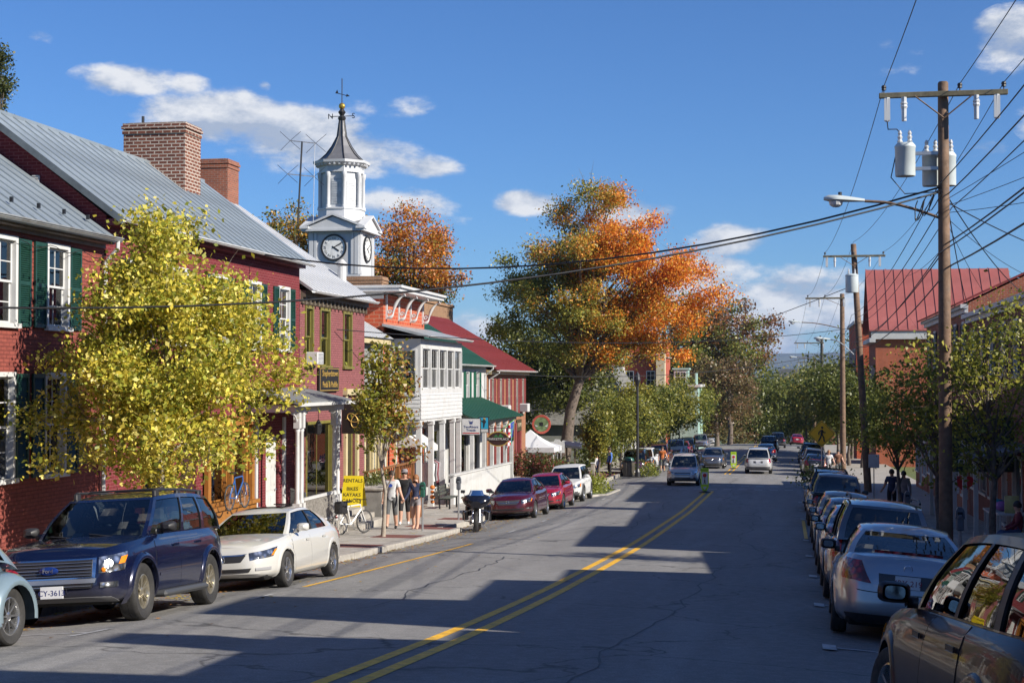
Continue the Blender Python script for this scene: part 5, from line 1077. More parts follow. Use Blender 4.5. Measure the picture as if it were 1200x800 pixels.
def pole(label,X,Y,zt,r=.15,arms=(),cans=(),lamp=None,lean=0,m=None,zg=None,low=None):
    P=thing('utility_pole',label,'utility pole',(X,Y,SWR(Y)-.1),group='utility poles along the right pavement')
    g=MB(); zb=SWR(Y)-.5; g.tube([(X+lean,Y,zb),(X+lean*.5,Y,(zb+zt)/2),(X,Y,zt-.03),(X,Y,zt)],[r,r*.86,r*.72,r*.6],14); g.build('shaft',m or M_pole,P,smooth=50)
    for (z,xa,xb,ins) in arms:
        g=MB(); g.cbox(X+xa,Y-r-.1,z-.055,X+xb,Y-r+.01,z+.055,.01); a=g.build('crossarm',M_arm,P)
        g=MB()
        for s in ((xa*.45,),(xb*.45,)): g.tube([(X+s[0],Y-r-.11,z-.04),(X,Y-r-.02,z-.5)],.016,5)
        g.build('brace',M_pole,P)
        for q in ins: insul(a,Vector((X+q,Y-r-.05,z+.055)))
        for q in (xa*.62,xa*.88,xb*.5,xb*.82):
            b=MB(); zz=z-.06; b.tube([(X+q,Y-r-.13,zz),(X+q,Y-r-.13,zz-.5)],[.055,.05],8); b.lathe([(.06,zz-.1),(.075,zz-.13),(.06,zz-.16),(.075,zz-.2),(.055,zz-.24)],8,(X+q,Y-r-.13,0)) if q in (xa*.62,xb*.5) else b.box(X+q-.06,Y-r-.18,zz-.48,X+q+.06,Y-r-.08,zz-.02)
            b.build('cutout_fuse',M_porc,a) if abs(xb-xa)>2 else None
    for (dx,dy,z0,z1,rr) in cans:
        c=MB(); c.lathe([(0,z0),(rr*.96,z0),(rr,z0+.03),(rr,z1-.05),(rr*1.04,z1-.04),(rr*1.04,z1),(rr*.8,z1+.06),(0,z1+.08)],18,(X+dx,Y+dy,0)); o=c.build('transformer',M_can,P,smooth=40)
        for k in (-.5,.45): b=MB(); b.lathe([(.035,z1+.04),(.06,z1+.1),(.035,z1+.14),(.055,z1+.19),(.03,z1+.23),(.045,z1+.27),(.02,z1+.33)],8,(X+dx+k*rr,Y+dy,0)); b.build('bushing',M_porc,o)
        b=MB(); b.box(X+min(dx,0)+.0,Y+dy-.03,z1-.2,X+max(dx,.0),Y+dy+.03,z1-.13); b.box(X+min(dx,0),Y+dy-.03,z0+.12,X+max(dx,0),Y+dy+.03,z0+.19); b.build('bracket',M_steel,o)
    if lamp:
        (z,L,rise,m_)=lamp; pts=[Vector((X-L*t,Y-.05,z+rise*math.sin(t*math.pi/2))) for t in (0,.15,.35,.55,.75,1)]
        MB().tube(pts,.03,8).build('lamp_arm',m_ or M_pole,P); cobra(P,pts[-1],(-1,0,.06))
    return P
P1=(3.2,33.2)
p1=pole('tall wooden utility pole with grey transformers and a street lamp, nearest on the right',*P1,7.95,.15,[(7.66,-1.32,1.28,(-1.22,.32,1.2))],[(-.78,.0,5.98,6.62,.21),(-.22,.32,5.8,6.45,.19),(.10,.34,5.8,6.45,.19)],(5.05,1.62,.42,None))
P2=(3.3,81.5); p2=pole('second utility pole with a pale transformer and short white lamp arm',*P2,8.75,.2,[(8.1,-1.55,1.6,(-1.45,0,1.5))],[(-.1,-.42,6.2,7.1,.33)],(3.0,1.2,.8,M_steel),lean=.7)
P3=(3.4,102); p3=pole('third utility pole with one sided arm and curved street lamp',*P3,7.3,.2,[(7.0,-2.35,.15,(-2.2,-1.1,-.1))],(),(5.0,2.6,.45,None))
P4=(3.4,166); p4=pole('fourth utility pole, dark, with one sided arm against the clouds',*P4,6.2,.22,[(5.6,-2.9,.2,(-2.7,-1.5,-.2))],(),(3.6,2.6,.5,None),m=mat('dark_pole',(.05,.05,.045),.8))
P5=(3.4,215); p5=pole('farthest thin utility pole above the trees',*P5,4.6,.2,[(4.1,-2.4,.2,(-2.2,-1,-.1))],())
P0=(3.2,-16); 
def sag(a,b,s,n=14): a=Vector(a); b=Vector(b); return [a.lerp(b,i/n)-Vector((0,0,4*s*(i/n)*(1-i/n))) for i in range(n+1)]
def wire(label,pts,s,r=.009,group='overhead wires along the right side',name='overhead_wire'):
    g=MB()
    for a,b in zip(pts,pts[1:]): g.tube(sag(a,b,s),r,5,False)
    return tag(g.build(name,M_cable,None,smooth=80),label,'wire',group)
for i,(dx,q2,q3,q4) in enumerate(((-1.22,-1.45,-2.2,-2.7),(.32,0,-1.1,-1.5),(1.2,1.5,-.1,-.2))):
    nm=['left','middle','right'][i]
    wire(f'{nm} of the three top wires carried on the pole crossarms',[(P0[0]+dx,P0[1],8.4),(P1[0]+dx,P1[1]-.2,7.86),(P2[0]+q2,P2[1]-.2,8.85 if q2==0 else 8.3),(P3[0]+q3,P3[1]-.2,7.2),(P4[0]+q4,P4[1]-.2,5.8),(P5[0]+q4,P5[1],4.3)],.55,.009)
for i,(dx,z,r) in enumerate(((-.12,5.75,.011),(.10,5.6,.013),(.16,5.3,.010),(.13,4.6,.015),(-.1,4.35,.013),(.15,4.1,.017))):
    nm=['uppermost','second','third','fourth','fifth','lowest'][i]
    wire(f'{nm} of the black cables strung between the poles below the transformers',[(P0[0]+dx,P0[1],z+.9),(P1[0]+dx,P1[1],z),(P2[0]+dx,P2[1],z-.7),(P3[0]+dx,P3[1],z-.9),(P4[0]+dx,P4[1],z-1.7)],.5,r)
g=MB()
for k in range(3): g.tube([Vector((P1[0]-.15+.16*math.cos(t+k)*(1-k*.2)-.35*k*.5,P1[1]-.1,5.45+.22*math.sin(t*1.3+k)-.1*k)) for t in [j*.5 for j in range(16)]],.012,5,False)
g.tube([(P1[0]-1.16,P1[1]-.25,7.1),(P1[0]-1.14,P1[1]-.2,6.95),(P1[0]-.95,P1[1],6.98),(P1[0]-.88,P1[1],6.9)],.012,5,False); g.tube([(P1[0]-.98,P1[1],6.4),(P1[0]-1.08,P1[1]-.1,5.95),(P1[0]-.8,P1[1]-.1,5.6),(P1[0]-.1,P1[1]-.15,5.62)],.012,5,False)
g.build('cable_loops',M_cable,p1)
CG='service wires crossing the street'
e1=onX(300,297,-14.3); wire('upper black service cable sagging across the street in front of the clock tower',[(P1[0]-.1,P1[1]-.1,5.72),e1],.95,.022,CG,'service_cable')
e2=onX(-70,359,-14.35); wire('lower black service cable crossing in front of the yellow tree',[(P1[0]-.1,P1[1]-.1,5.62),e2],.75,.02,CG,'service_cable')
wire('thin wire running to the white bay from the second pole',[(P2[0],P2[1],4.4),onX(395,386,-14.4)],.6,.015,CG,'service_cable')
wire('thin wire from the third pole to the red roofed building',[(P3[0],P3[1],3.6),onX(560,436,-15.9)],.8,.018,CG,'service_cable')
wire('long cable crossing the street in front of the big maple',[(P2[0],P2[1],6.6),onY(560,466,110)],.7,.02,CG,'service_cable')
wire('steep service drop from the near pole to the bookshop roof',[(P1[0]+.1,P1[1],5.5),(7.2,50,4.4)],.2,.013,CG,'service_cable')
wire('service drop from the near pole toward the red roofed row',[(P1[0]+.1,P1[1],5.2),(7.1,64,4.7)],.3,.013,CG,'service_cable')
wire('service drop from the near pole to the shop beside it',[(P1[0]+.1,P1[1],5.4),(7.0,40,4.7)],.1,.013,CG,'service_cable')

for i,(x_,y_,z_) in enumerate(((7.2,12.2,7.2),(7.1,20,6.2),(7.2,26,5.4),(7.1,46.5,4.6),(7.1,57,4.5),(7.1,70,4.9),(4.2,58,5.5))):
    wire(f"{['first','second','third','fourth','fifth','sixth','seventh'][i]} thin drop wire fanning from the near pole toward the right hand buildings",[(P1[0]+.1,P1[1],5.5-.15*i),(x_,y_,z_)],.15,.007,'drop wires fanning from the near pole','service_cable')
# ================================================================ street furniture
def textM(p,u,n): return frameM(Vector(p),u,n)
# crossing warning sign
Y=76.0; c=onY(963,508,Y); S=thing('pedestrian_crossing_sign','amber diamond pedestrian warning sign on a steel post by the right kerb','sign',(c.x,Y,SWR(Y))); h=.66
MB().tube([(c.x,Y+.05,SWR(Y)),(c.x,Y+.05,c.z+.5)],.035,8).build('post',M_steel,S)
g=MB(); D=lambda a,b,d:(c.x+a,Y+d,c.z+b)
def dia(h,r=.08):
    o=[]
    for k in range(4):
        a=k*math.pi/2; cx_,cz_=(h-r*1.41)*math.cos(a),(h-r*1.41)*math.sin(a)
        for t in (-.7,-.25,.25,.7): o.append((cx_+r*math.cos(a+t),cz_+r*math.sin(a+t)))
    return o
g.prism(dia(h),D,-.012,.012); g.build('plate',mat('sign_amber',(1.0,.52,.015),.4,var=.05),S)
g=MB(); o=dia(h*.93); i_=dia(h*.89); n=len(o); g.add([D(a,b,-.015) for a,b in o]+[D(a,b,-.015) for a,b in i_],[(k,(k+1)%n,n+(k+1)%n,n+k) for k in range(n)]); g.build('border',M_black,S)
g=MB()
def limb(pts,r): g.tube([D(a,b,-.02) for a,b in pts],r,6)
g.sphere(D(.02,.30,-.02),.06,8,6,sc=(1,.3,1)); limb([(.0,.2),(-.01,-.02)],.065); limb([(0,.18),(-.13,.08),(-.15,-.05)],.028); limb([(0,.18),(.11,.06),(.18,.06)],.028); limb([(-.01,-.02),(-.07,-.2),(-.16,-.36)],.036); limb([(0,-.02),(.09,-.18),(.11,-.36),(.16,-.36)],.036); g.build('walking_figure',M_black,S)
# in-street yield signs
def instreet(label,X,Y,n):
    S=thing('crosswalk_paddle',label,'sign',(X,Y,road(X,Y)),group='crosswalk paddles on the centre line'); z=road(X,Y)
    lime=mat('lime_plastic',(.42,.62,.02),.4,var=.05)
    g=MB(); g.lathe([(.3,z),(.28,z+.05),(.1,z+.09)],12,(X,Y,0)); g.build('base',M_black,S)
    g=MB(); g.prism([(-.09,.1),(.09,.1),(.2,.3),(.2,1.22),(-.2,1.22),(-.2,.3)],lambda a,b,d:(X+a,Y+d,z+b),-.02,.02); g.build('panel',lime,S)
    g=MB(); g.box(X-.15,Y-.026,z+.42,X+.15,Y-.021,z+1.02); g.prism([(0,.14),(.1,.3),(-.1,.3)],lambda a,b,d:(X+a,Y+d,z+b),-.026,-.021); g.build('face',M_white2,S)
    g=MB(); g.prism([(.1*math.cos(k*math.pi/4+.39),.86+.1*math.sin(k*math.pi/4+.39)) for k in range(8)],lambda a,b,d:(X+a,Y+d,z+b),-.032,-.027); g.build('stop_mark',flat('sign_red',(.45,.02,.02),.4),S)
    g=MB(); g.tube([(X,Y-.03,z+.66),(X,Y-.03,z+.55)],.03,6); g.tube([(X,Y-.03,z+.55),(X-.05,Y-.03,z+.45)],.016,5); g.tube([(X,Y-.03,z+.55),(X+.05,Y-.03,z+.45)],.016,5); g.sphere((X,Y-.03,z+.71),.028,6,5); g.build('walking_figure',M_black,S)
    text('lettering','STATE LAW',.055,M_black,S,textM((0,-.03,1.12),(1,0,0),(0,-1,0)))
instreet('lime green crosswalk paddle on the centre line, nearer one',-4.16,76.9,0); instreet('lime green crosswalk paddle on the centre line, farther one',-3.95,111.0,1)
# parking meters
def meter(label,X,Y,base,m):
    z=base(Y); S=thing('parking_meter',label,'parking meter',(X,Y,z),group='parking meters')
    MB().tube([(X,Y,z-.02),(X,Y,z+1.05)],.032,8).build('post',M_steel,S)
    g=MB(); g.cbox(X-.07,Y-.06,z+1.03,X+.07,Y+.06,z+1.28,.02); g.lathe([(.085,0),(.085,.05),(.06,.09),(0,.1)],10,(X,Y,z+1.28)); g.prism([(-.09,1.26),(.09,1.26),(.08,1.42),(.04,1.49),(-.04,1.49),(-.08,1.42)],lambda a,b,d:(X+a,Y+d,z+b),-.055,.055); g.build('head',m,S)
    MB().cbox(X-.05,Y-.07,z+1.3,X+.05,Y-.055,z+1.4,.005).build('window',M_gldk,S)
MG=mat('meter_green',(.02,.10,.07),.4); MGr=mat('meter_grey',(.10,.11,.13),.4)
meter('green headed parking meter beside the strolling couple',-10.95,45.4,SWL,MG); meter('grey headed parking meter behind the motorcycle',-11.35,52.4,SWL,MGr)
for i,y in enumerate((31.0,44.6)): meter(f"{['nearer','farther'][i]} dark parking meter along the right kerb",3.25,y,SWR,MGr)
# A-board
zb=SWL(46)+.66; S=thing('sandwich_board','yellow sandwich board with black lettering at the top of the steps','sign',(-13.4,46.4,zb)); MY=mat('yellow_board',(.78,.60,.02),.45,var=.05)
for s in (-1,1):
    g=MB(); o_=.35; g.hexa([(x_+o_,46.4+s*k_+e_,zb+z_) for z_,k_,w_ in ((0,.26,0),(.95,.03,.05)) for x_,e_ in ((-14.1+w_,-.015),(-13.4-w_,-.015),(-13.4-w_,.015),(-14.1+w_,.015))]); g.build('panel',MY,S)
nrm=Vector((0,-1,.24)).normalized()
for k,s_ in enumerate(('RENTALS','BIKES','KAYAKS','CANOES')):
    zz=(.80,.55,.37,.19)[k]; text('lettering',s_,.155,M_black,S,textM((0,-.255+zz*.242-.022,zz),(1,0,0),nrm))
# hanging shop signs by the green porch roof
S=thing('white_shop_sign','white shop sign with small blue logo hanging under the white bay','sign',onX(553,500,-13.6)); c=S.location; w_=.46
MB().box(c.x-.46,c.y-.03,c.z-.36,c.x+.40,c.y+.03,c.z+.38).build('frame',M_black,S); MB().box(c.x-.43,c.y-.036,c.z-.33,c.x+.37,c.y-.031,c.z+.35).build('face',M_white2,S)
MBl=flat('navy_print',(.02,.04,.16),.5)
text('lettering','TwoRivers',.15,MBl,S,textM((-.03,-.04,.0),(1,0,0),(0,-1,0))); text('lettering','Treads',.15,MBl,S,textM((-.03,-.04,-.14),(1,0,0),(0,-1,0)))
g=MB(); g.prism([(-.1,.3),(-.04,.2),(0,.26),(.04,.2),(.1,.3),(.06,.12),(-.06,.12)],lambda a,b,d:(c.x-.03+a,c.y+d,c.z+b),-.042,-.037); g.build('logo',MBl,S)
g=MB(); g.box(c.x-.4,c.y-.04,c.z-.29,c.x+.34,c.y-.037,c.z-.25); g.build('red_line',flat('sign_red',(.45,.02,.02),.4),S)
S=thing('blue_bird_sign','small turquoise sign with a dark bird figure next to the white shop sign','sign',onX(567,498,-13.6)); c=S.location
MB().box(c.x-.24,c.y-.03,c.z-.34,c.x+.24,c.y+.03,c.z+.38).build('frame',M_black,S); MB().box(c.x-.2,c.y-.036,c.z-.16,c.x+.2,c.y-.031,c.z+.34).build('face',flat('turquoise',(.02,.30,.48),.4),S); MB().box(c.x-.2,c.y-.036,c.z-.31,c.x+.2,c.y-.031,c.z-.18).build('strip',M_white,S)
g=MB(); g.prism([(-.02,-.12),(.03,-.1),(.05,.05),(.12,.16),(.06,.24),(.0,.3),(-.03,.2),(-.12,.22),(-.02,.1)],lambda a,b,d:(c.x+a,c.y+d,c.z+b),-.042,-.037); g.build('bird',M_black,S); g=MB(); g.lathe([(0,0),(.06,0)],10,(c.x+.03,c.y-.04,c.z+.28),Matrix.Rotation(R(90),3,'X')); g.build('sun_disc',M_gold,S)
S=thing('oval_sign','dark oval hanging sign with white lettering below the green porch roof','sign',onX(584,514,-13.6)); c=S.location; ov=lambda rx,rz:[(rx*math.cos(t),rz*math.sin(t)) for t in [k*math.pi/14 for k in range(28)]]
D2=lambda a,b,d:(c.x+a,c.y+d,c.z+b)
g=MB(); g.prism(ov(.52,.36),D2,-.03,.03); g.build('rim',M_gold,S); g=MB(); g.prism(ov(.47,.31),D2,-.036,-.031); g.build('face',flat('maroon_black',(.04,.015,.012),.5),S); g=MB(); g.prism([(-.25,.08),(-.1,.22),(0,.1),(.1,.26),(.28,.08)],D2,-.042,-.037); g.build('hills_motif',flat('leaf_green',(.03,.14,.04),.5),S)
MB().box(c.x-.62,c.y-.05,c.z-.09,c.x+.62,c.y-.037,c.z+.07).build('band',flat('maroon_black',(.04,.015,.012),.5),S); text('lettering','MARKETPLACE',.155,M_white2,S,textM((0,-.055,-.01),(1,0,0),(0,-1,0)))
MB().tube([(c.x-1.2,c.y,c.z+.5),(c.x+.6,c.y,c.z+.5)],.02,6).tube([(c.x-.3,c.y,c.z+.3),(c.x-.3,c.y,c.z+.5)],.008,4).tube([(c.x+.3,c.y,c.z+.3),(c.x+.3,c.y,c.z+.5)],.008,4).build('bracket',M_black,S)
# flags
a=onX(585,506,-13.9); b=onX(603,491,-13.2)
S=thing('flag','bright patchwork flag hanging from a slanted pole by the porch','flag',a); MB().tube([a,b],.02,6).build('pole',flat('green_pole',(.12,.4,.1),.4),S)
def flagmat():
    m,nt,bs=newmat('patchwork_flag'); tc=N(nt,'ShaderNodeTexCoord'); ck=N(nt,'ShaderNodeTexChecker'); ck.inputs['Scale'].default_value=6; nt.links.new(tc.outputs['UV'],ck.inputs[0]); ck.inputs[1].default_value=(.5,.02,.03,1); ck.inputs[2].default_value=(.7,.7,.7,1)
    sp=N(nt,'ShaderNodeSeparateXYZ'); nt.links.new(tc.outputs['Object'],sp.inputs[0]); gt=N(nt,'ShaderNodeMath',operation='GREATER_THAN'); gt.inputs[1].default_value=.52; nt.links.new(sp.outputs[0],gt.inputs[0])
    c=mixc(nt,gt.outputs[0],ck.outputs[0],ramp(nt,noise(nt,tc.outputs['Object'],7,2),(.4,(.02,.04,.3)),(.6,(.1,.25,.12)))); nt.links.new(c,bs.inputs[0]); bs.inputs['Roughness'].default_value=.8; return m
g=MB(); G=[]
for j in range(9):
    v=j/8; row=[]
    for i in range(9):
        u=i/8; p=a.lerp(b,.35+.62*u); row.append(p+Vector((.02*math.sin(u*9+v*3),.07*math.sin(u*8+v*2),-v*(1.15-.2*u)-.05*u)))
    G.append(row)
g.grid(G); g.build('cloth',flagmat(),S,smooth=80)
# round hanging sign
c=onY(634.5,497,97); S=thing('round_sign','round hanging sign with a red rim and green centre near the white tent','sign',c); Mx=Matrix.Rotation(R(90),3,'X')
g=MB(); g.lathe([(0,.03),(.6,.03),(.6,-.03),(0,-.03)],32,c,Mx); g.build('disc',mat('round_sign_paint',(.16,.22,.10),.5,var=.6,vs=4),S,smooth=40); g=MB(); g.lathe([(.47,.04),(.6,.045),(.61,0),(.6,-.045),(.47,-.04)],32,c,Mx); g.build('rim',flat('coral_rim',(.45,.09,.06),.5),S,smooth=40)
g=MB(); g.box(c.x-.11,c.y-.045,c.z-.1,c.x+.11,c.y-.035,c.z+.13); g.build('emblem',M_black,S); g=MB(); [g.prism([(s*.2,-.12),(s*.42,-.02),(s*.36,-.16)],lambda a,b,d:(c.x+a,c.y+d,c.z+b),-.044,-.036) for s in (1,)]; g.prism([(-.36,-.16),(-.42,-.02),(-.2,-.12)],lambda a,b,d:(c.x+a,c.y+d,c.z+b),-.044,-.036); g.build('white_marks',M_white2,S)
MB().tube([(c.x,c.y,c.z+.6),(c.x,c.y,c.z+.95)],.012,5).tube([(X4,93.2,c.z+.95),(c.x+.1,c.y,c.z+.95)],.025,6).build('bracket',M_black,S)
# white canopy tent
Y0,Y1=94.8,98.0; xa,xb=onY(608,540,95).x-1.2,onY(649,540,95).x; zg=gz(95); ze=onY(625,524,95).z; zp=onY(615,503,96.4).z; xm,ym=(xa+xb)/2,(Y0+Y1)/2
S=thing('canopy_tent','white pop up canopy tent on the lawn past the red shuttered building','tent',(xm,ym,zg)); MT2=mat('tent_fabric',(.60,.61,.62),.7,var=.03)
for x in (xa,xb):
    for y in (Y0,Y1): MB().tube([(x,y,zg-.2),(x,y,ze)],.03,6).build('leg',M_white2,S)
g=MB(); A,Bq,Cq,Dq=(xa-.05,Y0-.05,ze),(xb+.05,Y0-.05,ze),(xb+.05,Y1+.05,ze),(xa-.05,Y1+.05,ze); pk=(xm,ym,zp)
for p,q in ((A,Bq),(Bq,Cq),(Cq,Dq),(Dq,A)):
    n=8; G=[]
    for j in range(n+1):
        t=j/n; row=[]
        for i in range(n+1):
            u=i/n; e=Vector(p).lerp(Vector(q),u); w2=e.lerp(Vector(pk),t); w2.z-=.22*math.sin(t*math.pi)*.8; row.append(w2)
        G.append(row)
    g.grid(G)
    g.add([p,q,(q[0],q[1],ze-.3),(p[0],p[1],ze-.3)],[(3,2,1,0)])
g.build('canopy',MT2,S)
# historical marker + info stand, lawn
g=MB(); g.grid([[(-45,y,gz(y)+.05),(-30,y,gz(y)+.1),(-18.5,y,gz(y)+.15),(-14.6,y,gz(y)+.02)] for y in ysamp(93.5,130,2)],flip=True); struct(g.build('lawn',mat('lawn_green',(.10,.15,.025),.9,var=.4,vs=2,bump=.5,bs=30,dirt=(.22,.18,.05))))
c=onY(653,523,104); S=thing('historical_marker','white historical marker with arched top on the lawn behind the tent','sign',(c.x,104,gz(104))); g=MB(); g.prism([(-.5,-.42),(.5,-.42),(.5,.32),(.22,.36),(.15,.5),(-.15,.5),(-.22,.36),(-.5,.32)],lambda a,b,d:(c.x+a,104+d,c.z+b),-.03,.03); g.build('plate',mat('marker_white',(.68,.69,.68),.5,var=.15,vs=14),S); MB().tube([(c.x,104,gz(104)),(c.x,104,c.z-.3)],.05,8).build('post',M_steel,S)
c=onY(670,520,110); S=thing('information_stand','low slanted white information stand under the maple','sign',(c.x,110,gz(110))); g=MB(); g.hexa([(c.x-.7,109.5,c.z-.2),(c.x+.7,109.5,c.z-.35),(c.x+.7,110.3,c.z-.35),(c.x-.7,110.3,c.z-.2),(c.x-.7,109.5,c.z+.0),(c.x+.7,109.5,c.z-.2),(c.x+.7,110.3,c.z+.1),(c.x-.7,110.3,c.z+.25)]); g.build('panel',M_white,S); g=MB(); g.box(c.x-.4,109.8,gz(110)-.1,c.x-.3,109.95,c.z-.2); g.box(c.x+.2,109.8,gz(110)-.1,c.x+.3,109.95,c.z-.3); g.build('leg',M_wood,S)
# litter bins
def bin_(label,X,Y,base,m,r=.3,h=.95):
    z=base(Y); S=thing('litter_bin',label,'litter bin',(X,Y,z),group='litter bins'); g=MB(); g.lathe([(r*.92,z),(r*.95,z+.06),(r*.95,z+h*.9),(r,z+h*.92),(r,z+h),(r*.8,z+h)],20,(X,Y,0)); g.build('barrel',M_black,S,smooth=40)
    g=MB(); [g.box(X+r*math.cos(t)-.025,Y+r*math.sin(t)-.025,z+.08,X+r*math.cos(t)+.025,Y+r*math.sin(t)+.025,z+h*.88) for t in [k*math.pi/12 for k in range(24)]]; stuff(g.build('slats',m,S)); g=MB(); g.lathe([(r*1.02,z+h),(r*.9,z+h+.12),(r*.4,z+h+.2)],20,(X,Y,0)); g.build('lid',MG,S,smooth=40)
bin_('round slatted litter bin on the brick corner beside the bicycles',-9.9,95.9,SWL,mat('brown_grey_slats',(.17,.15,.11),.7),.34,1.0)
bin_('wooden slatted litter bin with green lid beside the big utility pole',3.9,26.0,SWR,mat('cedar_slats',(.20,.085,.045),.6),.36,1.0)
# varnished box by the walkers, benches
S=thing('varnished_planter_box','varnished orange wooden planter box behind the green parking meter','planter',(-13.4,53.2,SWL(53))); g=MB(); z=SWL(53); g.box(-13.75,52.7,z-.1,-13.0,53.9,z+.93); g.build('box',MO,S); 
for i in range(8): MB().box(-13.76+i*.095,52.68,z,-13.69+i*.095,52.695,z+.95).build('plank',MO,S)
def bench(label,X,Y,rz,base,m):
    z=base(Y); S=thing('bench',label,'bench',(X,Y,z),rz)
    for i in range(4): g=MB(); g.cbox(-.8,-.22+i*.12,.43,.8,-.13+i*.12,.465,.006); g.build('seat_slat',m,S,world=False)
    for i in range(3): g=MB(); g.cbox(-.8,.26+i*.02,.55+i*.13,.8,.29+i*.02,.65+i*.13,.006); g.build('back_slat',m,S,world=False)
    for x in (-.65,.65): g=MB(); g.box(x-.03,-.2,0,x+.03,-.14,.43); g.hexa([(x-.03,.2,0),(x+.03,.2,0),(x+.03,.26,0),(x-.03,.26,0),(x-.03,.27,.95),(x+.03,.27,.95),(x+.03,.31,.95),(x-.03,.31,.95)]); g.box(x-.03,-.2,.39,x+.03,.26,.43); g.build('leg',M_black,S,world=False)
bench('dark bench at the foot of the white porch on the left pavement',-13.5,60.5,R(-90+180),SWL,mat('bench_dark',(.07,.075,.06),.6))
bench('pale slatted bench on the right pavement before the shops',5.6,41.5,R(-90),SWR,mat('bench_pale',(.42,.38,.3),.6)); bench('second pale bench on the right pavement by the street tree',5.7,36.2,R(-90),SWR,mat('bench_pale',(.42,.38,.3),.6))
# street lamp post on the far left corner
S=thing('street_lamp','slim black lamp post on the far left corner','street lamp',(-8.95,95.4,SWL(95))); z=SWL(95); g=MB(); g.lathe([(.16,z),(.16,z+.3),(.09,z+.5),(.07,z+5.6),(.1,z+5.7)],10,(-9.3,95.4,0)); g.build('post',M_black,S); g=MB(); g.lathe([(.1,z+5.7),(.2,z+6.0),(.16,z+6.3),(.03,z+6.5)],10,(-9.3,95.4,0)); g.build('lantern',M_black,S)
# white post by the planted island, small sign on right pavement, heart ornament
S=thing('marker_post','short white timber post beside the planted kerb island','post',(-10.9,85.9,SWL(86))); z=SWL(86); MB().cbox(-11.0,85.8,z-.1,-10.8,86.0,z+1.1,.02).build('shaft',M_barkp,S); MB().cbox(-11.03,85.77,z+1.1,-10.77,86.03,z+1.16,.02).build('cap',M_white,S)
c=onY(1024,540,66); S=thing('notice_sign','small white notice sign on a thin post on the right pavement','sign',(c.x,66,SWR(66))); MB().tube([(c.x,66,SWR(66)),(c.x,66,c.z+.2)],.025,6).build('post',M_steel,S); MB().cbox(c.x-.22,65.94,c.z-.28,c.x+.22,65.97,c.z+.28,.01).build('plate',M_white2,S)
c=onY(1130,566,58); S=thing('heart_ornament','red heart ornament hanging before the shaded right hand shops','ornament',c); g=MB(); hp=[(.34*(math.sin(t)**3),.022*(13*math.cos(t)-5*math.cos(2*t)-2*math.cos(3*t)-math.cos(4*t))) for t in [k*math.pi/16 for k in range(32)]]; g.prism(hp[::-1],lambda a,b,d:(c.x+a,58+d,c.z+b),-.04,.04); g.build('heart',flat('heart_red',(.62,.03,.04),.5),S); MB().tube([(c.x,58,c.z+.2),(c.x,58,-.4)],.006,4).build('string',M_black,S)
# low planting
def bush(label,X,Y,rx,ry,rz,nl,ls,pal,seed,base=None,name='bush',group='low shrubs and planting'):
    z=(base or gz)(Y); tree(name,label,(X,Y,z),(X,Y,z+rz*.75),(rx,ry,rz),nl,ls,pal,.03,seed,26,.34,group=group,hollow=.2,limbs=10,cat='bush')
bush('red tinged bush beside the brick corner behind the parked cars',-14.6,88.5,1.5,2.5,1.0,4500,.12,[(.10,.12,.03),(.16,.12,.04),(.26,.07,.06),(.07,.09,.02)],201)
bush('green bush beside the red tinged bush by the tent',-15.5,96,1.5,2,.8,2500,.12,DG+[(.16,.2,.04)],202)
bush('low yellow green planting on the kerb island',-9.8,76.5,.85,3.2,.35,3800,.09,[(.25,.28,.04),(.35,.36,.06),(.2,.22,.03)],203)
bush('low planting at the far left corner beside the bicycles',-8.9,97.5,.8,2.0,.4,2200,.1,[(.25,.28,.04),(.3,.3,.06),(.14,.17,.03)],204)
bush('planting in the grey planter wall by the steps',-13.7,50.2,.5,1.4,.28,1200,.07,DG,205,lambda y:SWL(50)+1.2)
bush('grassy planting on the right kerb island',1.7,86,.7,6,.4,2600,.12,[(.14,.17,.03),(.2,.22,.04)],206,SWR)
bush('hedge of dark shrubs beside the grey cottage',-14,115,1.6,6,1.2,3600,.18,DG,207)
# ================================================================ vehicles
def lerp(a,b,t): return a+(b-a)*t
def lampmat(n,lo,hi,metal):
    m,nt,b=newmat(n); tc=N(nt,'ShaderNodeTexCoord'); vo=N(nt,'ShaderNodeTexVoronoi'); vo.inputs['Scale'].default_value=11; nt.links.new(tc.outputs['Object'],vo.inputs[0])
    nt.links.new(ramp(nt,vo.outputs['Distance'],(.15,hi),(.62,lo)),b.inputs['Base Color']); b.inputs['Metallic'].default_value=metal; b.inputs['Roughness'].default_value=.14; b.inputs['Coat Weight'].default_value=1; b.inputs['Coat Roughness'].default_value=.02
    bumpn(nt,vo.outputs['Distance'],b,.5,.03); return m
M_headl=lampmat('headlamp_glass',(.16,.17,.18),(.85,.86,.88),.85); M_tail=lampmat('tail_lamp_red',(.10,.004,.006),(.50,.015,.02),.1); M_amber=flat('amber_lens',(.75,.22,.01),.15); M_plate=mat('plate_white',(.68,.69,.70),.4,var=.06,vs=20)
M_trim=flat('dark_trim',(.022,.022,.024),.5); M_seat=mat('seat_cloth',(.10,.095,.09),.8); M_seatb=mat('seat_beige',(.36,.32,.26),.8); M_under=flat('underbody',(.008,.008,.008),.9)
VP_=[(0,.10,.16),(.05,.055,.07),(.12,.025,.015),(.28,.004,.0),(.5,.0,.012),(.66,.006,.03),(.80,.022,.07),(.92,.052,.13),(1.0,.105,.20)]
se_=lambda x:math.copysign(abs(x)**.55,x)
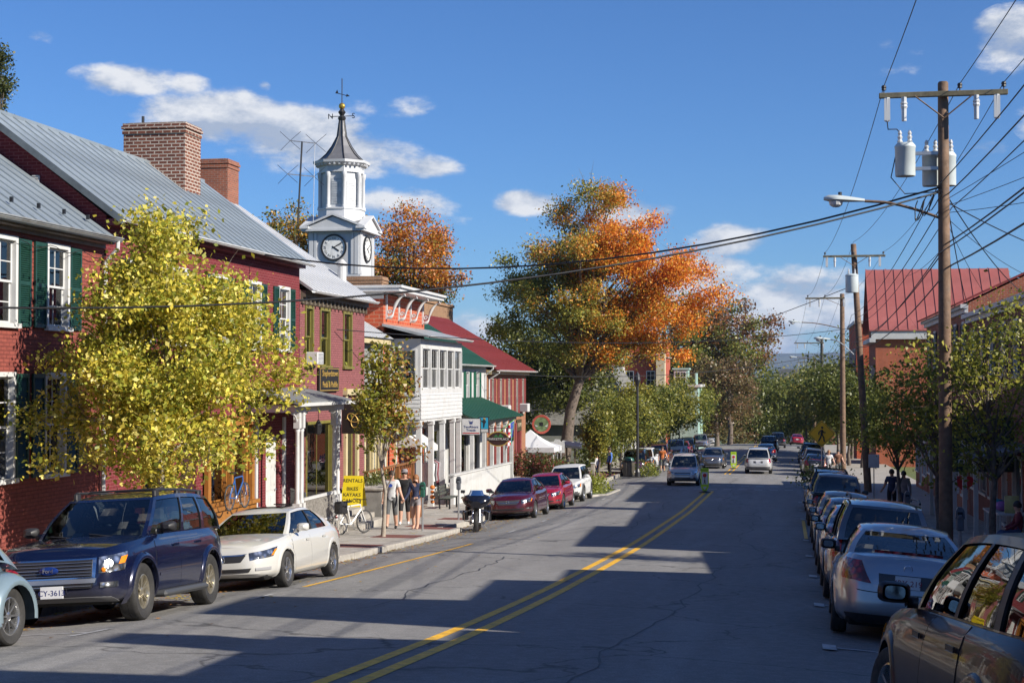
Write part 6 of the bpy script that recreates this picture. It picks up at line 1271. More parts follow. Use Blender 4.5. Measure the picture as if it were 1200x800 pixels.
class Car:
    def __init__(c,name,label,group=None,**P):
        c.P=P; g=P.get; c.L=g('L',4.85); c.W=g('W',1.82); c.H=g('H',1.45); c.zb=g('zb',.20); c.R=g('R',.33)
        c.yf=g('yf',1.42); c.yr=g('yr',-1.32); c.nf=g('nf',4.2); c.nr=g('nr',4.6); c.vp=g('vp',VP_); c.tt=sorted(g('top'))
        c.yA,c.yB,c.yC,c.yD=g('cab'); c.wr=g('wr',.60); c.m=P['paint']; c.root=thing(name,label,g('cat','car'),group=group); c.rings={}
        c.hd=g('edge',.05)
        c.make()
    def zt(c,y):
        T=c.tt; return float(np.interp(y,[q[0] for q in T],[q[1] for q in T]))
    def ei(c,v): return float(np.interp(v,[q[0] for q in c.vp],[q[2] for q in c.vp]))*c.P.get('endk',1)
    def si(c,v): return float(np.interp(v,[q[0] for q in c.vp],[q[1] for q in c.vp]))
    def zz(c,y,v): zb=c.zb+.05*(abs(y)/(c.L/2))**8; return zb+(c.zt(y)-zb)*v
    def hw(c,y,v):
        a=c.L/2-c.ei(v); n=c.nf if y>0 else c.nr; q=min(1,abs(y)/a); return (c.W/2-c.si(v))*(1-q**n)**(1/n)
    def ring(c,v):
        k=round(v,4)
        if k in c.rings: return c.rings[k]
        a=c.L/2-c.ei(v); th=np.linspace(-math.pi/2,math.pi/2,500); y=a*np.sign(np.sin(th))*np.abs(np.sin(th))**.75
        n=np.where(y>0,c.nf,c.nr); x=(c.W/2-c.si(v))*(1-np.minimum(1,np.abs(y)/a)**n)**(1/n)
        d=np.concatenate([[0],np.cumsum(np.hypot(np.diff(x),np.diff(y)))]); c.rings[k]=(d/d[-1],x,y); return c.rings[k]
    def pt(c,s,v):
        f=1
        if s>1: s=2-s; f=-1
        if s<0: s=-s; f=-1
        d,x,y=c.ring(v); X=float(np.interp(s,d,x)); Y=float(np.interp(s,d,y)); return Vector((X*f,Y,c.zz(Y,v)))
    def sY(c,y,v=.5): d,_,Y=c.ring(v); return float(np.interp(y,Y,d))
    def sX(c,x,front=True,v=.5):
        d,X,Y=c.ring(v); h=len(d)//2
        return float(np.interp(-x,-X[h:],d[h:])) if front else float(np.interp(x,X[:h],d[:h]))
    def patch(c,a0,b0,a1,b1,v0,v1,off=.006,ns=10,nv=5,th=.012,g=None,k=None,mir=False):
        """plate lying on the skin; s runs a0..b0 at v0 and a1..b1 at v1"""
        g=g or MB(); G=[]
        def P(t,u,o):
            v=lerp(v0,v1,u); s=lerp(lerp(a0,a1,u),lerp(b0,b1,u),t); e=.004
            p=c.pt(s,v); ds=c.pt(s+e,v)-c.pt(s-e,v); dv=c.pt(s,min(1,v+.01))-c.pt(s,max(0,v-.01)); n=ds.cross(dv); n.normalize(); p=p+n*o
            if mir: p.x=-p.x
            return p
        G=[[P(i/ns,j/nv,off) for i in range(ns+1)] for j in range(nv+1)]
        g.grid(G,k,flip=mir)
        lo=[[P(i/ns,j/nv,off-th) for i in range(ns+1)] for j in (0,nv)]
        g.grid([lo[0],G[0]],k,flip=mir); g.grid([G[-1],lo[1]],k,flip=mir)
        L_=[[P(t,j/nv,off-th),P(t,j/nv,off)] for t in (0,) for j in range(nv+1)]; g.grid(L_,k,flip=mir)
        R_=[[P(1,j/nv,off),P(1,j/nv,off-th)] for j in range(nv+1)]; g.grid(R_,k,flip=mir)
        return g
    # cabin
    def cx(c,t,f): 
        wb=c.W/2-.115; return (lerp(wb,c.wr,t)+.035*math.sin(math.pi*t))*(1-.055*abs(2*f-1)**3)
    def cyf(c,t): return lerp(c.yA,c.yB,t)+.05*math.sin(math.pi*t)*c.P.get('wsb',1)
    def cyr(c,t): return lerp(c.yD,c.yC,t)-.05*math.sin(math.pi*t)
    def ze(c,y): m=(c.yB+c.yC)/2; h=(c.yB-c.yC)/2; return c.H-c.hd-.05*((y-m)/h)**2
    def cs(c,f,t,off=0):
        y=lerp(c.cyr(t),c.cyf(t),f); yb=lerp(c.yD,c.yA,f); z0=c.zt(yb)-.012; yt=lerp(c.yC,c.yB,f); return Vector((c.cx(t,f)+off,y,lerp(z0,c.ze(yt),t)))
    def ws(c,s,t,front=True,off=0):
        f=1 if front else 0; y=(c.cyf(t) if front else c.cyr(t)); b=c.P.get('bulge',.13) if front else -.09
        y+=b*(1-s*s)*(1-.45*t)+(off if front else -off); yb=c.yA if front else c.yD; ytp=c.yB if front else c.yC
        return Vector((s*c.cx(t,f),y,lerp(c.zt(yb)-.012,c.ze(ytp),t)+(.025*(1-s*s) if t<.5 else 0)*(1-2*t)))
    def make(c):
        P=c.P; g=MB(); T=c.root; NS=84; vs=sorted(set([q[0] for q in c.vp]+[.03,.085,.2,.36,.43,.58,.73,.86,.96]))
        ss=[i/NS for i in range(NS+1)]; full=ss+[1+i/NS for i in range(1,NS)]
        G=[[c.pt(s,v) for s in full] for v in vs]; Ra=c.R+P.get('archgap',.055); c.Ra=Ra
        w=len(full); V=[q for r in G for q in r]; Fc=[]
        def inarch(p): return any(abs(p.x)>c.W/2*.55 and (p.y-yc)**2+(p.z-c.R)**2<Ra*Ra for yc in (c.yf,c.yr))
        for i in range(len(vs)-1):
            for j in range(w):
                q=(i*w+j,i*w+(j+1)%w,(i+1)*w+(j+1)%w,(i+1)*w+j); ctr=(V[q[0]]+V[q[1]]+V[q[2]]+V[q[3]])/4
                if not inarch(ctr): Fc.append(q)
        g.add(V,Fc)
        # top surfaces: bonnet and boot lid
        def top(sel,cr,M=8,g=g,off=0):
            rows=[]
            for s in ss:
                p=c.pt(s,1)
                if sel(p.y):
                    rows.append([Vector((p.x*(1-2*i/M),p.y,p.z+off+cr*(1-(1-2*i/M)**2)*min(1,p.x/.5))) for i in range(M+1)])
            if len(rows)>1: g.grid(rows,flip=False)
        top(lambda y:y>=c.yA-.12,P.get('hcrown',.05))
        if P.get('kind')!='pickup': top(lambda y:y<=c.yD+.12,.035)
        g.build('body',c.m,T,smooth=38)
        MB().cbox(-c.W/2*.8,-c.L/2+.25,c.zb-.03,c.W/2*.8,c.L/2-.3,c.zb+.12,.05).build('underbody',M_under,T)
        # arches
        for yc in (c.yf,c.yr):
            for sx in (1,-1):
                a=MB(); rows=[]; nth=22; fl=P.get('flare',.012)
                for j in range(nth+1):
                    th=R(-14)+(math.pi+R(28))*j/nth; r_=[]
                    for rr,o in ((Ra+.075,-.006),(Ra+.055,fl*.6),(Ra+.02,fl),(Ra-.012,fl*.8),(Ra-.014,-.07)):
                        y=yc+rr*math.cos(th); z=max(c.zb*.75,c.R+rr*math.sin(th)); v=min(.97,max(0.0,(z-c.zb)/(c.zt(y)-c.zb))); r_.append(Vector((sx*(c.hw(y,v)+o),y,z)))
                    rows.append(r_)
                a.grid(rows,flip=sx<0); a.build('wheel_arch',P.get('archmat',c.m),T,smooth=60)
                l=MB(); x0,x1=sx*(c.W/2-.06),sx*(c.W/2*.45); G2=[]
                for j in range(13):
                    th=R(-14)+(math.pi+R(28))*j/12; G2.append([Vector((x,yc+(Ra+.005)*math.cos(th),c.R+(Ra+.005)*math.sin(th))) for x in (x0,x1)])
                l.grid(G2,flip=sx>0); l.add([(x1,yc-Ra,c.zb-.05),(x1,yc+Ra,c.zb-.05),(x1,yc+Ra,c.R+Ra),(x1,yc-Ra,c.R+Ra)],[(0,1,2,3)]); l.build('arch_liner',M_under,T)
        # cabin frame with window openings
        wins=P['win']; t0,t1=.045,.90
        for sx in (1,-1):
            fr=MB(); br=sorted({0,1,*[q for w_ in wins for q in w_]}); ts=[0,t0,.26,.48,.7,t1,1]; fine=[]
            for a,b in zip(br,br[1:]):
                n=max(1,int((b-a)/.06)); fine+=[a+(b-a)*i/n for i in range(n)]
            fine.append(1)
            for a,b in zip(fine,fine[1:]):
                for u,v in zip(ts,ts[1:]):
                    m=(a+b)/2; inw=any(w_[0]<m<w_[1] for w_ in wins)
                    if inw and t0<=u<t1: continue
                    k=1 if (P.get('bblack') and t0<=u<t1 and any(abs(w1[1]-w2[0])<.12 and w1[1]<m<w2[0] for w1,w2 in zip(wins,wins[1:]))) else 0
                    q=[c.cs(a,u),c.cs(b,u),c.cs(b,v),c.cs(a,v)]; 
                    for p in q: p.x*=sx
                    fr.add(q,[(0,1,2,3) if sx>0 else (3,2,1,0)],k)
            for w_ in wins:      # window reveals / rubber
                for a,b,u,v in ((w_[0],w_[1],t0,t0),(w_[0],w_[1],t1,t1),(w_[0],w_[0],t0,t1),(w_[1],w_[1],t0,t1)):
                    pts=[(lerp(a,b,i/6),lerp(u,v,i/6)) for i in range(7)]
                    G2=[[c.cs(f,t,.001) for f,t in pts],[c.cs(f,t,-.03) for f,t in pts]]
                    for r_ in G2:
                        for p in r_: p.x*=sx
                    fr.grid(G2,1); fr.grid(G2,1,flip=True)
            fr.build('cabin_frame',[c.m,M_trim],T,smooth=30)
            for w_ in wins:
                gm=MB(); G2=[[c.cs(lerp(w_[0],w_[1],i/6),lerp(t0,t1,j/5),-.016) for i in range(7)] for j in range(6)]
                for r_ in G2:
                    for p in r_: p.x*=sx
                gm.grid(G2,flip=sx<0); gm.build('side_window',M_glc,T,smooth=80)
        for front in (True,False):
            gm=MB(); fm=MB(); se=.93 if front else P.get('rse',.86); lo_,hi=(.03,.94) if front else P.get('rt',(.06,.92))
            ss2=[-1,-se]+[lerp(-se,se,i/12) for i in range(1,12)]+[se,1]; tt=[0,lo_]+[lerp(lo_,hi,i/5) for i in range(1,5)]+[hi,1]
            for a,b in zip(ss2,ss2[1:]):
                for u,v in zip(tt,tt[1:]):
                    isg=abs((a+b)/2)<se and lo_<=u<hi-1e-6
                    q=[c.ws(a,u,front,-.006 if isg else 0),c.ws(b,u,front,-.006 if isg else 0),c.ws(b,v,front,-.006 if isg else 0),c.ws(a,v,front,-.006 if isg else 0)]
                    (gm if isg else fm).add(q,[(3,2,1,0) if front else (0,1,2,3)],0 if u>0.001 or not front else 1)
            gm.build('windscreen' if front else 'rear_window',M_glc,T,smooth=80); fm.build('pillar',[c.m,M_trim],T,smooth=50)
        g=MB(); G2=[]
        for i in range(13):
            u=i/12; row=[]
            for j in range(13):
                s=-1+2*j/12; y=lerp(c.ws(s,1,False).y,c.ws(s,1,True).y,u); x=s*c.cx(1,u); yt=lerp(c.yC,c.yB,u); row.append(Vector((x,y,c.ze(yt)+(c.hd+.0)*(1-abs(s)**2.6)*min(1,(6*u*(1-u))**.6))))
            G2.append(row)
        g.grid(G2,flip=True); c.roof=g.build('roof',P.get('roofmat',c.m),T,smooth=60)
        # interior
        st=P.get('seat',M_seat); g=MB(); zf=.5; g.box(-c.W/2+.16,c.yD+.15,zf-.1,c.W/2-.16,c.yA-.2,zf); g.build('cabin_floor',M_under,T)
        by=(c.yA+c.yD)/2; zs=c.zt(by)
        for x in (-.37,.37):
            for y,hgt in ((by+.25,.40),(by-.75,.30)):
                if y-.2<c.yD+.25: continue
                q=MB(); q.cbox(x-.25,y-.16,.5,x+.25,y+.0,zs+.12,.06); q.cbox(x-.25,y-.1,.5,x+.25,y+.45,.62,.05); q.cbox(x-.13,y-.17,zs+.15,x+.13,y-.07,zs+.15+hgt*.5,.04); q.build('seat',st,T)
        q=MB(); q.cbox(-c.W/2+.17,c.yA-.55,zs-.32,c.W/2-.17,c.yA-.06,zs-.05,.05); q.build('dashboard',M_trim,T)
        q=MB(); q.lathe([(.185+.017*math.cos(a),.017*math.sin(a)) for a in [k*math.pi/4 for k in range(9)]],18,(-.37,c.yA-.68,zs-.02),Matrix.Rotation(R(65),3,'X')); q.box(-.39,c.yA-.7,zs-.1,-.35,c.yA-.6,zs+.0); q.build('steering_wheel',P.get('swmat',M_trim),T)
        # doors
        dp=P.get('doors',[])
        for sx in (1,-1):
            for (ya,yb) in dp:
                a,b=c.sY(ya),c.sY(yb); sm=MB(); c.patch(a-.0016,b+.0016,a-.0016,b+.0016,.085,.985,.0025,10,8,.003,sm,mir=sx<0); so_=sm.build('door_gap',M_under,T,smooth=40)
                d=MB(); c.patch(a,b,a,b,.09,.99,.006,12,10,.006,d,mir=sx<0); do=d.build('door',c.m,T,smooth=40)
                hy=ya+.17; p=c.pt(c.sY(hy),.80); q=MB(); q.cbox(sx*(p.x+.004)-.018,hy-.1,p.z-.018,sx*(p.x+.004)+.022*sx+.0,hy+.1,p.z+.018,.008); q.build('door_handle',P.get('handle',c.m),do)
        # mirrors
        for sx in (1,-1):
            my=c.yA-.30; mz=c.zt(my)+.10; mx=c.W/2-.10; q=MB(); q.cbox(sx*mx-.02,my-.05,mz-.10,sx*mx+.02+sx*.08,my+.05,mz-.02,.02); 
            G3=[]
            for t,k in ((0,.75),(.25,1),(.6,.9),(1,.35)):
                G3.append([Vector((sx*(mx+.17)+.115*k*se_(math.cos(a)),my-.06+.16*t,mz+.075*k*se_(math.sin(a)))) for a in [2*math.pi*j/16+.39 for j in range(16)]])
            q.grid(G3,closed=True); q.add(G3[-1],[tuple(range(16))]); mo=q.build('mirror',P.get('mirmat',c.m),T,smooth=50)
            q=MB(); q.add([Vector((sx*(mx+.17)+.07*se_(math.cos(a)),my-.064,mz+.045*se_(math.sin(a)))) for a in [2*math.pi*j/16+.39 for j in range(16)]],[tuple(range(16))]); q.build('mirror_glass',flat('mirror_silver',(.30,.33,.37),.08,1.),mo)
        # wheels
        tw=P.get('tw',.21); Rr=c.R*P.get('rim',.66); 
        key=('wheel',round(c.R,3),P.get('spokes',5),P.get('rim',.66),P.get('rimmat',M_alloy).name)
        if key not in KIDS:
            ty=MB(); h=tw/2; MX=Matrix.Rotation(R(90),3,'Y')
            ty.lathe([(Rr*.98,-h*.75),(Rr*1.06,-h*.92),(c.R*.93,-h),(c.R*.985,-h*.82),(c.R,-h*.55),(c.R,-h*.02),(c.R-.008,0),(c.R,h*.02),(c.R,h*.55),(c.R*.985,h*.82),(c.R*.93,h),(Rr*1.06,h*.92),(Rr*.98,h*.75)],30,(0,0,0),MX)
            hub=MB(); hub.lathe([(0,-.02),(Rr*.55,-.02),(Rr*.55,.0),(0,.0)],16,(0,0,0),MX)
            ri=MB(); ri.lathe([(Rr*.99,h*.55),(Rr*1.0,h*.80),(Rr*.94,h*.84),(Rr*.88,h*.62),(Rr*.86,-h*.5)],30,(0,0,0),MX)
            n=P.get('spokes',5)
            for k in range(n):
                for d in ((-.09,.09) if n<=6 else (0,)):
                    a=2*math.pi*k/n; pr=lambda r,an,x:(x,r*math.sin(an),r*math.cos(an)); wdt=.15 if n<=6 else .12
                    Pq=[pr(Rr*.16,a-.35+d,h*.55),pr(Rr*.16,a+.35+d,h*.55),pr(Rr*.92,a+wdt*.5+d*1.6,h*.72),pr(Rr*.92,a-wdt*.5+d*1.6,h*.72)]
                    ri.add(Pq+[(x-.035,y,z) for x,y,z in Pq],[(3,2,1,0),(0,1,5,4),(1,2,6,5),(2,3,7,6),(3,0,4,7)])
            ri.lathe([(Rr*.24,h*.4),(Rr*.24,h*.6),(Rr*.17,h*.68),(0,h*.7)],14,(0,0,0),MX)
            KIDS[key]=(ty.mesh('tyre',M_rubber,50),ri.mesh('rim',P.get('rimmat',M_alloy),40),hub.mesh('hub',M_under,40))
        tm,rm,hm=KIDS[key]
        for yc in (c.yf,c.yr):
            for sx in (1,-1):
                wo=link('wheel',hm,T,(sx*(c.W/2-tw/2-.015),yc,c.R)); 
                if sx<0: wo.rotation_euler.z=math.pi
                if yc==c.yf and P.get('steer'): wo.rotation_euler.z+=R(P['steer'])
                link('tyre',tm,wo); link('rim',rm,wo)
        # wipers, antenna
        q=MB()
        for x in (-.45,.15): q.tube([c.ws(x/c.cx(0,1),.0,True,.02),c.ws((x+.45)/c.cx(0,1),.10,True,.02)],.008,4)
        q.build('wiper',M_trim,T)
        self_extra=P.get('extra')
        if self_extra: self_extra(c)
    def part(c,name,g,m,sm=40,par=None): return g.build(name,m,par or c.root,smooth=sm)
    def both(c,name,m,*a,**k):
        o=[]
        for mir in (False,True): o.append(c.part(name,c.patch(*a,mir=mir,**k),m))
        return o
    def centre(c,name,m,x0,x1,v0,v1,off=.01,front=True,ns=16,nv=3,th=.02,par=None):
        """plate across the nose or tail, half width x0 at v0 and x1 at v1"""
        vm_=(v0+v1)/2; a0,a1=c.sX(x0,front,vm_),c.sX(x1,front,vm_)
        g=c.patch(a0,2-a0,a1,2-a1,v0,v1,off,ns,nv,th) if front else c.patch(-a0,a0,-a1,a1,v0,v1,off,ns,nv,th)
        return c.part(name,g,m,40,par)
    def plate(c,txt,v,front=True,off=.03,x=0,col=None,dy=None):
        p=c.pt(1 if front else 0,v); s=1 if front else -1; q=MB(); y=p.y+s*off; q.cbox(x-.155,min(y,y+s*.012),p.z-.078,x+.155,max(y,y+s*.012),p.z+.078,.004); o=q.build('licence_plate',M_plate,c.root)
        text('plate_lettering',txt,.10,col or flat('plate_navy',(.03,.04,.16),.5),o,frameM(Vector((x,y+s*.0135,p.z-.008)),(-s,0,0),(0,s,0)),.001); return o
def place(o,X,Y,yaw=0,roll=True,zoff=0):
    """stand a vehicle on the road: yaw 0 = facing away, 180 = facing the camera"""
    a=R(yaw); f=Vector((-math.sin(a),math.cos(a),0)); e=.8; sl=lambda d:(road(X+d.x*e,Y+d.y*e)-road(X-d.x*e,Y-d.y*e))/(2*e)
    F=Vector((f.x,f.y,sl(f))).normalized(); r_=Vector((f.y,-f.x,0)); Rr=Vector((r_.x,r_.y,sl(r_))); Rr=(Rr-F*Rr.dot(F)).normalized(); U=Rr.cross(F)
    o.matrix_world=Matrix(((Rr.x,F.x,U.x,X),(Rr.y,F.y,U.y,Y),(Rr.z,F.z,U.z,road(X,Y)+zoff),(0,0,0,1))); return o
def clone(o,label,X,Y,yaw=0,group=None,paint=None):
    c=copy_tree(o); c['label']=label
    if group: c['group']=group
    if paint:
        old=o['paintname']
        for ch in c.children_recursive:
            if ch.type=='MESH':
                for sl in ch.material_slots:
                    if sl.material and sl.material.name==old:
                        sl.link='OBJECT'; sl.material=paint
    place(c,X,Y,yaw); return c
GL='cars parked along the left kerb'; GR='cars parked along the right kerb'; GD='vehicles driving on the street'
# ---------------------------------------------------------------- dark blue SUV
PB=carpaint('navy_paint',(.004,.008,.037),metal=.3,rough=.22)
def ex_suv(c):
    v0,v1=.52,.83; fr=c.centre('grille_frame',M_chrome,.60,.62,.47,.86,.012); c.centre('grille',M_trim,.56,.57,.50,.83,.018)
    for i in range(5): c.centre('grille_bar',flat('grille_silver',(.33,.34,.36),.25,.8),.555,.56,.53+i*.062,.542+i*.062,.032,th=.03)
    c.centre('bumper_bar',flat('bumper_silver',(.42,.44,.47),.3,.7),.60,.62,.37,.465,.03); c.centre('lower_grille',M_trim,.56,.58,.27,.35,.02); c.centre('lower_grille_bar',flat('grille_silver',(.33,.34,.36),.25,.8),.55,.56,.30,.32,.03)
    c.centre('valance',flat('valance_grey',(.10,.10,.105),.6),.80,.74,.0,.08,.012)
    hl=c.both('headlight',M_headl,c.sX(.645),c.sY(c.L/2-.36),c.sX(.65),c.sY(c.L/2-.45),.56,.86,.012)
    for h,mir in zip(hl,(False,True)):
        g=c.patch(c.sY(c.L/2-.24),c.sY(c.L/2-.36),c.sY(c.L/2-.30),c.sY(c.L/2-.44),.68,.80,.016,5,3,mir=mir); c.part('turn_signal',g,M_amber,40,h)
        g=MB(); p=c.pt(c.sX(.70),.62); g.sphere((p.x*(-1 if mir else 1),p.y+.0,p.z),.035,8,6); g.build('marker_lens',M_amber,h)
    c.both('fog_lamp',M_headl,c.sX(.66),c.sX(.83),c.sX(.66),c.sX(.83),.27,.37,.014)
    p=c.plate('CY-3613',.20,True,.05,-.05); p['label']='white licence plate with dark blue characters'
    q=c.pt(1,.66); g=MB(); g.lathe([(0,.02),(.085,.015),(.10,0)],20,(0,q.y+.045,q.z),Matrix.Rotation(R(-90),3,'X')@Matrix.Diagonal((1.35,.55,1))); o=g.build('badge',flat('badge_blue',(.01,.03,.16),.2),c.root,smooth=40); text('badge_lettering','Ford',.075,M_chrome,o,frameM(Vector((0,q.y+.07,q.z)),(-1,0,0),(0,1,0)),.001)
    for sx in (1,-1):
        g=MB(); pts=[(sx*(c.wr-.07),y,c.H-.02+.03*math.sin((y+1.9)/2.9*math.pi)) for y in np.linspace(-2.0,.08,10)]; g.tube(pts,.022,6)
        for y in (-1.9,-.9,.05): g.cbox(sx*(c.wr-.07)-.03,y-.08,c.H-.10,sx*(c.wr-.07)+.03,y+.08,c.H+.0,.015)
        g.build('roof_rail',M_trim,c.root)
        g=MB(); g.cbox(sx*.90-.14,c.yr+c.Ra+.04,.27,sx*.90+.14,c.yf-c.Ra-.04,.36,.035); g.build('running_board',flat('board_grey',(.055,.057,.06),.5),c.root)
    for y in (-1.35,-.35): g=MB(); g.cbox(-.55,y-.03,c.H+.01,.55,y+.03,c.H+.035,.01); g.build('roof_bar',M_trim,c.root)
    text('door_lettering','Eddie Bauer',.07,M_chrome,c.root,frameM(Vector((-(c.hw(.62,.5)+.012),.62,c.zz(.62,.42))),(0,-1,0),(-1,0,0)),.001) if False else None
    c.both('side_moulding',PB,c.sY(c.yr+c.Ra+.1),c.sY(c.yf-c.Ra-.1),c.sY(c.yr+c.Ra+.1),c.sY(c.yf-c.Ra-.1),.32,.37,.014,ns=8,nv=1)
    g=MB(); g.cbox(-.05,c.yB-.02,c.H-.24,.12,c.yB+.0,c.H-.17,.01); g.build('rear_view_mirror',M_trim,c.root)
    g=MB(); a,b=c.ws(.15,.03,True,-.02),c.ws(.35,.12,True,-.02); g.add([c.ws(s,t,True,-.012) for s,t in ((.15,.05),(.33,.05),(.33,.15),(.15,.15))],[(3,2,1,0)]); g.build('window_sticker',M_plate,c.root)
suv=Car('suv','dark blue SUV with roof rails and silver grille parked under the yellow tree',GL,paint=PB,L=4.91,W=1.87,H=1.76,zb=.30,R=.385,tw=.25,yf=1.47,yr=-1.42,nf=6.5,nr=7,top=[(-2.5,1.12),(-2.2,1.17),(.8,1.13),(1.0,1.12),(2.0,1.04),(2.3,.99),(2.46,.94)],cab=(1.02,.22,-2.12,-2.36),wr=.66,win=[(.03,.27),(.31,.57),(.60,.96)],doors=[(-.98,.02),(.03,1.02)],bblack=False,flare=.04,archgap=.075,rimmat=flat('gold_alloy',(.50,.45,.34),.3,.8),spokes=6,rim=.60,extra=ex_suv,bulge=.12,rse=.84,seat=M_seatb,swmat=M_seatb,mirmat=M_trim,hcrown=.04,endk=.8)
suv.root['paintname']='navy_paint'; place(suv.root,-9.55,20.98,183.5)
# ---------------------------------------------------------------- sedans
def ex_sedan(kind):
    def f(c):
        gm=M_trim
        if kind=='acura':
            c.centre('grille',M_trim,.36,.44,.60,.80,.012); c.centre('grille_frame',M_chrome,.38,.46,.79,.825,.018); c.centre('lower_grille',M_trim,.50,.54,.20,.34,.012); c.both('fog_lamp',flat('fog_grey',(.3,.3,.31),.3),c.sX(.60),c.sX(.78),c.sX(.60),c.sX(.78),.24,.33,.012)
            q=c.pt(1,.70); g=MB(); [g.tube([(x0,q.y+.03,q.z-.045),(x1,q.y+.03,q.z+.05)],.01,5) for x0,x1 in ((-.05,-.02),(.05,.02))]; g.tube([(-.03,q.y+.03,q.z-.01),(.03,q.y+.03,q.z-.01)],.008,5); g.lathe([(.075,-.006),(.082,0),(.075,.006)],18,(0,q.y+.03,q.z),Matrix.Rotation(R(90),3,'X')); g.build('badge',M_chrome,c.root)
        else:
            c.centre('grille',flat('grille_grey',(.10,.10,.105),.35,.5),.34,.46,.62,.86,.012); c.centre('grille_bar',M_chrome,.40,.43,.72,.745,.02); c.centre('lower_grille',M_trim,.60,.56,.22,.32,.012); c.both('fog_lamp',M_headl,c.sX(.66),c.sX(.80),c.sX(.66),c.sX(.80),.25,.34,.012)
            q=c.pt(1,.78); g=MB(); g.lathe([(.05,-.006),(.058,0),(.05,.006)],16,(0,q.y+.03,q.z),Matrix.Rotation(R(90),3,'X')); g.lathe([(.03,-.006),(.036,0),(.03,.006)],14,(0,q.y+.03,q.z),Matrix.Rotation(R(90),3,'X')); g.build('badge',M_chrome,c.root)
        hl=c.both('headlight',M_headl,c.sX(.52),c.sY(c.L/2-.46),c.sX(.50),c.sY(c.L/2-.62),.62,.84,.010)
        for h,mir in zip(hl,(False,True)): c.part('turn_signal',c.patch(c.sY(c.L/2-.40),c.sY(c.L/2-.46),c.sY(c.L/2-.52),c.sY(c.L/2-.60),.65,.79,.014,4,3,mir=mir),M_amber,40,h)
        tl=c.both('tail_light',M_tail,c.sX(.44,False),c.sY(-c.L/2+.36),c.sX(.60,False),c.sY(-c.L/2+.46),.64,.93,.010)
        c.centre('boot_seam',M_under,.60,.62,.50,.515,.003,False); c.centre('rear_valance',M_trim,.70,.72,.0,.13,.01,False); c.centre('plate_recess',flat('recess_grey',(.06,.06,.065),.5),.34,.36,.60,.80,.004,False)
        c.plate(c.P.get('ptxt','4BX 219'),.70,False,.025,0,flat('plate_red',(.25,.03,.05),.5)); c.plate('7KD 4821',.42,True,.03) if c.P.get('fplate') else None
        g=MB(); g.lathe([(.05,-.005),(.056,0),(.05,.005)],12,(0,c.pt(0,.88).y-.012,c.pt(0,.88).z),Matrix.Rotation(R(90),3,'X')); g.build('boot_badge',M_chrome,c.root)
        if c.P.get('spoiler'):
            g=MB(); y=-c.L/2+.30; z=c.zt(y)+.055; g.add([(x,y-.10+.1*abs(x)**2,z+dz) for x in np.linspace(-.42,.42,9) for dz in (0,.035)],[(2*i,2*i+2,2*i+3,2*i+1)[::-1] for i in range(8)]); g.build('brake_light_strip',M_tail,c.root)
        if c.P.get('sunroof'):
            g=MB(); y0,y1=c.yC+.55,c.yB-.15; g.grid([[(x,y,c.H+.004-.03*(x/.5)**2-.02*((y-(c.yB+c.yC)/2)/.8)**2) for x in np.linspace(-.4,.4,7)] for y in np.linspace(y0,y1,5)],flip=True); g.build('sunroof',M_gldk,c.root)
    return f
SED=dict(L=4.88,W=1.80,H=1.42,zb=.21,R=.318,tw=.20,yf=1.40,yr=-1.35,nf=4.4,nr=5,top=[(-2.46,.93),(-2.3,.985),(-1.9,1.0),(-1.0,.965),(.8,.93),(1.05,.92),(1.9,.82),(2.3,.74),(2.46,.66)],cab=(1.08,.28,-.98,-1.74),wr=.58,win=[(.16,.49),(.52,.955)],doors=[(-.92,.08),(.09,1.12)],bblack=True)
PW=carpaint('pearl_white_paint',(.53,.525,.495),metal=.0,rough=.3)
ac=Car('sedan','pearl white sedan parked behind the dark blue SUV',GL,paint=PW,extra=ex_sedan('acura'),spokes=5,sunroof=True,**SED); ac.root['paintname']='pearl_white_paint'; place(ac.root,-9.62,27.6,180)
PMa=carpaint('maroon_paint',(.085,.006,.018),metal=.35,rough=.25)
cm=Car('sedan','maroon sedan parked beside the white porch wall',GL,paint=PMa,extra=ex_sedan('camry'),spokes=7,**{**SED,'H':1.49,'L':4.8,'top':[(-2.42,.95),(-2.3,1.02),(-1.9,1.05),(-1.0,1.0),(.9,.96),(1.05,.95),(1.9,.87),(2.25,.80),(2.42,.70)],'cab':(1.12,.32,-1.0,-1.78)}); cm.root['paintname']='maroon_paint'; place(cm.root,-10.05,57.3,180)
PRd=carpaint('red_paint',(.30,.008,.025),metal=.1,rough=.25)
clone(cm.root,'bright red sedan parked between the maroon sedan and the white SUV',-10.0,64.1,180,GL,PRd)
PSi=carpaint('silver_paint',(.36,.37,.40),metal=.75,rough=.32)
acc=Car('sedan','silver sedan seen from behind, parked on the right ahead of the near dark SUV',GR,paint=PSi,extra=ex_sedan('camry'),spokes=5,spoiler=True,mirmat=M_trim,**{**SED,'L':4.86,'H':1.47,'top':[(-2.44,.98),(-2.3,1.05),(-1.9,1.08),(-1.0,1.0),(.9,.96),(1.05,.95),(1.9,.87),(2.25,.80),(2.44,.70)],'cab':(1.12,.32,-1.05,-1.82),'rt':(.05,.94),'rse':.90}); acc.root['paintname']='silver_paint'; place(acc.root,1.42,22.15,-1)
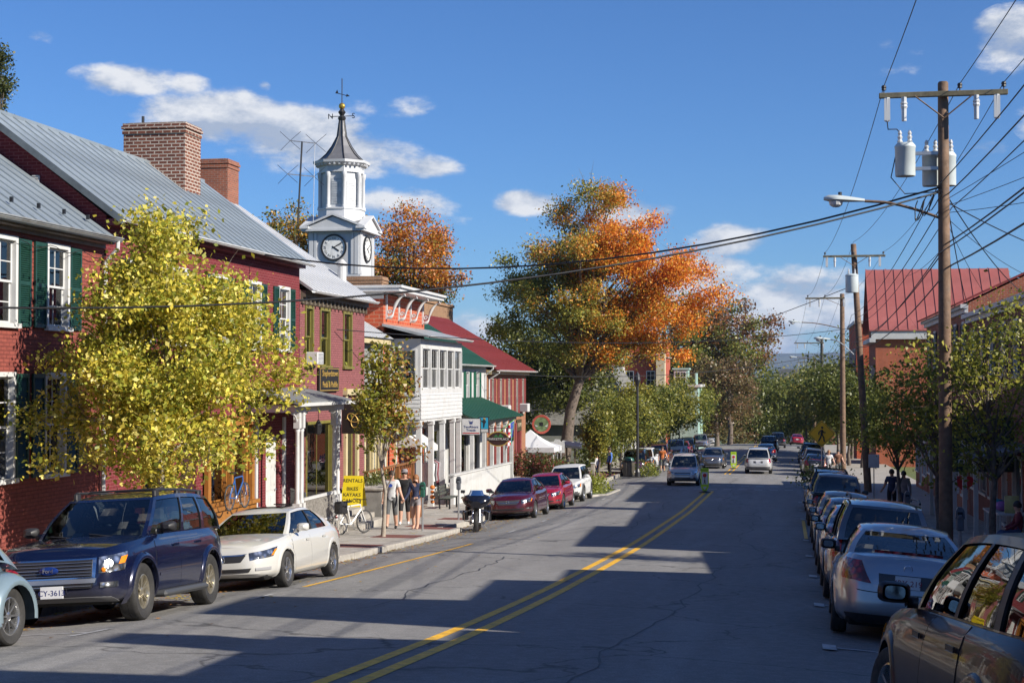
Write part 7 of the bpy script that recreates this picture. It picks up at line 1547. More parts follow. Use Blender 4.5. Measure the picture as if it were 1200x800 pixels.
# ---------------------------------------------------------------- crossovers, vans
def ex_suv2(c):
    c.centre('grille',M_trim,.42,.44,.58,.80,.012); c.centre('grille_bar',M_chrome,.40,.42,.66,.70,.02); c.centre('lower_grille',M_trim,.45,.42,.24,.33,.012); c.centre('front_valance',flat('cladding',(.09,.09,.095),.6),.72,.76,.0,.22,.01)
    c.both('headlight',M_headl,c.sX(.50),c.sY(c.L/2-.40),c.sX(.50),c.sY(c.L/2-.50),.62,.84,.012); c.both('turn_signal',M_amber,c.sY(c.L/2-.30),c.sY(c.L/2-.40),c.sY(c.L/2-.38),c.sY(c.L/2-.5),.64,.82,.016); c.both('fog_lamp',M_headl,c.sX(.58),c.sX(.70),c.sX(.58),c.sX(.70),.24,.32,.014)
    c.both('tail_light',M_tail,c.sX(.66,False),c.sY(-c.L/2+.30),c.sX(.70,False),c.sY(-c.L/2+.26),.60,.97,.012); c.centre('rear_valance',flat('cladding',(.09,.09,.095),.6),.74,.76,.0,.26,.012,False); c.centre('tailgate_seam',M_under,.60,.62,.40,.412,.003,False); c.centre('plate_recess',flat('recess_grey',(.06,.06,.065),.5),.3,.32,.58,.76,.004,False); c.plate(c.P.get('ptxt','9LT 402'),.67,False,.02)
    if c.P.get('rails'):
        for sx in (1,-1):
            g=MB(); pts=[(sx*(c.wr-.06),y,c.H-.0+.05*min(1,4*(1-abs((y-(c.yB+c.yC)/2)/((c.yB-c.yC)/2*.9))))) for y in np.linspace(c.yC+.1,c.yB-.15,12)]; g.tube(pts,.02,6); g.build('roof_rail',c.P.get('railm',M_trim),c.root)
SV=dict(L=4.5,W=1.80,H=1.66,zb=.27,R=.345,tw=.21,yf=1.34,yr=-1.28,nf=5,nr=6.5,top=[(-2.27,1.02),(-2.05,1.06),(.7,1.02),(1.0,1.0),(1.75,.94),(2.1,.87),(2.26,.78)],cab=(1.10,.32,-1.86,-2.12),wr=.62,win=[(.035,.25),(.29,.56),(.59,.955)],doors=[(-.86,.12),(.13,1.06)],bblack=True,extra=ex_suv2,flare=.025,endk=.75)
PWh=carpaint('white_paint',(.55,.555,.56),metal=.0,rough=.3); PSg=carpaint('champagne_silver_paint',(.50,.50,.49),metal=.12,rough=.32); PDk=carpaint('charcoal_paint',(.022,.022,.026),metal=.4,rough=.25); PBl=carpaint('blue_paint',(.02,.06,.15),metal=.4,rough=.28); PGn=carpaint('grey_green_paint',(.07,.085,.09),metal=.4); PGo=carpaint('gold_beige_paint',(.26,.22,.17),metal=.6,rough=.32); PLb=carpaint('steel_blue_paint',(.14,.18,.24),metal=.6); PBr=carpaint('brown_grey_paint',(.020,.012,.014),metal=.0,rough=.4,coat=.32,spec=.12); PLt=carpaint('pale_blue_paint',(.20,.275,.32),metal=.25,rough=.3); PGr=carpaint('mid_grey_paint',(.13,.135,.15),metal=.6)
crv=Car('suv','white compact SUV parked at the planted kerb island',GL,paint=PWh,archmat=flat('cladding',(.09,.09,.095),.6),**SV); crv.root['paintname']='white_paint'; place(crv.root,-10.0,70.3,180)
esc=Car('suv','silver SUV driving toward the camera past the crosswalk',GD,paint=PSg,rails=True,**{**SV,'H':1.72}); esc.root['paintname']='champagne_silver_paint'; place(esc.root,-5.75,86.2,180)
# near dark crossover at the right edge: pulled in at an angle
neo=Car('crossover','dark brown grey crossover filling the lower right corner',GR,paint=PBr,steer=9,spokes=7,**{**SV,'H':1.64,'L':4.6,'mirmat':PBr}); neo.root['paintname']='brown_grey_paint'
yw=7.0; a=R(yw); fx,fy=-math.sin(a),math.cos(a); wxl=-(1.80/2-.1); X0,Y0=.72,11.55
place(neo.root,X0-(fx*1.34+fy*wxl*1.0)+0.0,Y0-(fy*1.34-fx*wxl),yw)
wag=clone(esc.root,'grey wagon with roof rails parked ahead of the silver sedan',1.42,27.9,0,GR,PGr)
clone(acc.root,'pale steel blue sedan third in the right hand row',1.42,33.6,0,GR,PLb); clone(cm.root,'blue grey sedan fourth in the right hand row',1.45,39.3,0,GR,PGr); clone(cm.root,'gold beige sedan parked behind the pickup',1.45,45.2,0,GR,PGo)
# pickup
def ex_pick(c):
    ex_suv2(c); g=MB(); x=c.W/2-.14; z=.62; y0,y1=-c.L/2+.16,c.yD-.05; g.box(-x,y0,z-.04,x,y1,z); g.box(-x-.02,y0,z,-x,y1,c.zt(-2)); g.box(x,y0,z,x+.02,y1,c.zt(-2)); g.box(-x,y0-.02,z,x,y0,c.zt(-2)); g.box(-x,y1,z,x,y1+.02,c.zt(-.8)); g.build('bed',M_trim,c.root)
    g=MB(); [g.box(sx*(c.W/2-.12)-.05,-c.L/2+.1,c.zt(-2)-.002,sx*(c.W/2-.12)+.05,c.yD,c.zt(-2)+.012) for sx in (1,-1)]; g.box(-.75,-c.L/2+.06,c.zt(-2)-.002,.75,-c.L/2+.16,c.zt(-2)+.012); g.build('bed_rail',M_trim,c.root)
pk=Car('pickup_truck','dark silver pickup truck parked between the gold sedan and the black SUV',GR,paint=carpaint('pewter_paint',(.10,.10,.105),metal=.6),cat='pickup truck',kind='pickup',L=5.5,W=1.92,H=1.80,zb=.34,R=.38,tw=.25,yf=1.72,yr=-1.68,nf=6,nr=8,top=[(-2.76,1.1),(-1,1.1),(.9,1.1),(1.2,1.09),(2.2,1.02),(2.6,.95),(2.75,.86)],cab=(1.25,.55,-.62,-.86),wr=.66,win=[(.08,.48),(.53,.95)],doors=[(-.62,.32),(.33,1.25)],extra=ex_pick,flare=.03,endk=.7,rse=.9); pk.root['paintname']='pewter_paint'; place(pk.root,1.5,54.8,0)
clone(suv.root,'black SUV parked last before the right kerb build-out',1.5,64.6,0,GR,PDk)
# minivan
van=Car('minivan','pale silver minivan driving away in the right lane',GD,paint=PSg,cat='minivan',**{**SV,'L':4.85,'H':1.74,'top':[(-2.45,1.0),(-2.2,1.05),(.9,1.0),(1.35,.98),(1.9,.90),(2.3,.80),(2.44,.70)],'cab':(1.45,.45,-2.02,-2.30),'win':[(.03,.27),(.30,.56),(.59,.955)],'doors':[(-.86,.30),(.31,1.15)],'flare':.01,'rse':.92,'rt':(.04,.92)}); van.root['paintname']='champagne_silver_paint'; place(van.root,-2.05,104.6,0)
clone(cm.root,'grey sedan driving toward the camera behind the silver SUV',-5.5,113.5,180,GD,PGr)
clone(acc.root,'dark blue car driving away ahead of the minivan',-1.95,131,0,GD,PBl); clone(suv.root,'dark SUV driving away behind the large pickup, far down the street',-2.1,160,0,GD,PDk); clone(pk.root,'large dark pickup farthest along the right lane',-1.4,184,0,GD,PDk)
clone(acc.root,'small red car at the far crest of the street',.9,205,0,GD,PRd)
# far parked cars, left
FL=[(esc,-9.95,93.5+8,PDk,'black SUV parked at the far left corner behind the bicycles'),(crv,-10.0,108,PWh,'white SUV half hidden behind the oncoming silver SUV'),(acc,-10.0,114.5,PDk,'black sedan parked far left under the street trees'),(esc,-10.0,121,carpaint('rust_paint',(.16,.05,.03),metal=.3),'rust brown SUV parked far left under the trees'),(suv,-10.0,139,PWh,'white SUV parked far along the left kerb in sunlight'),(acc,-10.0,147,PRd,'red sedan parked just past the far white SUV'),(van,-10.0,154,PGn,'grey green van parked far along the left kerb'),(pk,-9.9,176,PSi,'silver pickup facing the camera far along the left kerb'),(acc,-10.0,200,PWh,'white car at the far end of the left kerb')]
for (o,x,y,p,l) in FL: clone(o.root,l,x,y,180,'cars parked far along the left kerb',p)
for (o,x,y,p,l) in [(acc,1.6,103,PDk,'black sedan parked beyond the right kerb build-out'),(esc,1.6,110,PGr,'grey SUV parked beyond the right kerb build-out'),(acc,1.6,118,PBl,'dark blue sedan parked far along the right kerb'),(suv,1.6,128,PDk,'black SUV parked far along the right kerb')]: clone(o.root,l,x,y,0,'cars parked far along the right kerb',p)
# pale blue rounded beetle-shaped car at the left edge
def ex_beetle(c):
    for yc in (c.yf,c.yr):
        for sx in (1,-1):
            g=MB(); rows=[]
            for j in range(15):
                th=R(-8)+(math.pi+R(16))*j/14; r_=[]
                for rr,x in ((c.Ra-.03,.88),(c.Ra-.005,.90),(c.Ra+.05,.88),(c.Ra+.10,.82),(c.Ra+.13,.70),(c.Ra+.13,.50),(c.Ra+.11,.25)):
                    r_.append(Vector((sx*x,yc+rr*math.cos(th)*1.04,max(.2,c.R+rr*math.sin(th)*.98))))
                rows.append(r_)
            g.grid(rows,flip=sx<0); g.build('fender',c.m,c.root,smooth=70)
    for sx in (1,-1): g=MB(); g.cbox(sx*.80-.1,c.yr+c.Ra,.2,sx*.80+.1,c.yf-c.Ra,.30,.04); g.build('running_board',c.m,c.root)
    for sx in (1,-1): g=MB(); g.sphere((sx*.40,-c.L/2+.08,.70),.12,14,8,sc=(1,.5,1)); g.build('tail_light',M_tail,c.root,smooth=60); g=MB(); g.sphere((sx*.60,c.L/2-.14,.66),.13,14,8,sc=(1,.5,1)); g.build('headlight',M_headl,c.root,smooth=60)
    c.plate('6HB 772',.45,False,.05)
bt=Car('hatchback','pale blue rounded beetle shaped car cut by the left edge of the picture',GL,paint=PLt,cat='car',L=4.05,W=1.62,H=1.50,zb=.2,R=.325,tw=.2,yf=1.28,yr=-1.22,nf=2.6,nr=2.4,top=[(-2.03,.62),(-1.8,.78),(-1.4,.92),(-.8,.98),(.6,.95),(1.0,.90),(1.5,.82),(1.85,.68),(2.03,.55)],cab=(.98,.30,-.80,-1.62),wr=.52,win=[(.12,.50),(.54,.95)],doors=[(-.72,.75)],extra=ex_beetle,spokes=8,mirmat=PLt); bt.root['paintname']='pale_blue_paint'; place(bt.root,-9.33,14.72,180)
# ================================================================ people
M_skin=mat('skin',(.52,.30,.21),.5,var=.05); M_skind=mat('skin_tan',(.42,.24,.16),.5,var=.05)
def cloth(n,c): return mat('cloth_'+n,c,.85,var=.18,vs=9,bump=.25,bs=25)
def person(label,X,Y,z,rz,H=1.75,top=None,bot=None,shoe=None,hair=None,skin=None,pose=None,long_hair=False,bot_len='short',sleeve='short',group=None,cat='person',cap=None,fem=False):
    skin=skin or M_skin; pose=pose or {}; k=H/1.75
    J={'pel':(0,0,.96),'sp':(0,.01,1.14),'ch':(0,.015,1.36),'nk':(0,.0,1.50),'hb':(0,-.015,1.585),'ht':(0,-.01,1.69),
       'hpL':(-.095,0,.92),'hpR':(.095,0,.92),'knL':(-.10,-.02,.50),'knR':(.10,-.02,.50),'anL':(-.10,.03,.085),'anR':(.10,.03,.085),'toL':(-.115,-.15,.03),'toR':(.115,-.15,.03),
       'shL':(-.175,.01,1.425),'shR':(.175,.01,1.425),'elL':(-.245,.02,1.14),'elR':(.245,.02,1.14),'wrL':(-.265,-.06,.90),'wrR':(.265,-.06,.90),'haL':(-.265,-.085,.83),'haR':(.265,-.085,.83)}
    J.update(pose.get('J',{}))
    rad={'pel':.155,'sp':.14 if not fem else .115,'ch':.165 if not fem else .135,'nk':.06,'hb':.085,'ht':.098,'hp':.115,'kn':.08,'an':.052,'to':.042,'sh':.085,'el':.057,'wr':.038,'ha':.042}
    E=[('pel','sp'),('sp','ch'),('ch','nk'),('nk','hb'),('hb','ht')]
    for s in 'LR': E+=[('pel','hp'+s),('hp'+s,'kn'+s),('kn'+s,'an'+s),('an'+s,'to'+s),('ch','sh'+s),('sh'+s,'el'+s),('el'+s,'wr'+s),('wr'+s,'ha'+s)]
    names=list(J); V=[Vector(J[n]) for n in names]; ix={n:i for i,n in enumerate(names)}; edges=[(ix[a],ix[b]) for a,b in E]; rr=[rad.get(n) or rad[n[:2]] for n in names]; tagE=[a[:2]+b[:2] for a,b in E]
    for s,sg in (('L',-1),('R',1)):
        w=Vector(J['wr'+s]); h=Vector(J['ha'+s]); d=(h-w).normalized(); side=d.cross(Vector((0,-1,0)) if abs(d.y)<.9 else Vector((0,0,1))).normalized(); fwd=side.cross(d)
        for f,(o,l) in enumerate(((-.03,.062),(-.01,.075),(.011,.07),(.03,.055))):
            b=h+side*o*.9; m=b+d*l*.55; t=b+d*l+fwd*.014; i=len(V); V+=[b+d*.012,m,t]; rr+=[.0095,.009,.008]; edges+=[(ix['ha'+s],i),(i,i+1),(i+1,i+2)]; tagE+=['hand']*3; names+=['f']*3
        b=lerp_v(w,h,.55); i=len(V); V+=[b+fwd*.035-d*-.01,b+fwd*.05+d*.04]; rr+=[.011,.009]; edges+=[(ix['ha'+s],i),(i,i+1)]; tagE+=['hand']*2
    me=bpy.data.meshes.new('body_tmp'); me.from_pydata([tuple(v) for v in V],edges,[]); o=bpy.data.objects.new('body_tmp',me); COL.objects.link(o)
    md=o.modifiers.new('skin','SKIN'); md.use_smooth_shade=True; o.modifiers.new('sub','SUBSURF').levels=1
    sv=me.skin_vertices[0].data
    for i,r_ in enumerate(rr): sv[i].radius=(r_,r_*(.72 if i in (ix['ch'],ix['pel'],ix['sp']) else 1)); sv[i].use_root=(i==0)
    dg=bpy.context.evaluated_depsgraph_get(); bm_=bpy.data.meshes.new_from_object(o.evaluated_get(dg)); bpy.data.objects.remove(o); bpy.data.meshes.remove(me)
    bm_.name='person'; bm_.materials.clear(); [bm_.materials.append(m) for m in (skin,top,bot,shoe)]
    nf=len(bm_.polygons); C=np.empty(nf*3,np.float32); bm_.polygons.foreach_get('center',C); C=C.reshape(-1,3); A=np.array([V[a] for a,b in edges]); Bv=np.array([V[b] for a,b in edges]); D=Bv-A; L2=(D*D).sum(1)+1e-9; RA=np.array([(rr[a]+rr[b])/2 for a,b in edges])
    t=np.clip(((C[:,None]-A[None])*D[None]).sum(2)/L2,0,1); dist=np.linalg.norm(C[:,None]-(A[None]+t[...,None]*D[None]),axis=2)-RA[None]*.9; bi=dist.argmin(1); tb=t[np.arange(nf),bi]; mi=np.zeros(nf,np.int32)
    for i in range(nf):
        g_=tagE[bi[i]]; u=tb[i]; m=0
        if g_ in ('spch','chsh','pelsp','pesp'): m=1
        elif g_ in ('chnk',): m=1 if u<.45 else 0
        elif g_=='shel': m=1 if (sleeve=='long' or (sleeve=='short' and u<.62)) else 0
        elif g_=='elwr': m=1 if sleeve=='long' else 0
        elif g_=='pehp': m=2
        elif g_=='hpkn': m=2 if (bot_len!='mini' or u<.45) else 0
        elif g_=='knan': m=2 if bot_len=='long' else (2 if bot_len=='short' and u<.12 else 0)
        elif g_=='anto': m=3
        mi[i]=m
    bm_.polygons.foreach_set('material_index',mi); bm_.polygons.foreach_set('use_smooth',np.ones(nf,bool))
    P=link('person',bm_,None,(X,Y,z)); P.rotation_euler.z=R(rz); P.scale=(k,k,k); tag(P,label,cat,group)
    hb=Vector(J['hb']); ht=Vector(J['ht']); c=(hb+ht)/2+Vector((0,0,.02))
    # head shape: hair cap and face
    g=MB(); G=[]
    for i in range(7):
        ph=i/6*math.pi*.62; G.append([c+Vector((.108*math.sin(ph)*math.cos(a),.115*math.sin(ph)*math.sin(a)+.012,.135*math.cos(ph)+ (.03 if math.sin(a)<-.3 and i>4 else 0))) for a in [2*math.pi*j/14 for j in range(14)]])
    if long_hair:
        for dz,w in ((-.06,.105),(-.14,.115),(-.22,.11),(-.28,.08)): G.append([c+Vector((w*math.cos(a),.085*math.sin(a)+.035 if math.sin(a)>-.45 else .03,dz)) for a in [2*math.pi*j/14 for j in range(14)]])
    g.grid(G,closed=True,flip=True); g.build('hair',hair,P,smooth=60,world=False)
    g=MB(); [g.sphere(c+Vector((s*.032,-.082,.0)),.010,6,5) for s in (-1,1)]; g.build('eyes',M_black,P,world=False); g=MB(); g.sphere(c+Vector((0,-.098,-.028)),.014,6,5,sc=(.8,1,1.3)); [g.sphere(c+Vector((s*.092,.0,-.02)),.022,6,5,sc=(.4,.8,1)) for s in (-1,1)]; g.build('nose_and_ears',skin,P,world=False); g=MB(); g.box(c.x-.022,c.y-.092,c.z-.068,c.x+.022,c.y-.082,c.z-.06); g.build('mouth',flat('lips',(.3,.1,.08),.5),P,world=False)
    if cap: g=MB(); g.lathe([(.108,.05),(.105,.1),(.07,.145),(0,.155)],14,c); g.box(c.x-.07,c.y-.2,c.z+.045,c.x+.07,c.y-.06,c.z+.06); g.build('cap',cap,P,world=False,smooth=50)
    return P
def lerp_v(a,b,t): return a+(b-a)*t
walk=dict(J={'knL':(-.10,-.13,.52),'anL':(-.10,-.20,.10),'toL':(-.11,-.38,.06),'knR':(.10,.02,.50),'anR':(.10,.16,.10),'toR':(.11,.0,.03),'elR':(.26,-.03,1.15),'wrR':(.36,-.12,.96),'haR':(.40,-.15,.90)})
walkf=dict(J={'knR':(.10,-.13,.52),'anR':(.10,-.20,.10),'toR':(.11,-.38,.06),'knL':(-.10,.02,.50),'anL':(-.10,.16,.10),'toL':(-.11,.0,.03),'elR':(.25,.0,1.16),'wrR':(.12,-.16,1.04),'haR':(.05,-.20,1.03),'elL':(-.26,-.02,1.15),'wrL':(-.36,-.10,.96),'haL':(-.41,-.13,.91)})
c_wh=cloth('white',(.58,.58,.58)); c_gy=cloth('grey',(.085,.088,.09)); c_bk=cloth('black',(.012,.012,.014)); c_nv=cloth('navy',(.03,.04,.09)); c_bl=cloth('blue',(.06,.16,.52)); c_je=cloth('jeans',(.04,.075,.16)); c_lg=cloth('light_grey',(.24,.22,.23)); c_rd=cloth('dark_red',(.15,.02,.03))
h_br=mat('hair_brown',(.035,.02,.012),.6); h_bl=mat('hair_auburn',(.26,.11,.04),.55); h_gy=mat('hair_dark',(.02,.018,.017),.6)
PG='people walking on the left pavement'
pm=person('man in a white T-shirt and grey shorts holding hands on the left pavement',-12.12,46.2,SWL(46.2)+.0,0,1.78,c_wh,c_gy,c_bk,h_br,pose=walk,group=PG)
g=MB(); g.lathe([(0,0),(.075,0)],16,(-.02,-.125,1.33),Matrix.Rotation(R(90),3,'X')@Matrix.Diagonal((1,.75,1))); g.build('shirt_emblem',flat('emblem_blue',(.03,.08,.4),.6),pm,world=False)
person('woman with long auburn hair, navy jacket and grey shorts on the left pavement',-11.38,46.3,SWL(46.3),0,1.66,c_nv,c_lg,M_skin,h_bl,pose=walkf,long_hair=True,bot_len='mini',sleeve='long',group=PG,fem=True)
person('person in black walking just behind the couple, wearing a pale cap',-12.32,48.6,SWL(48.6),5,1.76,c_bk,c_bk,c_wh,h_gy,pose=walk,bot_len='short',group=PG,cap=c_lg)
person('man in a blue shirt and black trousers standing on the brick corner',-10.95,94.6,SWL(94.6),-60,1.8,c_bl,c_bk,c_bk,h_br,bot_len='long',sleeve='long',group='people on the far left corner')
person('child in a white top and jeans beside the man in blue',-11.75,94.8,SWL(94.8),60,1.35,c_wh,c_je,c_bk,h_gy,bot_len='long',sleeve='long',group='people on the far left corner')
person('pedestrian in grey walking away on the right pavement near the small tree',4.35,61.5,SWR(61.5),180,1.72,c_lg,c_je,c_bk,h_gy,pose=walk,bot_len='long',sleeve='long',group='people on the right pavement')
person('pedestrian in navy walking away on the right pavement, left of a pair',3.95,62.3,SWR(62.3),180,1.76,c_nv,c_bk,c_bk,h_br,pose=walk,bot_len='long',group='people on the right pavement')
sit=dict(J={'pel':(0,.12,.56),'sp':(0,.16,.74),'ch':(0,.15,.96),'nk':(0,.12,1.10),'hb':(0,.10,1.18),'ht':(0,.095,1.29),'hpL':(-.1,.08,.54),'hpR':(.1,.08,.54),'knL':(-.13,-.36,.55),'knR':(.13,-.34,.55),'anL':(-.13,-.32,.09),'anR':(.13,-.42,.09),'toL':(-.13,-.5,.04),'toR':(.13,-.6,.04),'shL':(-.175,.14,1.02),'shR':(.175,.14,1.02),'elL':(-.25,.05,.78),'elR':(.25,.05,.78),'wrL':(-.16,-.18,.66),'wrR':(.16,-.18,.66),'haL':(-.14,-.25,.65),'haR':(.14,-.25,.65)})
person('seated figure in dark red top and jeans on the right pavement bench',5.65,41.3,SWR(41.3),-90,1.74,c_rd,c_je,c_wh,h_gy,pose=sit,bot_len='long',sleeve='long',group='people on the right pavement')
person('pedestrian in white far off beside the street light on the right',2.4,98,SWR(98),0,1.74,c_wh,c_lg,c_bk,h_bl,pose=walk,bot_len='long',group='people far down the right pavement')
person('pedestrian in brown far off beside the street light on the right',3.0,99,SWR(99),0,1.76,cloth('brown',(.2,.09,.05)),c_gy,c_bk,h_gy,pose=walk,bot_len='long',group='people far down the right pavement')
person('cyclist like figure in an orange shirt beside the far parked cars',-8.5,104.5,road(-8.5,104.5),0,1.72,cloth('orange',(.5,.14,.03)),c_gy,c_bk,h_br,pose=walk,group='people on the far left corner')

# ================================================================ bicycles
def bicycle(label,X,Y,rz,base,fm,lean=6):
    z=base(Y); B=thing('bicycle',label,'bicycle',(X,Y,z),R(rz),group='bicycles'); B.rotation_euler=(R(lean),0,R(rz)) if False else (0,R(0),R(rz)); r=.34; MX=Matrix.Rotation(R(90),3,'X')
    ft=flat('bike_black',(.015,.015,.016),.4)
    for x in (-.5,.52):
        g=MB(); g.lathe([(r-.018+.018*math.cos(a),.018*math.sin(a)) for a in [k*math.pi/4 for k in range(9)]],28,(x,0,r),MX); w=g.build('wheel',M_rubber,B,world=False,smooth=60)
        g=MB(); g.lathe([(r-.05,-.01),(r-.036,-.012),(r-.034,.012),(r-.05,.01)],28,(x,0,r),MX); g.build('rim',M_alloy,w,world=False)
        g=MB(); [g.tube([(x,0,r),(x+(r-.04)*math.cos(a),.0,r+(r-.04)*math.sin(a))],.0035,3,False) for a in [k*math.pi/9 for k in range(18)]]; stuff(g.build('spokes',M_steel,w,world=False))
    g=MB(); bb=(-.06,0,.29); st=(-.2,0,.82); hd=(.34,0,.84); hl=(.37,0,.70)
    for a,b in ((bb,st),(st,hd),(bb,hl),(hd,hl),((-.5,0,r),bb),((-.5,0,r),(-.18,0,.76))): g.tube([a,b],.02,7)
    g.build('frame',fm,B,world=False); g=MB(); [g.tube([(.37,y,.66),(.43,y,.5),(.52,y,r)],.014,6) for y in (-.05,.05)]; g.build('fork',fm,B,world=False)
    g=MB(); g.tube([(-.2,0,.82),(-.23,0,.93)],.014,6); g.cbox(-.38,-.07,.93,-.1,.07,.98,.03); g.build('saddle',ft,B,world=False); g=MB(); g.tube([(.33,0,.86),(.36,0,.98)],.015,6); g.tube([(.30,-.24,1.0),(.38,-.22,1.0),(.39,0,.985),(.38,.22,1.0),(.30,.24,1.0)],.013,6); g.build('handlebar',ft,B,world=False)
    g=MB(); g.lathe([(.09,-.01),(.1,0),(.09,.01)],16,(bb[0],-.03,bb[2]),MX); g.tube([(-.06,-.05,.29),(.04,-.06,.16)],.01,5); g.tube([(-.06,.05,.29),(-.16,.06,.42)],.01,5); g.box(.0,-.12,.145,.1,-.05,.165); g.build('crank',M_steel,B,world=False)
    return B
wf=flat('bike_white',(.72,.72,.7),.3); bk=bicycle('white framed bicycle with dark bag propped by the porch',-12.55,43.3,62,lambda y:SWL(y)+.0,wf)
g=MB(); g.cbox(-.62,-.16,.62,-.3,.16,.98,.05); g.build('pannier_bag',M_black,bk,world=False); g=MB(); g.sphere((-.66,0,.55),.05,8,6); g.build('rear_reflector',M_tail,bk,world=False)
bicycle('purple bicycle leaning beside the far left lamp post',-9.55,96.6,10,SWL,flat('bike_purple',(.18,.03,.2),.3)); bicycle('second bicycle in the planting on the far left corner',-8.9,98.2,25,SWL,flat('bike_orange',(.4,.12,.02),.3))
bicycle('dark bicycle inside the ochre shopfront recess',-13.95,37.6,88,lambda y:SWL(y)+.9,flat('bike_blue',(.03,.1,.3),.3))
# ================================================================ motorcycle
X,Y=-9.85,48.3; z=road(X,Y); B=thing('motorcycle','black touring motorcycle with batwing fairing parked nose out by the kerb','motorcycle',(X,Y,z),R(189)); Wd=dict(world=False); MXr=Matrix.Rotation(R(90),3,'Y'); bkp=carpaint('black_gloss',(.008,.008,.012),metal=.1,rough=.15)
for y,r in ((.86,.33),(-.74,.33)):
    g=MB(); g.lathe([(r*.68,-.05),(r*.8,-.065),(r*.95,-.055),(r,-.02),(r,.02),(r*.95,.055),(r*.8,.065),(r*.68,.05)],26,(0,y,r),MXr); w=g.build('wheel',M_rubber,B,smooth=50,**Wd); g=MB(); g.lathe([(r*.6,-.04),(r*.69,-.05),(r*.69,.05),(r*.6,.04)],26,(0,y,r),MXr)
    for k in range(9): a=k*2*math.pi/9; g.tube([(0,y,r),(0,y+r*.62*math.cos(a),r+r*.62*math.sin(a))],.014,5)
    g.build('rim',M_chrome,w,smooth=50,**Wd); g=MB(); g.lathe([(r+.03,-.085),(r+.05,-.07),(r+.06,0),(r+.05,.07),(r+.03,.085)],16,(0,y,r),MXr,seg=(R(-70 if y>0 else -90),R(75 if y>0 else 90))); g.build('mudguard',bkp,B,smooth=50,**Wd)
for s in (-1,1):
    g=MB(); g.tube([(s*.11,.86,.33),(s*.11,.66,.85),(s*.10,.6,1.0)],[.03,.034,.03],8); g.build('fork',M_chrome,B,smooth=50,**Wd)
    g=MB(); g.lathe([(.0,.03),(.075,.02),(.085,0),(.07,-.03)],16,(s*.095,.90,.88),Matrix.Rotation(R(-90),3,'X')); g.build('headlight',M_headl,B,smooth=50,**Wd)
    g=MB(); g.tube([(s*.2,.42,1.08),(s*.40,.32,1.10),(s*.46,.2,1.06)],.018,6); g.cyl((s*.42,.27,1.09),(s*.5,.14,1.05),.025,.025,8); g.build('handlebar',M_black,B,**Wd)
    g=MB(); g.tube([(s*.36,.38,1.1),(s*.44,.42,1.25)],.008,5); g.cbox(s*.44-.07,.41,1.22,s*.44+.07,.44,1.32,.02); g.build('mirror',M_black,B,**Wd)
    g=MB(); g.cbox(s*.3-.11,-1.05,.42,s*.3+.11,-.45,.78,.05); g.build('saddlebag',bkp,B,**Wd); g=MB(); g.tube([(s*.2,.3,.25),(s*.26,-.3,.28),(s*.27,-1.15,.3)],.045,8); g.build('exhaust',M_chrome,B,smooth=50,**Wd)
    g=MB(); g.tube([(s*.1,.35,.3),(s*.38,.42,.34),(s*.4,.42,.62),(s*.1,.4,.72)],.016,6); g.build('crash_bar',M_chrome,B,**Wd); g=MB(); g.cbox(s*.36-.1,.32,.36,s*.36+.1,.40,.66,.03); g.build('leg_guard',bkp,B,**Wd)
g=MB(); G=[]
for yy,wd,h0,h1 in ((.93,.16,.80,1.0),(.88,.30,.76,1.10),(.76,.42,.80,1.20),(.60,.46,.86,1.22),(.45,.40,.95,1.16)):
    G.append([Vector((wd*math.copysign(abs(math.cos(a))**.7,math.cos(a)),yy,(h0+h1)/2+(h1-h0)/2*math.sin(a))) for a in [2*math.pi*j/16 for j in range(16)]])
g.grid(G,closed=True,flip=True); g.add(G[0],[tuple(range(16))]); g.build('fairing',bkp,B,smooth=60,**Wd)
g=MB(); g.grid([[(.27*math.sin(a)*(1-.25*t),.72+.1*math.cos(a)-.16*t,1.17+.16*t) for a in [-1.2+2.4*i/8 for i in range(9)]] for t in (0,.5,1)]); g.build('windshield',M_glc,B,smooth=80,**Wd)
g=MB(); g.sphere((0,.12,.92),.22,14,9,sc=(.75,1.5,.75)); g.build('fuel_tank',bkp,B,smooth=60,**Wd); g=MB(); g.cbox(-.17,-.75,.72,.17,-.12,.86,.06); g.cbox(-.14,-1.0,.84,.14,-.7,.98,.05); g.build('seat',M_black,B,**Wd); g=MB(); g.cbox(-.17,-.3,.22,.17,.35,.55,.05); [g.cyl((0,y,.5),(0,y+.15*s,.78),.1,.09,10) for y,s in ((.1,1),(.05,-1))]; g.build('engine',M_steel,B,**Wd); g=MB(); g.cbox(-.1,-.6,.3,.1,.5,.8,.06); g.build('frame',M_black,B,**Wd); g=MB(); g.tube([(-.12,-.1,.3),(-.3,-.2,.02)],.014,5); g.build('side_stand',M_steel,B,**Wd)
# ================================================================ goods outside the shops
S=thing('clothes_rack','rack of dark, white and red clothes on the white porch','clothes rack',(-14.9,63.3,SWL(63)+.25)); 
MB().tube([(-.0,-1.2,0),(0,-1.2,1.6),(0,1.2,1.6),(0,1.2,0)],.02,6).build('rail',M_steel,S,world=False)
for i,c in enumerate((c_wh,c_gy,c_nv,c_wh,c_bk,c_lg,c_rd,c_lg,c_wh)):
    y=-1.05+i*.26; g=MB(); G=[]
    for zz,w,d in ((1.56,.06,.03),(1.46,.24,.06),(1.0,.20,.09),(.72 if i%2 else .55,.24,.1)): G.append([Vector((w*math.cos(a),y+d*math.sin(a),zz)) for a in [2*math.pi*j/10 for j in range(10)]])
    g.grid(G,closed=True,flip=True); g.build('garment',c,S,world=False,smooth=60)
S=thing('pumpkin_stack','column of small orange pumpkins beside the white porch post','pumpkins',(-14.35,61.2,SWL(61)+.1))
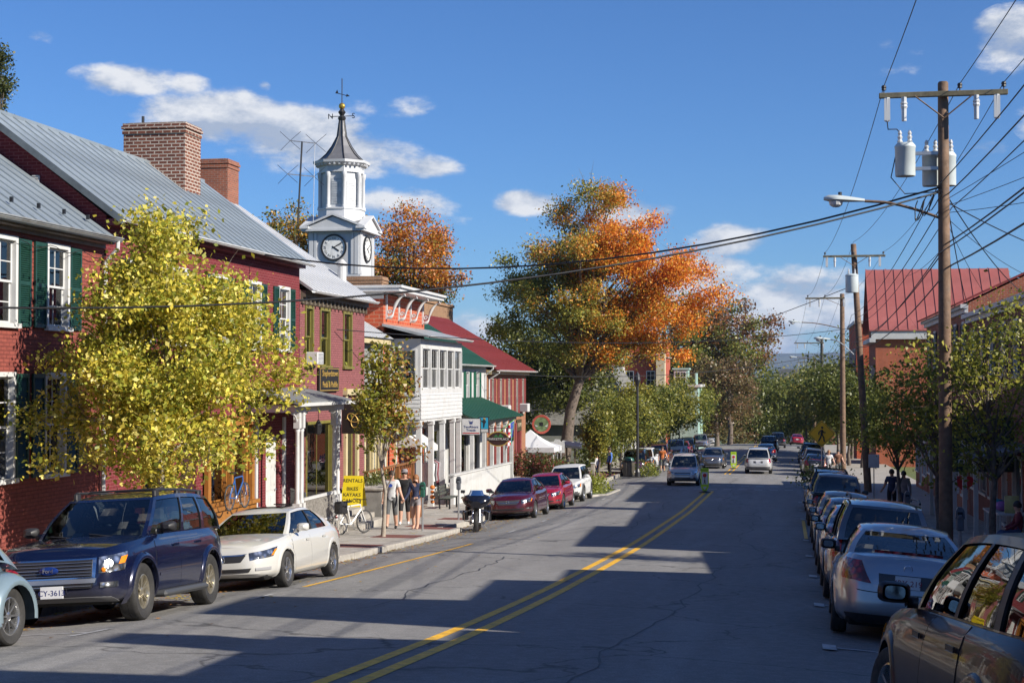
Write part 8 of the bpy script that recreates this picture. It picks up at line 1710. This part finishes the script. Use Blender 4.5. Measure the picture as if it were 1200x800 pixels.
for i in range(4): g=MB(); G=[]; zz=.16+i*.28; g.sphere((0,0,zz*.7),.085+.02*(i%2),14,8,sc=(1,1,.85)); g.build('pumpkin',mat('pumpkin_orange',(.55,.16,.02),.5,var=.2),S,world=False,smooth=60)
S=thing('wicker_chair','dark metal armchair standing on the porch by the white door','chair',(-13.8,40.9,gz(42)+.32),R(-60)); zc=0
g=MB(); g.cbox(-.26,-.26,.42,.26,.26,.47,.02); g.build('seat',M_black,S,world=False); g=MB(); [g.box(-.24+i*.068,.22,.47,-.22+i*.068,.25,1.05) for i in range(8)]; g.box(-.26,.22,1.05,.26,.26,1.1); g.build('backrest',M_black,S,world=False)
for x in (-.24,.24):
    for y in (-.24,.24): MB().box(x-.02,y-.02,0,x+.02,y+.02,.42).build('leg',M_black,S,world=False)
    MB().box(x-.025,-.25,.64,x+.025,.25,.67).build('armrest',M_black,S,world=False)
for i,(x,y,c) in enumerate(((6.2,47.6,(.35,.15,.45)),(6.3,49.2,(.05,.35,.5)),(6.3,46.3,(.55,.5,.2)))):
    S=thing('display_stand',['purple goods display outside the bookshop','turquoise goods display outside the bookshop','yellow picture display outside the bookshop'][i],'display',(x,y,SWR(y))); g=MB(); g.box(-.4,-.35,.0,.4,.35,.08); [g.box(sx*.36-.03,sy*.3-.03,.08,sx*.36+.03,sy*.3+.03,.8) for sx in (-1,1) for sy in (-1,1)]; g.box(-.42,-.37,.8,.42,.37,.85); g.build('table',M_white,S,world=False); g=MB(); g.sphere((0,0,1.0),.22,12,8,sc=(1,1,.7)) if i<2 else g.cbox(-.2,-.03,.85,.2,.03,1.35,.01); g.build('goods',mat(f'goods_{i}',c,.5),S,world=False,smooth=50)
# ================================================================ air: thin even haze over the whole valley
m=bpy.data.materials.new('haze_air'); m.use_nodes=True; nt=m.node_tree; nt.nodes.remove(nt.nodes['Principled BSDF'])
pv=N(nt,'ShaderNodeVolumePrincipled'); pv.inputs['Color'].default_value=(.48,.66,1,1); pv.inputs['Density'].default_value=8e-5; pv.inputs['Anisotropy'].default_value=.2
nt.links.new(pv.outputs[0],nt.nodes['Material Output'].inputs['Volume'])
hz=MB().box(-6400,-3200,-62,6400,9300,165).build('haze',m); stuff(hz)
